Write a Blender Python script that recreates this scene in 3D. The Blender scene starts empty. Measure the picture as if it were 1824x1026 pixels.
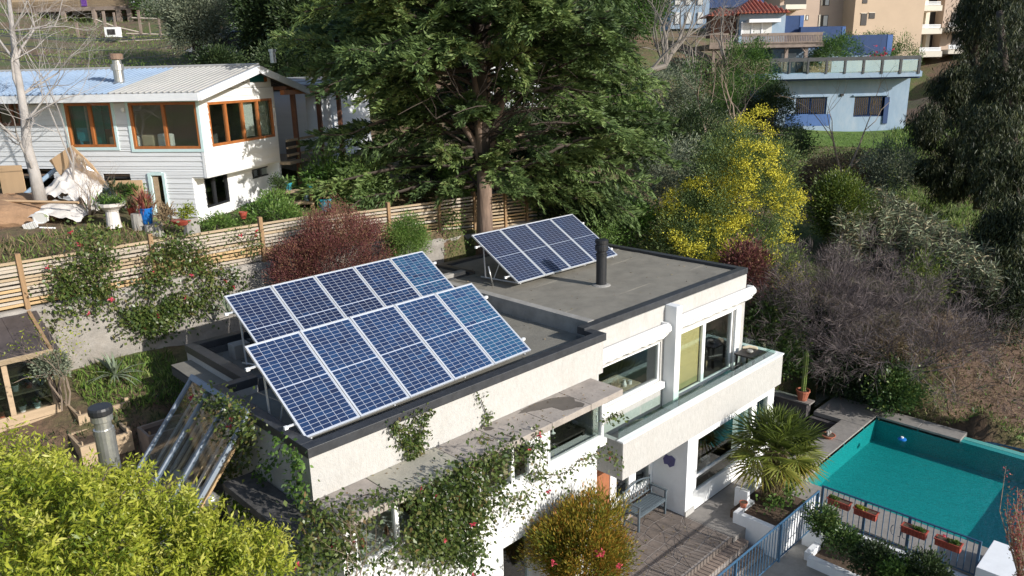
import bpy, math, random
import numpy as np
from mathutils import Vector, Matrix
rs = np.random.RandomState(7)
random.seed(7)
R = math.radians
scene = bpy.context.scene
col = scene.collection

# ---------------------------------------------------------------- camera
CF = 1342.2                      # focal length in pixels of a 1824 px wide picture
CP = np.array([-4.797, -9.294, 5.208])
def _rot(yaw, pitch, roll):
    y, p, r = R(yaw), R(pitch), R(roll)
    f = np.array([-math.sin(y)*math.cos(p), math.cos(y)*math.cos(p), math.sin(p)])
    rt = np.array([math.cos(y), math.sin(y), 0.]); up = np.cross(rt, f)
    return f, math.cos(r)*rt+math.sin(r)*up, -math.sin(r)*rt+math.cos(r)*up
FW, RT, UP = _rot(-44.238, -15.731, -1.234)
cam_d = bpy.data.cameras.new('camera'); cam = bpy.data.objects.new('camera', cam_d); col.objects.link(cam)
cam_d.sensor_width = 36; cam_d.lens = 36*CF/1824; cam_d.clip_end = 900; cam_d.clip_start = .1
cam.matrix_world = Matrix([[RT[0], UP[0], -FW[0], CP[0]], [RT[1], UP[1], -FW[1], CP[1]], [RT[2], UP[2], -FW[2], CP[2]], [0, 0, 0, 1]])
scene.camera = cam
# ---------------------------------------------------------------- light
SUN_AZ, SUN_EL = 12.0, 25.0      # the light travels towards +y, a little towards -x
world = bpy.data.worlds.new('World'); scene.world = world; world.use_nodes = True
wn = world.node_tree.nodes; sky = wn.new('ShaderNodeTexSky'); sky.sky_type = 'NISHITA'; sky.sun_disc = False
sky.sun_elevation = R(SUN_EL); sky.sun_rotation = R(180-SUN_AZ); sky.altitude = 100
world.node_tree.links.new(sky.outputs[0], wn['Background'].inputs[0]); wn['Background'].inputs[1].default_value = .15
sl = bpy.data.lights.new('sun', 'SUN'); sl.energy = 4.8; sl.angle = R(.5); sl.color = (1, .965, .905)
sun = bpy.data.objects.new('sun', sl); col.objects.link(sun)
sv = Vector((-math.sin(R(SUN_AZ))*math.cos(R(SUN_EL)), math.cos(R(SUN_AZ))*math.cos(R(SUN_EL)), -math.sin(R(SUN_EL))))
sun.rotation_euler = sv.to_track_quat('-Z', 'Y').to_euler(); sun.location = (10, -30, 30)
vs = scene.view_settings; vs.view_transform = 'Standard'; vs.look = 'None'; vs.gamma = 1; vs.exposure = 0.22; vs.use_curve_mapping = False

# ---------------------------------------------------------------- helpers: camera rays used to find real positions
def ray(u, v): return FW+(u-912)/CF*RT-(v-513)/CF*UP
def at(u, v, dep): return CP+ray(u, v)*dep
def onp(u, v, ax, val):
    d = ray(u, v); t = (val-CP[ax])/d[ax]; return CP+t*d
FH = np.array([FW[0], FW[1], 0]); FH /= np.linalg.norm(FH); RH = np.array([FH[1], -FH[0], 0]); ZU = np.array([0, 0, 1.])
WL = {}
def setp(o, label=None, cat=None, group=None, kind=None):
    if label: o['label'] = label
    if cat: o['category'] = cat
    if group: o['group'] = group
    if kind: o['kind'] = kind
    return o
def thing(name, label, cat, loc, group=None):
    o = bpy.data.objects.new(name, None); col.objects.link(o); o.location = tuple(float(a) for a in loc)
    o.empty_display_size = .2; WL[o.name] = np.array(loc, float)
    return setp(o, label, cat, group)
class Fr:
    "a local frame: origin and three unit axes"
    def __init__(s, O=(0, 0, 0), ex=(1, 0, 0), ey=(0, 1, 0), ez=(0, 0, 1)):
        s.O = np.array(O, float); s.M = np.array([ex, ey, ez], float)
    def w(s, p): return s.O+np.asarray(p, float)@s.M
    def hit(s, u, v, y=0.):
        "where the ray through a pixel meets the frame's plane local y = y, in local x, z"
        n = s.M[1]; d = ray(u, v); t = ((s.O+n*y-CP)@n)/(d@n); q = CP+t*d-s.O
        return float(q@s.M[0]), float(q@s.M[2])
W0 = Fr()
class MB:
    def __init__(s): s.v = []; s.f = []; s.n = 0
    def add(s, v, f):
        v = np.asarray(v, float); s.v.append(v); s.f += [tuple(i+s.n for i in q) for q in f]; s.n += len(v); return s
    def box(s, x0, y0, z0, x1, y1, z1, fr=W0):
        x0, x1 = sorted((x0, x1)); y0, y1 = sorted((y0, y1)); z0, z1 = sorted((z0, z1))
        v = fr.w([(x0,y0,z0),(x1,y0,z0),(x1,y1,z0),(x0,y1,z0),(x0,y0,z1),(x1,y0,z1),(x1,y1,z1),(x0,y1,z1)])
        return s.add(v, [(0,3,2,1),(4,5,6,7),(0,1,5,4),(1,2,6,5),(2,3,7,6),(3,0,4,7)])
    def prism(s, poly, h0, h1, fr=W0, ax=2):
        "poly: list of 2-D points; extruded along local axis ax"
        n = len(poly); P = []
        for h in (h0, h1):
            for a, b in poly: P.append([(h, a, b), (a, h, b), (a, b, h)][ax])
        f = [tuple(range(n))[::-1], tuple(range(n, 2*n))]+[(i, (i+1) % n, n+(i+1) % n, n+i) for i in range(n)]
        return s.add(fr.w(P), f)
    def tube(s, pts, r, n=6, caps=True):
        pts = [np.array(p, float) for p in pts]; k = len(pts)
        rr = r if hasattr(r, '__len__') else [r]*k
        V = []; ref = None; qq = np.arange(n)*2*math.pi/n; cs = np.cos(qq); sn = np.sin(qq)
        for i in range(k):
            t = pts[min(i+1, k-1)]-pts[max(i-1, 0)]; t = t/(np.linalg.norm(t)+1e-9)
            if ref is None: ref = np.array([0, 0, 1.]) if abs(t[2]) < .9 else np.array([1., 0, 0])
            a = ref-t*(ref@t); a /= np.linalg.norm(a)+1e-9; b = np.cross(t, a); ref = a
            V.append(pts[i]+rr[i]*(cs[:, None]*a+sn[:, None]*b))
        f = [(i*n+j, i*n+(j+1) % n, (i+1)*n+(j+1) % n, (i+1)*n+j) for i in range(k-1) for j in range(n)]
        if caps: f += [tuple(range(n))[::-1], tuple(range((k-1)*n, k*n))]
        return s.add(np.concatenate(V), f)
    def lathe(s, prof, O, n=14, top=True):
        V = []; O = np.array(O, float)
        for r_, z in prof:
            for j in range(n): q = 2*math.pi*j/n; V.append(O+np.array([r_*math.cos(q), r_*math.sin(q), z]))
        k = len(prof); f = [(i*n+j, i*n+(j+1) % n, (i+1)*n+(j+1) % n, (i+1)*n+j) for i in range(k-1) for j in range(n)]
        f.append(tuple(range(n))[::-1])
        if top: f.append(tuple(range((k-1)*n, k*n)))
        return s.add(V, f)
    def quad(s, a, b, c, d): return s.add([a, b, c, d], [(0, 1, 2, 3)])
    def blob(s, c, r, n=10, m=7, jit=.12):
        V = []
        for i in range(m+1):
            th = math.pi*i/m
            for j in range(n):
                ph = 2*math.pi*j/n; k = 1+jit*(rs.rand()-.5)*2
                V.append([c[0]+r[0]*k*math.sin(th)*math.cos(ph), c[1]+r[1]*k*math.sin(th)*math.sin(ph), c[2]+r[2]*k*math.cos(th)])
        f = [(i*n+j, (i+1)*n+j, (i+1)*n+(j+1) % n, i*n+(j+1) % n) for i in range(m) for j in range(n)]
        return s.add(V, f)
    def build(s, name, mt, parent=None, smooth=False, bevel=0, **kw):
        me = bpy.data.meshes.new(name); V = np.concatenate(s.v) if s.v else np.zeros((0, 3))
        if parent is not None: L = WL[parent.name]
        else: L = V.mean(0); L[2] = V[:, 2].min()
        me.from_pydata((V-L).tolist(), [], s.f); me.materials.append(mt)
        if smooth: me.shade_smooth()
        o = bpy.data.objects.new(name, me); col.objects.link(o)
        if parent is not None: o.parent = parent
        else: o.location = L
        WL[o.name] = L
        if bevel:
            b = o.modifiers.new('bevel', 'BEVEL'); b.width = bevel; b.segments = 2; b.limit_method = 'ANGLE'
        return setp(o, **kw)
def bx(name, mt, parent, *a, fr=W0, **kw): return MB().box(*a, fr=fr).build(name, mt, parent, **kw)
def tb(name, mt, parent, pts, r, n=8, **kw): return MB().tube(pts, r, n).build(name, mt, parent, smooth=True, **kw)
def again(o, parent, loc=None):
    c = o.copy(); col.objects.link(c); c.parent = parent
    if loc is not None: c.location = loc
    WL[c.name] = WL[parent.name]
    return c
def copy_thing(root, loc, rz=0, label=None, scale=None):
    r = root.copy(); col.objects.link(r); r.location = tuple(loc); r.rotation_euler = (0, 0, rz)
    if scale: r.scale = (scale,)*3
    if label: r['label'] = label
    WL[r.name] = np.array(loc, float)
    for ch in list(root.children):
        c = ch.copy(); col.objects.link(c); c.parent = r
        for g in ch.children:
            d = g.copy(); col.objects.link(d); d.parent = c
    return r

# ---------------------------------------------------------------- materials
def _new(name):
    m = bpy.data.materials.new(name); m.use_nodes = True; nt = m.node_tree
    return m, nt, nt.nodes['Principled BSDF']
def mat(name, c, rough=.7, var=.18, scale=3., bump=.0, bscale=40., metal=0., c2=None, spec=.4, stain=0., sc=(.25,.23,.2), sscale=1.2, aniso=(1,1,1), coord='Object'):
    m, nt, p = _new(name); N = nt.nodes; L = nt.links
    tc = N.new('ShaderNodeTexCoord'); mp = N.new('ShaderNodeMapping'); mp.inputs['Scale'].default_value = aniso
    L.new(tc.outputs[coord], mp.inputs[0])
    no = N.new('ShaderNodeTexNoise'); no.inputs['Scale'].default_value = scale; no.inputs['Detail'].default_value = 8; no.inputs['Roughness'].default_value = .65
    L.new(mp.outputs[0], no.inputs['Vector'])
    rp = N.new('ShaderNodeValToRGB'); rp.color_ramp.elements[0].position = .28; rp.color_ramp.elements[1].position = .72
    a = np.array(c); b = np.array(c2) if c2 is not None else a*(1+var)
    if c2 is None: a = a*(1-var)
    rp.color_ramp.elements[0].color = (*np.clip(a, 0, 1), 1); rp.color_ramp.elements[1].color = (*np.clip(b, 0, 1), 1)
    L.new(no.outputs[0], rp.inputs[0]); out = rp.outputs[0]
    if stain > 0:
        n2 = N.new('ShaderNodeTexNoise'); n2.inputs['Scale'].default_value = sscale; n2.inputs['Detail'].default_value = 6; n2.inputs['Roughness'].default_value = .7
        L.new(mp.outputs[0], n2.inputs['Vector'])
        r2 = N.new('ShaderNodeValToRGB'); r2.color_ramp.elements[0].position = .5; r2.color_ramp.elements[1].position = .68
        r2.color_ramp.elements[0].color = (0, 0, 0, 1); r2.color_ramp.elements[1].color = (stain,)*3+(1,)
        L.new(n2.outputs[0], r2.inputs[0]); mx = N.new('ShaderNodeMixRGB'); mx.inputs[2].default_value = (*sc, 1)
        L.new(r2.outputs[0], mx.inputs[0]); L.new(out, mx.inputs[1]); out = mx.outputs[0]
    L.new(out, p.inputs['Base Color']); p.inputs['Roughness'].default_value = rough; p.inputs['Metallic'].default_value = metal
    p.inputs['Specular IOR Level'].default_value = spec
    if bump:
        n3 = N.new('ShaderNodeTexNoise'); n3.inputs['Scale'].default_value = bscale; n3.inputs['Detail'].default_value = 5
        L.new(mp.outputs[0], n3.inputs['Vector']); bp = N.new('ShaderNodeBump'); bp.inputs['Strength'].default_value = bump; bp.inputs['Distance'].default_value = .02
        L.new(n3.outputs[0], bp.inputs['Height']); L.new(bp.outputs[0], p.inputs['Normal'])
    return m
def leafmat(name, cols, rough=.5, trans=.3, spec=.35):
    gn = 1.6 if name == 'grass_blade' else 1.0 if name in ('vine_leaf', 'yellow_blossom', 'pink_petal', 'bottlebrush_leaf', 'palm_leaf') else (1.2 if name in ('lime_leaf', 'eucalyptus_leaf', 'dark_leaf') else 1.45)
    cols = [tuple(min(.8, x*gn) for x in c) for c in cols]
    m, nt, p = _new(name); N = nt.nodes; L = nt.links
    at_ = N.new('ShaderNodeAttribute'); at_.attribute_name = 'rnd'
    rp = N.new('ShaderNodeValToRGB'); e = rp.color_ramp.elements
    k = len(cols); e[0].color = (*cols[0], 1); e[1].color = (*cols[-1], 1)
    for i in range(1, k-1):
        q = e.new(i/(k-1)); q.color = (*cols[i], 1)
    L.new(at_.outputs['Fac'], rp.inputs[0]); L.new(rp.outputs[0], p.inputs['Base Color'])
    p.inputs['Roughness'].default_value = rough; p.inputs['Specular IOR Level'].default_value = spec
    tr = N.new('ShaderNodeBsdfTranslucent'); L.new(rp.outputs[0], tr.inputs[0]); mx = N.new('ShaderNodeMixShader'); mx.inputs[0].default_value = trans
    L.new(p.outputs[0], mx.inputs[1]); L.new(tr.outputs[0], mx.inputs[2]); L.new(mx.outputs[0], N['Material Output'].inputs[0])
    return m
def glass(name, tint=(.85, .92, .9), refl=1.0, rough=0.0):
    m, nt, p = _new(name); N = nt.nodes; L = nt.links; N.remove(p)
    t = N.new('ShaderNodeBsdfTransparent'); t.inputs[0].default_value = (*tint, 1); g = N.new('ShaderNodeBsdfGlossy'); g.inputs['Roughness'].default_value = rough
    fr = N.new('ShaderNodeFresnel'); ge = N.new('ShaderNodeNewGeometry'); io = N.new('ShaderNodeMath'); io.operation = 'MULTIPLY_ADD'; io.inputs[1].default_value = -.8333; io.inputs[2].default_value = 1.5; L.new(ge.outputs['Backfacing'], io.inputs[0]); L.new(io.outputs[0], fr.inputs[0]); mu = N.new('ShaderNodeMath'); mu.operation = 'MULTIPLY_ADD'; mu.inputs[1].default_value = 1.3*refl; mu.inputs[2].default_value = .05*refl
    mu.use_clamp = True; L.new(fr.outputs[0], mu.inputs[0]); mx = N.new('ShaderNodeMixShader')
    L.new(mu.outputs[0], mx.inputs[0]); L.new(t.outputs[0], mx.inputs[1]); L.new(g.outputs[0], mx.inputs[2]); L.new(mx.outputs[0], N['Material Output'].inputs[0])
    return m
M = {}
M['stucco'] = mat('stucco', (.45,.435,.41), .9, .10, 24, .55, 70, stain=.5, sc=(.36,.335,.3), sscale=1.6, aniso=(1,1,.45))
M['rough_white'] = mat('rough_white', (.72,.715,.70), .85, .06, 6, .8, 14, stain=.2, sc=(.5,.48,.45), sscale=3)
M['balcony'] = mat('balcony_stucco', (.44,.425,.40), .9, .12, 18, .55, 60, stain=.45, sc=(.40,.38,.35), sscale=1.6, aniso=(1,1,.35))
M['white'] = mat('white_paint', (.8,.8,.79), .45, .03, 4)
M['wall_white'] = mat('white_wall', (.76,.77,.78), .75, .05, 5, .2, 60)
M['cap'] = mat('cap_metal', (.035,.037,.042), .5, .3, 5, .15, 8, spec=.5, stain=.25, sc=(.09,.09,.09), sscale=6)
M['upstand'] = mat('upstand_membrane', (.075,.078,.08), .8, .25, 4, .3, 30)
M['membrane'] = mat('roof_membrane', (.215,.198,.165), .9, .18, 2.2, .35, 120, stain=.3, sc=(.27,.25,.21), sscale=1.3)
M['membrane_dark'] = mat('roof_membrane_lower', (.20,.186,.155), .9, .18, 2.4, .35, 120, stain=.3, sc=(.25,.235,.2), sscale=1.3)
M['canopy'] = mat('canopy_concrete', (.33,.29,.255), .85, .2, 3, .35, 25, stain=.6, sc=(.19,.165,.15), sscale=1.1)
M['canopy2'] = mat('canopy_tiles', (.37,.345,.28), .85, .12, 4, .3, 25, stain=.35, sc=(.24,.2,.18), sscale=1.5)
M['old_slab'] = mat('weathered_slab', (.085,.08,.075), .95, .4, 7, .6, 22, stain=.6, sc=(.03,.03,.03), sscale=2)
M['concrete'] = mat('concrete', (.3,.285,.26), .9, .2, 3, .4, 30, stain=.5, sc=(.17,.15,.13), sscale=1.2)
M['retain'] = mat('retaining_wall_render', (.28,.255,.225), .95, .28, 3.5, .8, 18, stain=.6, sc=(.2,.17,.14), sscale=1.1)
M['coping'] = mat('pool_coping', (.24,.22,.2), .9, .2, 8, .4, 40, stain=.4, sc=(.14,.13,.12), sscale=1)
M['darkstone'] = mat('dark_stone', (.085,.075,.075), .9, .35, 5, .5, 14)
M['stone'] = mat('porphyry_stone', (.165,.135,.115), .8, .3, 1.6, .3, 30, coord='Generated')
M['mortar'] = mat('mortar', (.26,.23,.21), .95, .1, 10)
M['glass'] = glass('window_glass', (.86,.9,.88), 1.0)
M['glass_green'] = glass('green_glass', (.82,.93,.89), .9)
M['glass_far'] = glass('far_glass', (.5,.56,.55), .7)
M['polycarb'] = glass('dusty_glass', (.86,.9,.93), .55, .05)
M['interior'] = mat('interior_wall', (.30,.29,.27), .9, .1, 2)
M['interior_floor'] = mat('interior_floor', (.2,.14,.1), .6, .2, 3)
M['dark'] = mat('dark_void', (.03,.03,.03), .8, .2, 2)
M['orange_wood'] = mat('orange_window_wood', (.36,.125,.035), .45, .25, 5, aniso=(1,1,.2))
M['door_wood'] = mat('door_wood', (.33,.125,.06), .5, .2, 6, aniso=(6,6,.5))
M['aqua_trim'] = mat('pale_aqua_trim', (.56,.72,.71), .6, .06, 5)
M['clad'] = mat('grey_cladding', (.66,.67,.675), .65, .07, 1.6, .35, 14, aniso=(.3,.3,3), stain=.15, sc=(.5,.5,.49), sscale=2)
M['clad_white'] = mat('white_cladding', (.76,.76,.74), .65, .05, 1.6, .3, 14, aniso=(.3,.3,3))
M['roof_blue'] = mat('blue_roof_sheet', (.25,.33,.44), .5, .12, .9, stain=.4, sc=(.36,.42,.48), sscale=.7)
M['roof_grey'] = mat('grey_roof_sheet', (.37,.36,.34), .55, .12, .9, stain=.4, sc=(.27,.26,.25), sscale=.8)
M['roof_old'] = mat('old_roof_sheet', (.17,.15,.14), .7, .25, 1, stain=.5, sc=(.2,.13,.1), sscale=.6)
M['steel'] = mat('galvanised_steel', (.52,.52,.5), .38, .2, 6, metal=.8)
M['alu'] = mat('aluminium', (.74,.75,.76), .35, .05, 6, metal=.5)
M['black_metal'] = mat('black_metal', (.02,.021,.024), .45, .2, 8, spec=.5)
M['blue_metal'] = mat('blue_painted_metal', (.035,.095,.17), .45, .15, 8, spec=.5)
M['bench'] = mat('grey_blue_bench_paint', (.085,.108,.125), .5, .15, 8)
M['fence_new'] = mat('yellow_pine', (.44,.30,.155), .75, .2, 1.2, .3, 30, aniso=(.4,6,6))
M['fence_old'] = mat('weathered_pine', (.40,.345,.28), .8, .2, 1.4, .3, 30, aniso=(.4,6,6), stain=.3, sc=(.34,.28,.22), sscale=1)
M['fence_mid'] = mat('aging_pine', (.38,.29,.19), .8, .2, 1.4, .3, 30, aniso=(.4,6,6), stain=.3, sc=(.33,.25,.16), sscale=1)
M['post'] = mat('post_wood', (.27,.17,.09), .85, .25, 4, .3, 30, aniso=(4,4,.5))
M['timber'] = mat('raw_timber', (.42,.31,.2), .8, .2, 3, .3, 20, aniso=(.5,3,3))
M['grey_wood'] = mat('grey_deck_wood', (.235,.18,.145), .85, .25, 3)
M['bark'] = mat('cypress_bark', (.2,.14,.105), .95, .4, 9, .8, 14, aniso=(1,1,.18))
M['bark_dark'] = mat('dark_bark', (.065,.05,.04), .95, .3, 6, .6, 14, aniso=(1,1,.3))
M['bark_pale'] = mat('pale_bark', (.34,.315,.295), .85, .2, 6, .4, 20, stain=.5, sc=(.22,.19,.17), sscale=5, aniso=(1,1,.5))
M['twig'] = mat('dry_twig', (.26,.2,.15), .9, .2, 3)
M['twig_purple'] = mat('purple_grey_twig', (.10,.08,.082), .9, .3, 1)
M['twig_grey'] = mat('grey_twig', (.2,.175,.15), .9, .2, 3)
M['terracotta'] = mat('terracotta', (.40,.13,.075), .75, .15, 6)
M['red_plastic'] = mat('red_plastic', (.36,.07,.045), .5, .1, 6)
M['blue_plastic'] = mat('blue_plastic', (.01,.13,.42), .4, .08, 6)
M['teal_paint'] = mat('teal_pot', (.03,.24,.32), .5, .1, 6)
M['soil'] = mat('soil', (.09,.06,.04), 1, .35, 5, .8, 20)
M['soil_brown'] = mat('brown_slope_soil', (.13,.082,.055), 1, .3, 2.5, .9, 9, stain=.5, sc=(.07,.055,.035), sscale=1.3)
M['dirt'] = mat('orange_dirt', (.26,.16,.095), 1, .2, 4, .8, 14)
M['tarp'] = mat('white_tarp', (.62,.58,.54), .45, .08, 3, .5, 9)
M['cardboard'] = mat('plywood', (.46,.31,.18), .8, .12, 3, aniso=(1,1,.2))
M['poolplaster'] = mat('pool_mosaic', (.008,.125,.14), .5, .4, 34, c2=(.045,.37,.35), coord='Object')
M['yellow_blind'] = mat('yellow_blind', (.66,.53,.26), .8, .05, 6)
M['fabric_white'] = mat('white_fabric', (.74,.73,.7), .8, .05, 5, .5, 14)
M['beige'] = mat('beige_fabric', (.5,.42,.3), .85, .1, 6)
M['furn_dark'] = mat('dark_furniture', (.035,.03,.028), .5, .2, 6)
M['paleblue'] = mat('pale_blue_render', (.265,.355,.455), .85, .07, 2, .3, 20, stain=.35, sc=(.47,.50,.53), sscale=1.1, aniso=(1,1,.4))
M['navy'] = mat('dark_blue_render', (.03,.06,.15), .8, .15, 2)
M['midblue'] = mat('mid_blue_render', (.07,.14,.33), .8, .12, 2)
M['tiles_red'] = mat('red_roof_tile', (.40,.12,.075), .8, .3, 4, .2, 20)
M['apart'] = mat('beige_apartment_render', (.43,.33,.26), .85, .06, .5, .1, 10, aniso=(1,1,3))
M['apart2'] = mat('tan_apartment_render', (.50,.38,.27), .85, .06, .5)
M['apart_white'] = mat('cream_render', (.66,.60,.5), .85, .05, .6)
M['asphalt'] = mat('road_concrete', (.2,.19,.185), .95, .15, 2)
M['curtain'] = mat('white_curtain', (.62,.62,.6), .9, .08, 3, aniso=(8,8,.3))
M['red_paint'] = mat('pink_red_petal', (.62,.03,.06), .5, .2, 8)
M['wood_brown'] = mat('brown_wood', (.16,.07,.04), .7, .2, 5)

LM = {}
LM['lime'] = leafmat('lime_leaf', [(.035,.065,.008),(.11,.16,.015),(.21,.25,.025),(.32,.34,.04),(.41,.40,.09)], .42, .35)
LM['cypress'] = leafmat('cypress_leaf', [(.02,.034,.013),(.045,.074,.026),(.085,.128,.04),(.13,.18,.055),(.13,.12,.05)], .6, .25)
LM['green'] = leafmat('green_leaf', [(.015,.03,.01),(.035,.075,.015),(.07,.13,.025),(.13,.2,.045)], .45, .28)
LM['bright'] = leafmat('bright_green_leaf', [(.03,.06,.014),(.065,.12,.024),(.11,.18,.04),(.17,.22,.06)], .45, .3)
LM['dark'] = leafmat('dark_leaf', [(.01,.018,.008),(.022,.04,.014),(.04,.065,.02),(.07,.09,.035)], .5, .2)
LM['euc'] = leafmat('eucalyptus_leaf', [(.010,.015,.007),(.022,.033,.014),(.042,.055,.022),(.08,.085,.035)], .5, .15)
LM['red'] = leafmat('dark_red_leaf', [(.045,.018,.016),(.08,.025,.026),(.12,.04,.04),(.13,.08,.04),(.17,.06,.05)], .6, .2)
LM['mimosa'] = leafmat('mimosa_leaf', [(.03,.05,.025),(.06,.095,.035),(.11,.15,.045),(.22,.24,.05)], .6, .25)
LM['yellow'] = leafmat('yellow_blossom', [(.36,.32,.02),(.58,.52,.05),(.76,.70,.10)], .8, .25)
LM['cane'] = leafmat('cane_leaf', [(.05,.06,.035),(.1,.125,.07),(.17,.2,.12),(.26,.27,.18),(.28,.21,.12)], .55, .25)
LM['orange'] = leafmat('bottlebrush_leaf', [(.05,.09,.012),(.12,.15,.02),(.24,.2,.025),(.36,.2,.03),(.38,.11,.03)], .5, .3)
LM['vine'] = leafmat('vine_leaf', [(.018,.035,.010),(.045,.078,.018),(.085,.125,.028),(.14,.17,.045),(.20,.12,.06)], .38, .25, .5)
LM['palm'] = leafmat('palm_leaf', [(.04,.055,.012),(.085,.12,.02),(.15,.18,.03),(.24,.24,.04),(.34,.22,.05)], .4, .25, .5)
LM['dry'] = leafmat('dry_leaf', [(.07,.045,.025),(.13,.09,.05),(.2,.15,.09),(.15,.13,.06)], .8, .2)
LM['grass'] = leafmat('grass_blade', [(.03,.055,.012),(.06,.11,.018),(.11,.17,.03),(.17,.18,.06)], .6, .3)
LM['pink'] = leafmat('pink_petal', [(.5,.05,.08),(.7,.1,.15)], .5, .3)
LM['grey'] = leafmat('grey_green_leaf', [(.05,.06,.04),(.09,.11,.075),(.15,.17,.11),(.22,.23,.16)], .6, .2)
LM['redplant'] = leafmat('red_stem_leaf', [(.14,.03,.03),(.25,.06,.06),(.14,.16,.05)], .5, .3)
LM['lime2'] = leafmat('laurel_leaf', [(.02,.035,.008),(.05,.08,.015),(.10,.13,.02),(.17,.17,.03)], .45, .3)
LM['ptwig'] = leafmat('fine_purple_twig', [(.03,.022,.022),(.06,.046,.048),(.11,.09,.092),(.13,.105,.09)], .8, .05)
LM['ivy'] = leafmat('ivy_leaf', [(.012,.028,.01),(.03,.06,.016),(.06,.1,.026),(.13,.15,.035)], .4, .2)

# ---------------------------------------------------------------- foliage
def nrm(a): return a/(np.linalg.norm(a, axis=-1, keepdims=True)+1e-9)
def leaves(name, P, D, S, wr, mt, parent=None, droop=.0, rnd=None, wide=None, **kw):
    N = len(P); P = np.asarray(P); D = nrm(np.asarray(D)); S = np.broadcast_to(np.asarray(S, float), (N,))
    side = nrm(np.cross(D, rs.normal(size=(N, 3)))) if wide is None else nrm(wide)
    nn = np.cross(D, side); L = S[:, None]
    mid = P+D*L*.45+nn*L*.07
    tip = P+D*L-np.array([0, 0, 1.])*L*droop
    V = np.stack([P, mid+side*L*wr*.5, tip, mid-side*L*wr*.5], 1).reshape(-1, 3)
    if parent is not None: O = WL[parent.name]
    else: O = V.mean(0); O[2] = V[:, 2].min()
    me = bpy.data.meshes.new(name); me.vertices.add(4*N); me.vertices.foreach_set('co', (V-O).ravel())
    me.loops.add(4*N); me.loops.foreach_set('vertex_index', np.arange(4*N)); me.polygons.add(N)
    me.polygons.foreach_set('loop_start', np.arange(0, 4*N, 4)); me.polygons.foreach_set('loop_total', np.full(N, 4))
    if rnd is None: rnd = rs.rand(N)
    a = me.attributes.new('rnd', 'FLOAT', 'POINT'); a.data.foreach_set('value', np.repeat(np.clip(rnd, 0, 1), 4))
    me.materials.append(mt); me.update(); me.validate()
    o = bpy.data.objects.new(name, me); col.objects.link(o)
    if parent is not None: o.parent = parent
    else: o.location = O
    WL[o.name] = O
    return setp(o, **kw)
def ell_clumps(c, rad, K, shell=.55, zmin=-1., amp=.62):
    d = nrm(rs.normal(size=(K*3, 3))); d = d[d[:, 2] > zmin][:K]
    r = shell+(1-shell)*rs.rand(len(d), 1)**.6
    w = rs.normal(size=(5, 3))*2.6; ph = rs.rand(5)*6.28; lob = np.sin(d@w.T+ph).sum(1, keepdims=True)/5
    r = r*(1-.1*amp+amp*lob)
    return np.array(c)+d*r*np.array(rad), d
def clump_leaves(cc, dd, n, cr, lsz, outward=.8, up=.3, flat=1.):
    K = len(cc); off = rs.normal(size=(K, n, 3))*cr; off[..., 2] *= flat
    P = (cc[:, None]+off).reshape(-1, 3)
    D = outward*np.repeat(dd, n, 0)+nrm(off.reshape(-1, 3))*.6+rs.normal(size=(K*n, 3))*.45+np.array([0, 0, up])
    base = np.repeat(rs.rand(K), n)*.55+rs.rand(K*n)*.45
    S = lsz*(.7+.6*rs.rand(K*n))
    return P, D, S, base
def plant(name, label, cat, c, rad, K, n, cr, lsz, wr, mt, base=None, shell=.5, trunk=None, stems=6, sr=.03, droop=0., up=.3, stem_m='bark_dark', zmin=-.8, crown='foliage', group=None, flowers=None, flat=1., outward=.8):
    c = np.array(c, float); rad = np.array(rad, float)
    if base is None: base = c-np.array([0, 0, rad[2]])
    t = thing(name, label, cat, base, group)
    cc, dd = ell_clumps(c, rad, K, shell, zmin)
    P, D, S, rn = clump_leaves(cc, dd, n, cr, lsz, outward=outward, up=up, flat=flat)
    leaves(crown, P, D, S, wr, mt, t, droop, rn)
    b = MB()
    for i in range(min(stems, len(cc))):
        e = cc[i]; mid = (np.array(base)+e)/2+rs.normal(size=3)*rad*.08
        if trunk: k = np.array(base)+np.array([0, 0, trunk]); b.tube([k, (k+e)/2+rs.normal(size=3)*.1, e], [sr*.6, sr*.4, sr*.12], 5)
        else: b.tube([base, mid, e], [sr, sr*.6, sr*.2], 5)
    if trunk: b.tube([base, np.array(base)+np.array([.03, .02, trunk])], [sr*1.3, sr], 8)
    if b.n: b.build('trunk' if trunk else 'stem', M[stem_m], t, smooth=True)
    if flowers:
        nf, fm, fs = flowers; q = cc[rs.randint(len(cc), size=nf)]+rs.normal(size=(nf, 3))*cr
        q = q+nrm(q-c)*cr*1.2
        QP = np.repeat(q, 6, 0); leaves('blossom', QP, rs.normal(size=(nf*6, 3)), fs, .8, fm, t)
    return t
def branchy(b, p, d, L, r, depth, up=.15, spread=.7, split=3, tips=None, n=5, bend=.15, seglen=3):
    pts = [p]; q = p.copy(); dd = nrm(d); rr = [r]
    for i in range(seglen):
        dd = nrm(dd+rs.normal(size=3)*bend+np.array([0, 0, up*.3])); q = q+dd*L/seglen; pts.append(q.copy()); rr.append(r*(1-.42*(i+1)/seglen))
    b.tube(pts, rr, n if r > .03 else (4 if r > .012 else 3), caps=False)
    if depth == 0:
        if tips is not None: tips.append((q, dd))
        return
    for k in range(split):
        s = pts[-1] if k < 2 else pts[rs.randint(1, len(pts)-1)]
        nd = nrm(dd+rs.normal(size=3)*spread+np.array([0, 0, up])); branchy(b, s, nd, L*(.6+.25*rs.rand()), rr[-1]*(.62+.2*rs.rand()), depth-1, up, spread, split, tips, n, bend, seglen)
def twig_shrub(name, label, cat, base, dirs, L, r, depth, m, **kw):
    t = thing(name, label, cat, base); b = MB(); tips = []
    for d in dirs: branchy(b, np.array(base, float)+rs.normal(size=3)*.05, np.array(d, float), L*(.8+.4*rs.rand()), r, depth, tips=tips, **kw)
    b.build('branch', m, t); return t, tips

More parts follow.
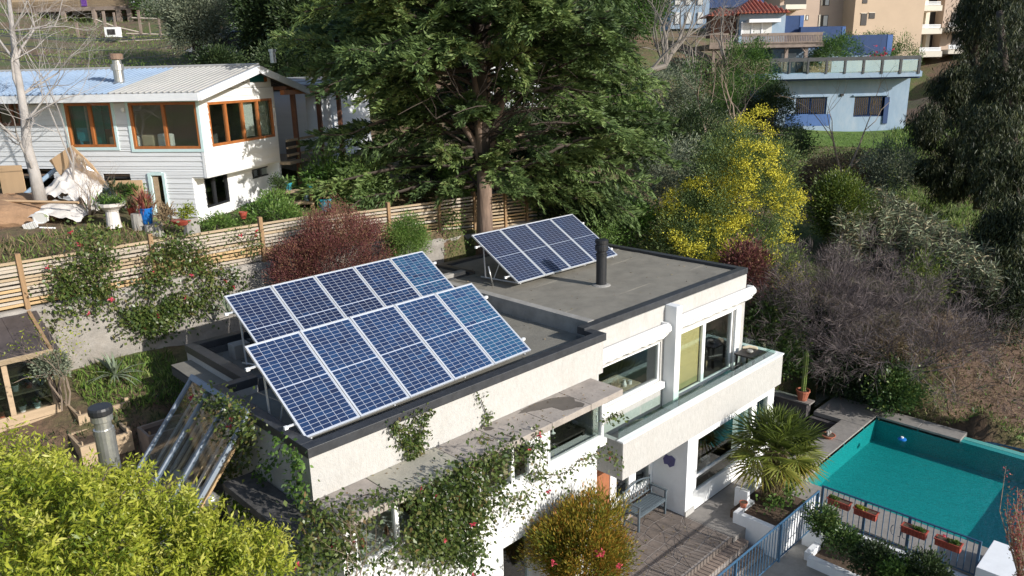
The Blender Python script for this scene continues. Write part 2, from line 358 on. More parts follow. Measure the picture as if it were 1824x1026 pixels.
# ================================================================ TERRAIN
def P3(*a): return [at(u, v, d) for u, v, d in a]
lowp = [(-6,6,-1.2),(-2,7.5,-1.),(1,7.5,-.95),(5,7.4,-.8),(10,7.8,-.5),(14,8,-.8),(-1.5,6.2,-1.1),(0,5.9,-1.05),(-.5,4.2,-2.4),(-2.5,4,-2.6),(-3,1,-4.6),(-6,0,-5.),(-3,-3,-5.8),(0,-3,-5.8),
        (5,-3,-5.7),(9,-3.6,-5.85),(12.3,-4,-5.95),(12.3,-6.5,-6.),(14,-8,-6.4),(8,-7,-6.2),(15.5,-3.5,-7.4),(13.4,-4,-7.),(17.6,-3,-7.3),(15.5,-5.5,-7.4),(17,2.2,-5.2),(15,3.2,-4.9),(16,5,-4.2),(19.4,-1.5,-5.7),(19.6,-4,-6.1),(20,-7,-6.6),
        (3,3,-6.6),(8,3,-6.6),(12,3,-6.6),(19,1,-5.3),(15,.3,-6.4),(16,-.5,-6.4)]
lowp += [tuple(p) for p in P3((1750,700,22),(1640,650,23.5),(1800,780,20.6),(1790,600,26.5),(1610,705,21),(1740,375,38),(1650,480,31),(1500,600,25),(1400,560,25.5),(1500,243,49),(1400,235,49.5),(1600,238,49),(1500,272,44.5),(1290,330,38),(1200,260,45),(1300,190,52),(1750,240,48),(1500,225,52))]
upp = [(x, 8.4, 1.25) for x in (-8,-4,0,4)]+[(7,8.6,.9),(10,9,.7),(14,9.4,.3)]
upp += [(3.35+.821*t_+.4, 10.42+.571*t_-.5, z_) for t_, z_ in ((0,1.42),(1.5,1.45),(3,1.5),(4.5,1.8))]
upp += [tuple(p) for p in P3((100,420,17.6),(60,345,21),(200,398,18.8),(378,408,19.6),(300,414,18.9),(460,385,19.8),(540,345,22),(620,355,22.5),(700,325,25),(850,345,28),(0,150,34),(300,170,34),(100,105,45),(100,50,60),(200,20,72),(440,100,50),(440,55,64),(560,70,55),(800,110,46),(800,20,72),(1000,110,50),(1100,60,60),
        (1250,95,60),(1450,150,66),(1500,225,59),(1700,215,80),(1800,220,52),(1800,100,80),(100,-80,110),(900,-90,120),(1700,-60,130),(1500,243,49),(1400,235,49.5),(1600,238,49),(1300,190,52),(1200,260,45),(1750,240,48),(1500,225,52),(900,300,32),(1050,330,33))]
for r_, z_ in ((260, 42), (420, 60)):
    for a_ in (-10, 20, 44, 70, 100): upp.append((r_*math.sin(R(a_)), r_*math.cos(R(a_)), z_))
lowp += [upp[i] for i in range(-10, 0)]
def rbf(pts):
    P = np.array(pts, float); X = P[:, :2]; d = np.linalg.norm(X[:, None]-X[None], axis=2)
    n = len(P); A = np.zeros((n+1, n+1)); A[:n, :n] = d+np.eye(n)*-.3; A[:n, n] = 1; A[n, :n] = 1
    w = np.linalg.solve(A, np.append(P[:, 2], 0)); return X, w
LB, UB = rbf(lowp), rbf(upp)
def ev(B, x, y):
    X, w = B; q = np.stack([np.ravel(x), np.ravel(y)], 1); d = np.sqrt(((q[:, None]-X[None])**2).sum(2))
    return (d@w[:-1]+w[-1]).reshape(np.shape(x))
def ground(x, y):
    x = np.asarray(x, float); y = np.asarray(y, float)
    hw = .08+np.clip((x-14.5)/9, 0, 1)*7; yc = 8.22+np.clip((x-14.5)/9, 0, 1)*3
    t = np.clip((y-yc+hw)/(2*hw), 0, 1); t = t*t*(3-2*t)
    z = ev(LB, x, y)*(1-t)+ev(UB, x, y)*t
    z = np.where((x > .1) & (x < 13.6) & (y < 5.95) & (y > -.4), np.minimum(z, -6.4), z)
    z = np.where((x > 6) & (x < 13.7) & (y <= 0) & (y > -2.3), np.minimum(z, -6.), z)
    z = np.where((x > 12.3) & (x < 18.9) & (y < 1.0) & (y > -7), np.minimum(z, -7.), z)
    return z
def axis(lo, hi, a, b, s):
    c = list(np.arange(a, b+1e-6, s)); q = s; v = b
    while v < hi: q *= 1.07; v += q; c.append(v)
    q = s; v = a
    while v > lo: q *= 1.15; v -= q; c.insert(0, v)
    return np.array(c)
gx = axis(-120, 420, -12, 26, .35); gy = axis(-60, 420, -10, 20, .35)
gy = np.sort(np.append(gy[(gy < 8.0) | (gy > 8.4)], [8.02, 8.12, 8.32, 8.42]))
GX, GY = np.meshgrid(gx, gy)
GZ = ground(GX, GY)
far_ = np.clip((np.hypot(GX-5, GY-5)-18)/30, 0, 1)
GZ = GZ+far_*(np.sin(GX*.31+GY*.17)*np.sin(GY*.23-GX*.11)*.5)*(GZ > -3)*np.where((GX > 28) & (GX < 56) & (GY > 2) & (GY < 26), 0, 1.)+(rs.rand(*GZ.shape)-.5)*.05
nx_, ny_ = len(gx), len(gy); V = np.stack([GX, GY, GZ], 2).reshape(-1, 3)
ii = np.arange((ny_-1)*nx_).reshape(ny_-1, nx_)[:, :-1].ravel()
F_ = np.stack([ii, ii+1, ii+nx_+1, ii+nx_], 1)
mg, nt, pb = _new('hill_ground'); N = nt.nodes; Lk = nt.links
tc = N.new('ShaderNodeTexCoord'); n1 = N.new('ShaderNodeTexNoise'); n1.inputs['Scale'].default_value = .22; n1.inputs['Detail'].default_value = 10; n1.inputs['Roughness'].default_value = .75
n2 = N.new('ShaderNodeTexNoise'); n2.inputs['Scale'].default_value = 6; n2.inputs['Detail'].default_value = 8; n2.inputs['Roughness'].default_value = .7
for q in (n1, n2): Lk.new(tc.outputs['Object'], q.inputs['Vector'])
r1 = N.new('ShaderNodeValToRGB'); r1.color_ramp.elements[0].position = .44; r1.color_ramp.elements[1].position = .6
r1.color_ramp.elements[0].color = (.15, .10, .065, 1); r1.color_ramp.elements[1].color = (.085, .115, .03, 1)
r2 = N.new('ShaderNodeValToRGB'); r2.color_ramp.elements[0].position = .3; r2.color_ramp.elements[1].position = .75
r2.color_ramp.elements[0].color = (.35, .35, .35, 1); r2.color_ramp.elements[1].color = (1.5, 1.4, 1.3, 1)
mm = N.new('ShaderNodeMixRGB'); mm.blend_type = 'MULTIPLY'; mm.inputs[0].default_value = .8
Lk.new(n1.outputs[0], r1.inputs[0]); Lk.new(n2.outputs[0], r2.inputs[0]); Lk.new(r1.outputs[0], mm.inputs[1]); Lk.new(r2.outputs[0], mm.inputs[2]); Lk.new(mm.outputs[0], pb.inputs['Base Color']); pb.inputs['Roughness'].default_value = 1
bp_ = N.new('ShaderNodeBump'); bp_.inputs['Strength'].default_value = .8; bp_.inputs['Distance'].default_value = .08; Lk.new(n2.outputs[0], bp_.inputs['Height']); Lk.new(bp_.outputs[0], pb.inputs['Normal'])
me = bpy.data.meshes.new('ground'); me.from_pydata(V.tolist(), [], F_.tolist()); me.materials.append(mg); me.shade_smooth()
setp(bpy.data.objects.new('ground', me), kind='structure'); col.objects.link(bpy.data.objects['ground'])
def drop(u, v, dep0=10, dep1=200):
    "where the ray through a pixel meets the ground"
    d = ray(u, v); t = np.geomspace(dep0, dep1, 300); q = CP+t[:, None]*d; h = q[:, 2]-ground(q[:, 0], q[:, 1]); k = np.argmax(h < 0) if (h < 0).any() else 299
    return q[k]
# lawn and tufts: uncountable
def tufts(name, label, cat, region, n, h, mt, wr=.12, spread=.5, zf=None):
    P = region(n); P[:, 2] = ground(P[:, 0], P[:, 1])-.01 if zf is None else zf
    D = rs.normal(size=(n, 3))*spread+np.array([0, 0, 1]); return leaves(name, P, D, h*(.5+rs.rand(n)), wr, mt, None, .1, label=label, cat=cat, kind='stuff')
def rect_region(x0, y0, x1, y1): return lambda n: np.stack([rs.uniform(x0, x1, n), rs.uniform(y0, y1, n), np.zeros(n)], 1)
def fan_region(u0, u1, d0, d1):
    def f(n):
        u = rs.uniform(u0, u1, n); d = rs.uniform(d0, d1, n); q = CP+((FH+0)[None]*1+((u-912)/CF)[:, None]*RH[None])*d[:, None]; q[:, 2] = 0; return q
    return f

# ================================================================ MODERN HOUSE
house = thing('modern_house', 'modern rendered house with flat dark roof and glazed balcony in the middle', 'house', (6.8, 3, -5.2))
G = M
def capbox(x0, y0, x1, y1, zt, h=.16, name='parapet_cap'):
    o = MB().box(x0, y0, zt-h, x1, y1, zt).build(name, G['cap'], house, bevel=.008); return o
CW = .21
# walls (stuccoed)
bx('wall', G['stucco'], house, .02, .02, -.87, 6.9, .2, -.158)
bx('wall', G['stucco'], house, .02, .2, -5.4, .2, 3.38, -.158)
bx('wall', G['stucco'], house, .2, 3.2, -4, .8, 3.38, -.158)
bx('wall', G['stucco'], house, .62, 3.38, -4, .8, 5.98, -.158)
bx('wall', G['stucco'], house, .8, 5.82, -4, 13.6, 5.98, -.158)
bx('wall', G['stucco'], house, 8.3, 5.98, -4, 13.6, 7.2, -.12)
bx('wall', G['stucco'], house, 6.72, .2, -2.2, 6.9, .43, -.158)
# upper storey, set back: wall with openings
def wall_open(name, mt, fr, x0, x1, z0, z1, ops, y0=0., y1=.15, parent=house):
    ops = sorted(ops); m = MB(); x = x0
    for (a, b, c, d) in ops:
        if a > x: m.box(x, y0, z0, a, y1, z1, fr=fr)
        m.box(a, y0, z0, b-0, y1, c, fr=fr) if c > z0 else None
        m.box(a, y0, d, b, y1, z1, fr=fr) if d < z1 else None
        x = b
        a0 = a
    if x < x1: m.box(x, y0, z0, x1, y1, z1, fr=fr)
    # openings given as (x0, x1, z0, z1)
    return m.build(name, mt, parent)
U = Fr((0, .43, 0))
wall_open('wall', G['stucco'], U, 6.9, 13.6, -2.75, -.12, [(7.25, 9.62, -2.02, -1.0), (10.12, 13.05, -2.72, -1.0)])
bx('wall', G['stucco'], house, 13.45, .58, -5.2, 13.6, 5.82, -.12)
def window(parent, fr, x0, z0, x1, z1, mull=(), fw=.06, mt='white', gl='glass', y=-.02, th=.08, trans=(), mw=None, name='window', **kw):
    m = MB(); mw = mw or fw; e = .002
    m.box(x0, y, z0, x0+fw, y+th, z1, fr=fr).box(x1-fw, y, z0, x1, y+th, z1, fr=fr).box(x0+fw, y, z0, x1-fw, y+th, z0+fw, fr=fr).box(x0+fw, y, z1-fw, x1-fw, y+th, z1, fr=fr)
    xs = [x0+fw]+[q for k in mull for q in (k-mw/2, k+mw/2)]+[x1-fw]
    for k in mull: m.box(k-mw/2, y+e, z0+fw, k+mw/2, y+th-e, z1-fw, fr=fr)
    for k in trans: m.box(x0+fw, y+2*e, k-mw/2, x1-fw, y+th-2*e, k+mw/2, fr=fr)
    o = m.build(name, M[mt], parent, bevel=.004, **kw)
    zs = [z0+fw]+[q for k in trans for q in (k-mw/2, k+mw/2)]+[z1-fw]
    for i in range(0, len(xs), 2):
        for j in range(0, len(zs), 2): bx('pane', M[gl] if not isinstance(gl, (list, tuple)) else M[gl[i//2]], o, xs[i], y+th*.5, zs[j], xs[i+1], y+th*.5+.006, zs[j+1], fr=fr)
    return o
window(house, U, 7.25, -2.02, 9.62, -1.0, fw=.05, y=.03)
bx('window_sill', G['white'], house, 7.1, .33, -2.19, 9.7, .43, -2.03)
dw = window(house, U, 10.12, -2.72, 13.05, -1.0, mull=(11.62,), fw=.06, y=.03, mw=.13, name='sliding_door')
bx('roller_blind', G['yellow_blind'], house, 10.2, .56, -2.64, 11.54, .575, -1.06)
bx('wall_trim', G['white'], house, 13.08, .375, -2.75, 13.32, .428, -.95); bx('wall_trim', G['white'], house, 10.05, .395, -.99, 13.3, .428, -.93)
bx('pillar', G['white'], house, 9.74, .10, -2.75, 9.97, .427, -.1, bevel=.01)
# awning cassettes and rolled cloth
def awning(x0, x1, z):
    a = MB().tube([(x0, .30, z), (x1, .30, z)], .125, 10).build('awning_cassette', G['white'], house, smooth=False)
    n = 26; V = []; 
    for i in range(n+1):
        x = x0+.05+(x1-x0-.1)*i/n; w = .02*math.sin(i*1.9)+.02*rs.rand()
        V += [(x, .30-w, z-.1), (x, .26-w, z-.17-.02*rs.rand()), (x, .33-w*.5, z-.235-.03*rs.rand()), (x, .36, z-.17)]
    f = [(4*i+k, 4*i+(k+1) % 4, 4*i+4+(k+1) % 4, 4*i+4+k) for i in range(n) for k in range(4)]
    MB().add(V, f).build('awning_cloth', G['fabric_white'], house, smooth=True)
    for x in (x0+.03, x1-.08): bx('awning_bracket', G['white'], house, x, .25, z-.14, x+.06, .43, z+.14)
awning(7.05, 9.68, -.64); awning(10.0, 13.72, -.58)
# dark caps around both roofs
capbox(0, 0, 6.98, CW, 0); capbox(0, CW, CW, 3.4, 0); capbox(CW, 3.2, .82, 3.4, 0); capbox(.6, 3.4, .82, 6., 0); capbox(.82, 5.8, 8.3, 6., 0); capbox(6.78, CW, 6.98, .43, 0)
capbox(6.78, .43, 13.65, .64, .05); capbox(13.44, .64, 13.65, 7.25, .05); capbox(8.3, 7.04, 13.44, 7.25, .05); capbox(8.3, 5.8, 8.5, 7.04, .05)
bx('roof_upstand', G['upstand'], house, .82, 3.2, -.33, 2.3, 3.4, -.05)
bx('roof_curb', G['concrete'], house, 7.14, .64, -.33, 7.36, 5.8, .06, bevel=.01)
m = MB()
for a in ((CW, CW, 6.78, CW+.02), (CW, CW, CW+.02, 3.2), (6.76, CW, 6.78, .64), (.82, 5.78, 7.14, 5.8)): m.box(a[0], a[1], -.34, a[2], a[3], -.16)
m.build('roof_upstand', G['upstand'], house)
m = MB()
for a in ((7.36, .64, 13.44, .66), (13.42, .66, 13.44, 7.04), (8.5, 7.02, 13.42, 7.04)): m.box(a[0], a[1], -.12, a[2], a[3], -.11)
m.build('roof_upstand', G['upstand'], house)
# membrane strips, lapped
def strips(x0, y0, x1, y1, z, w, mt):
    y = y0; k = 0
    while y < y1-.01:
        ye = min(y+w, y1); L = x1-x0; nx = max(2, int(L/.22)); ny = 4
        V = []; F = []
        for j in range(ny+1):
            for i in range(nx+1):
                x = x0+L*i/nx; yy = y+(ye+.04-y)*j/ny if ye < y1 else y+(ye-y)*j/ny
                wr = .008*math.sin(x*2.1+k)*math.sin(yy*3.)
                if x > 10 and yy > 3.5: wr += .022*max(0, math.sin(x*5.5+yy*6.5+k))**3*min(1, (yy-3.5))
                V.append((x, yy, z+.004*(k % 2)+.004*j/ny+wr+(rs.rand()-.5)*.003))
        for j in range(ny):
            for i in range(nx): a = j*(nx+1)+i; F.append((a, a+1, a+nx+2, a+nx+1))
        # give the sheet its thickness at the lap
        n0 = len(V)
        for i in range(nx+1): q = V[i]; V.append((q[0], q[1], q[2]-.012))
        F += [(i+1, i, n0+i, n0+i+1) for i in range(nx)]
        MB().add(V, F).build('membrane_strip', mt, house, smooth=False); y = ye; k += 1
strips(7.36, .64, 13.44, 7.04, -.03, 1.0, G['membrane']); strips(CW, CW, 7.14, 5.8, -.3, 1.0, G['membrane_dark'])
bx('roof_deck', G['upstand'], house, .21, .21, -.5, 7.14, 5.78, -.33); bx('roof_deck', G['upstand'], house, 7.36, .6, -.3, 13.44, 7.04, -.06)
bx('roof_vent', G['concrete'], house, 1.25, 5.1, -.3, 1.6, 5.4, .0, bevel=.01); bx('roof_vent', G['concrete'], house, 7.5, 5.9, -.1, 8.25, 6.1, .1, bevel=.01)
bx('roof_upstand', G['upstand'], house, 1.65, 5.2, -.3, 3.0, 5.35, .0)
# chimney on the roof
ch = MB().lathe([(.17, 0), (.15, .03), (.135, .05), (.135, .78), (.15, .79), (.15, .84), (.125, .85), (.125, .93)], (9.86, 2.47, -.03), 18)
ch.build('chimney', G['black_metal'], house, smooth=False)
MB().lathe([(.165, 0), (.17, .01), (.17, .12), (.15, .14), (.15, .18), (.17, .19), (.17, .27), (.10, .29)], (9.86, 2.47, .90), 18).build('chimney_cowl', G['black_metal'], house)
MB().lathe([(.25, 0), (.22, .02), (.16, .035)], (9.86, 2.47, -.02), 16).build('chimney_flashing', G['concrete'], house)
# canopy slabs over the front windows: separate slabs with joints
xs = [-.02, .95, 2.35, 3.3, 4.4, 5.5, 6.5]
for i in range(6): bx('canopy_slab', G['canopy2'] if i in (1,) else G['canopy'], house, xs[i]+.006, -.82, -1.0, xs[i+1]-.006, .018, -.87+(.004 if i == 1 else 0), bevel=.006)
bx('canopy_slab', G['old_slab'], house, -.55, -.55, -1.24, .0, 1.95, -1.1, bevel=.01)
stp_ = [(1085,285),(1110,264),(1140,250),(1165,236),(1200,225),(1235,214),(1270,210),(1310,206),(1340,211),(1345,228),(1370,232),(1390,240),(1380,254),(1350,256),(1330,263),(1290,270),(1265,262),(1240,255),(1190,266),(1130,276)]
sq = [onp(500+a*.3898, 626+b*.3898, 2, -.868) for a, b in stp_]
MB().prism([(q[0], q[1]) for q in sq], -.868, -.865).build('damp_stain', mat('damp_concrete', (.10,.085,.072), .55, .2, 4), house)
sq = [onp(500+a*.3898, 626+b*.3898, 2, -.868) for a, b in ((925,350),(950,343),(978,350),(960,360),(935,362))]
MB().prism([(q[0], q[1]) for q in sq], -.868, -.865).build('damp_stain', bpy.data.materials['damp_concrete'], house)
# oriel band: three windows between white piers
B = Fr((0, -.70, 0))
for x0, x1, mu in ((.2, 1.75, (1.0,)), (2.7, 3.98, (3.5,)), (4.4, 6.05, ())):
    window(house, B, x0, -1.82, x1, -1.0, mull=mu, fw=.07, y=0, th=.1)
bx('sill', G['white'], house, .05, -.74, -1.96, 6.1, -.3, -1.822)
bx('pier', G['rough_white'], house, 1.76, -.69, -1.82, 2.69, -.5, -1.0); bx('pier', G['rough_white'], house, 3.99, -.69, -1.82, 4.39, -.5, -1.0)
bx('pier', G['rough_white'], house, .02, -.69, -1.82, .19, -.5, -1.0)
MB().box(6.04, -.6, -1.82, 6.05, .0, -1.0).build('side_pane', G['glass'], house)
bx('window_post', G['white'], house, 6.0, -.10, -1.82, 6.07, -.03, -1.0)
Lw = Fr((0, -.45, 0))
wall_open('wall', G['rough_white'], Lw, .02, 6.15, -5.7, -1.96, [(3.35, 4.2, -5.7, -3.1)])
window(house, Lw, 3.35, -5.7, 4.2, -3.1, fw=.09, y=.0, th=.12)
bx('wall', G['rough_white'], house, 6.0, -.3, -5.7, 6.15, .38, -1.96)
bx('wall', G['rough_white'], house, .02, -.45, -5.7, .18, .2, -1.9)
# recess under the balcony
bx('wall', G['wall_white'], house, 6.15, .38, -5.2, 7.08, .5, -3.1)
E_ = Fr((0, .38, 0))
d0 = bx('door', G['door_wood'], house, 7.12, .36, -5.2, 7.62, .42, -3.25)
for k in range(3): bx('door_panel', G['door_wood'], d0, 7.2, .352, -5.05+k*.6, 7.54, .36, -4.55+k*.6)
tb('door_handle', G['black_metal'], d0, [(7.2, .30, -4.2), (7.32, .30, -4.2)], .014)
bx('door_frame', G['white'], house, 7.62, .33, -5.2, 7.78, .42, -3.12); bx('door_frame', G['white'], house, 7.06, .35, -5.2, 7.12, .42, -3.12)
wall_open('wall', G['wall_white'], E_, 7.78, 9.36, -5.2, -3.1, [(7.84, 8.42, -4.55, -3.6), (8.6, 9.25, -4.55, -3.5)], 0, .12)
window(house, E_, 7.84, -4.55, 8.42, -3.6, fw=.045, y=-.02); window(house, E_, 8.6, -4.55, 9.25, -3.5, fw=.045, y=-.02)
# stone cladding under those windows: each stone a piece
def stones_wall(x0, x1, z0, z1, y):
    x = x0
    while x < x1-.02:
        w = min(.14+.12*rs.rand(), x1-x); z = z0
        while z < z1-.02:
            h = min(.12+.14*rs.rand(), z1-z); g = .008; j = lambda: (rs.rand()-.5)*.03
            poly = [(x+g+abs(j()), z+g+abs(j())), (x+w-g-abs(j()), z+g+abs(j())), (x+w-g-abs(j()), z+h-g-abs(j())), (x+g+abs(j()), z+h-g-abs(j()))]
            MB().prism([(a, b) for a, b in poly], y-.02-.012*rs.rand(), y, ax=1).build('stone', G['stone'], house); z += h
        x += w
stones_wall(7.8, 9.34, -5.1, -4.62, .378); bx('plinth', G['mortar'], house, 7.79, .33, -5.2, 9.35, .378, -5.1)
bx('wall', G['wall_white'], house, 9.36, -.6, -5.2, 9.62, .5, -3.1)
m = MB(); pl = [(.1*k, 0) for k in range(1)]
pq = [(-.17,-3.62),(-.05,-3.56),(.06,-3.6),(.12,-3.58),(.2,-3.7),(.16,-3.84),(.05,-3.82),(-.02,-3.88),(-.14,-3.8)]
m.prism([(-.12+a*.9, b-.15) for a, b in pq], 9.33, 9.36, ax=0).build('wall_plaque', mat('plaque_blue', (.08,.075,.2), .5, .2, 5), house)
bx('wall_lamp', G['black_metal'], house, 6.28, -.1, -3.75, 6.42, .1, -3.66); bx('wall_lamp', G['black_metal'], house, 6.15, -.05, -3.85, 6.3, .05, -3.66)
# lower living room front
LF = Fr((0, -.6, 0))
wall_open('wall', G['white'], LF, 9.62, 13.62, -5.2, -3.1, [(9.72, 12.45, -4.75, -3.22), (12.6, 13.3, -4.75, -3.22)], 0, .14)
window(house, LF, 9.72, -4.75, 12.45, -3.22, fw=.07, trans=(-4.28,), y=-.012); window(house, LF, 12.6, -4.75, 13.3, -3.22, fw=.05, y=-.012)
bx('wall', G['white'], house, 13.45, -.46, -5.2, 13.6, .58, -3.1)
bx('plinth', G['stucco'], house, 9.34, -.64, -5.2, 9.72, -.602, -5.06)
# balcony
bx('balcony_parapet', G['balcony'], house, 6.75, -.66, -3.1, 13.85, -.52, -2.24, bevel=.01)
bx('balcony_parapet', G['balcony'], house, 13.71, -.52, -3.1, 13.85, 1.6, -2.24)
bx('balcony_parapet', G['balcony'], house, 6.75, -.52, -3.1, 6.88, .43, -2.24)
bx('parapet_coping', G['white'], house, 6.73, -.68, -2.238, 13.87, -.50, -2.2, bevel=.006); bx('parapet_coping', G['white'], house, 13.69, -.50, -2.238, 13.87, 1.6, -2.2)
bx('balcony_lining', G['white'], house, 13.69, -.518, -2.75, 13.708, 1.6, -2.24)
bx('balcony_floor', G['concrete'], house, 6.88, -.52, -3.09, 13.71, .43, -2.75)
for x0, x1 in ((6.8, 9.05), (9.07, 11.4), (11.42, 13.72)): bx('balustrade_pane', G['glass_green'], house, x0, -.50, -2.4, x1, -.488, -1.97)
bx('balustrade_pane', G['glass_green'], house, 13.68, -.48, -2.4, 13.692, 1.6, -1.97)
# rooms behind the glass
def room(x0, y0, z0, x1, y1, z1, wm='interior', fm='interior_floor'):
    bx('room_floor', G[fm], house, x0, y0, z0-.05, x1, y1, z0); bx('room_ceiling', G[wm], house, x0, y0, z1, x1, y1, z1+.05)
    bx('room_wall', G[wm], house, x0, y1, z0, x1, y1+.05, z1); bx('room_wall', G[wm], house, x0-.05, y0, z0, x0, y1, z1); bx('room_wall', G[wm], house, x1, y0, z0, x1+.05, y1, z1)
room(6.95, .585, -2.72, 10.0, 4.2, -.55); room(10.06, .585, -2.72, 13.4, 4.2, -.55)
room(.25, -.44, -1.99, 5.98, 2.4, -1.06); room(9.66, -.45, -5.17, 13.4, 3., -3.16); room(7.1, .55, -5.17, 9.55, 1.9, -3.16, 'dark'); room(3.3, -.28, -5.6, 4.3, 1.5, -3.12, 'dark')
# ---- things indoors
def simple(name, label, cat, parts, group=None):
    "parts: (part name, material, builder)"
    b0 = parts[0][2]; V = np.concatenate(b0.v); L = V.mean(0); L[2] = min(np.concatenate(p[2].v)[:, 2].min() for p in parts)
    t = thing(name, label, cat, L, group)
    for n_, m_, b_ in parts: b_.build(n_, M[m_] if isinstance(m_, str) else m_, t, bevel=0)
    return t
def bench_table(x0, y0, x1, y1, z0, z1, label, top='furn_dark', name='table'):
    p = [('table_top', top, MB().box(x0, y0, z1-.04, x1, y1, z1))]
    for a in (x0+.04, x1-.04):
        for b_ in (y0+.04, y1-.04): p.append(('leg', top, MB().box(a-.025, b_-.025, z0, a+.025, b_+.025, z1-.04)))
    return simple(name, label, 'table', p)
bench_table(7.5, .75, 9.3, 1.5, -2.72, -2.05, 'long pale table inside the upper window above the canopy end', 'beige')
simple('wicker_basket', 'small wicker basket with hoop handle on the table behind the upper window', 'basket', [('basket_body', 'timber', MB().lathe([(.09,0),(.13,.12),(.12,.13)], (8.55,.95,-2.05))), ('handle', 'timber', MB().tube([(8.55+.11*math.cos(a), .95, -1.93+.19*math.sin(a)) for a in np.linspace(0, math.pi, 9)], .009, 5))])
simple('jug', 'white jug beside the basket inside the upper window', 'jug', [('jug_body', 'white', MB().lathe([(.05,0),(.065,.05),(.03,.14),(.035,.18)], (8.83,.9,-2.05)))])
simple('cup', 'white cup to the right of the jug inside the upper window', 'cup', [('cup_body', 'white', MB().lathe([(.05,0),(.055,.09)], (9.05,.9,-2.05)))])
simple('cup', 'pale blue cup to the left of the basket inside the upper window', 'cup', [('cup_body', 'aqua_trim', MB().lathe([(.06,0),(.065,.11)], (8.2,.85,-2.05)))])
def armchair(x, y, z, rz, label, c='beige', s=1., name='armchair'):
    t = thing(name, label, 'armchair', (x, y, z)); f = Fr((x, y, z), (math.cos(rz)*s, math.sin(rz)*s, 0), (-math.sin(rz)*s, math.cos(rz)*s, 0), (0, 0, s))
    MB().box(-.3, -.3, .28, .3, .3, .42, fr=f).build('seat', M[c], t, bevel=.04); MB().box(-.3, .2, .42, .3, .34, .9, fr=f).build('backrest', M[c], t, bevel=.05)
    for q in (-1, 1):
        MB().box(q*.3, -.3, .28, q*.4, .3, .6, fr=f).build('armrest', M[c], t, bevel=.03)
        for w in (-.25, .25): MB().box(q*.27, w, 0, q*.31, w+.04, .28, fr=f).build('leg', M['timber'], t)
    return t
armchair(12.25, 1.35, -2.72, .5, 'pale armchair inside the balcony sliding door')
armchair(12.9, 1.0, -2.72, -.4, 'dark green armchair at the right edge of the balcony door room', 'furn_dark')
armchair(10.4, .6, -5.17, .2, 'dark sofa chair at the left end of the lower living room window', 'beige', 1.2)
armchair(11.6, .9, -5.17, -.3, 'brown armchair behind the middle of the lower living room window', 'wood_brown', 1.2)
MB().add([(9.9+.045*k, -.35+.05*math.sin(k*1.3), z) for k in range(18) for z in (-5.0, -3.25)], [(2*k, 2*k+2, 2*k+3, 2*k+1) for k in range(17)])
for xa, n_ in ((12.0, 24),): MB().add([(xa+.05*k, -.3+.04*math.sin(k*1.3), z) for k in range(n_) for z in (-5.0, -3.2)], [(2*k, 2*k+2, 2*k+3, 2*k+1) for k in range(n_-1)]).build('curtain', G['curtain'], house, smooth=True)
bench_table(4.5, -.35, 5.9, .5, -1.99, -1.68, 'dark desk inside the right bay window under the canopy')
simple('table_lamp', 'white ribbed desk lamp inside the right bay window', 'lamp', [('lamp_base', 'white', MB().lathe([(.06,0),(.02,.03),(.02,.15)], (5.3,.0,-1.68))), ('lamp_shade', 'white', MB().lathe([(.09,0),(.05,.12)], (5.3,.0,-1.53)))])
simple('bowl', 'red bowl on the desk inside the right bay window', 'bowl', [('bowl_body', 'red_plastic', MB().lathe([(.06,0),(.15,.07)], (4.95,-.05,-1.68)))])
bench_table(2.8, -.5, 3.9, .2, -1.99, -1.72, 'side table inside the middle bay window with a box and wheel')
simple('storage_box', 'small tan box inside the middle bay window', 'box', [('box_body', 'timber', MB().box(3.45,-.45,-1.72,3.75,-.2,-1.5))])
simple('wheel', 'dark spoked wheel leaning inside the middle bay window', 'wheel', [('tyre', 'black_metal', MB().tube([(3.15+.13*math.cos(a), -.4, -1.6+.13*math.sin(a)) for a in np.linspace(0, 2*math.pi, 17)], .022, 6)), ('hub', 'steel', MB().tube([(3.15,-.42,-1.6),(3.15,-.38,-1.6)], .03, 8))])
bench_table(.35, -.45, 1.6, .3, -1.99, -1.74, 'white desk inside the left bay window behind the vines', 'white')
for x, c, l in ((.55, 'red_plastic', 'small pink bottle on the desk in the left bay window'), (1.0, 'wood_brown', 'brown bottle on the desk in the left bay window'), (1.15, 'teal_paint', 'teal bottle on the desk in the left bay window')):
    simple('bottle', l, 'bottle', [('bottle_body', c, MB().lathe([(.03,0),(.035,.02),(.035,.12),(.012,.17),(.012,.2)], (x, -.38, -1.74), 10))])
simple('garden_table', 'dark square table on the balcony behind the glass', 'table', [('table_top', 'furn_dark', MB().box(12.75,-.4,-2.16,13.45,.2,-2.12))]+[('leg', 'furn_dark', MB().box(a,b_,-2.75,a+.05,b_+.05,-2.16)) for a in (12.78,13.37) for b_ in (-.37,.12)])
simple('bowl', 'grey stone bowl on the dark balcony table', 'bowl', [('bowl_body', 'concrete', MB().lathe([(.03,0),(.09,.05),(.07,.09)], (13.05,-.1,-2.12)))])
simple('throw_blanket', 'cream blanket draped over the corner of the balcony table', 'blanket', [('cloth', 'beige', MB().tube([(13.2,.2,-2.08),(13.35,.1,-2.07),(13.47,-.05,-2.1),(13.5,-.15,-2.3)], [.03,.05,.05,.03], 7))])

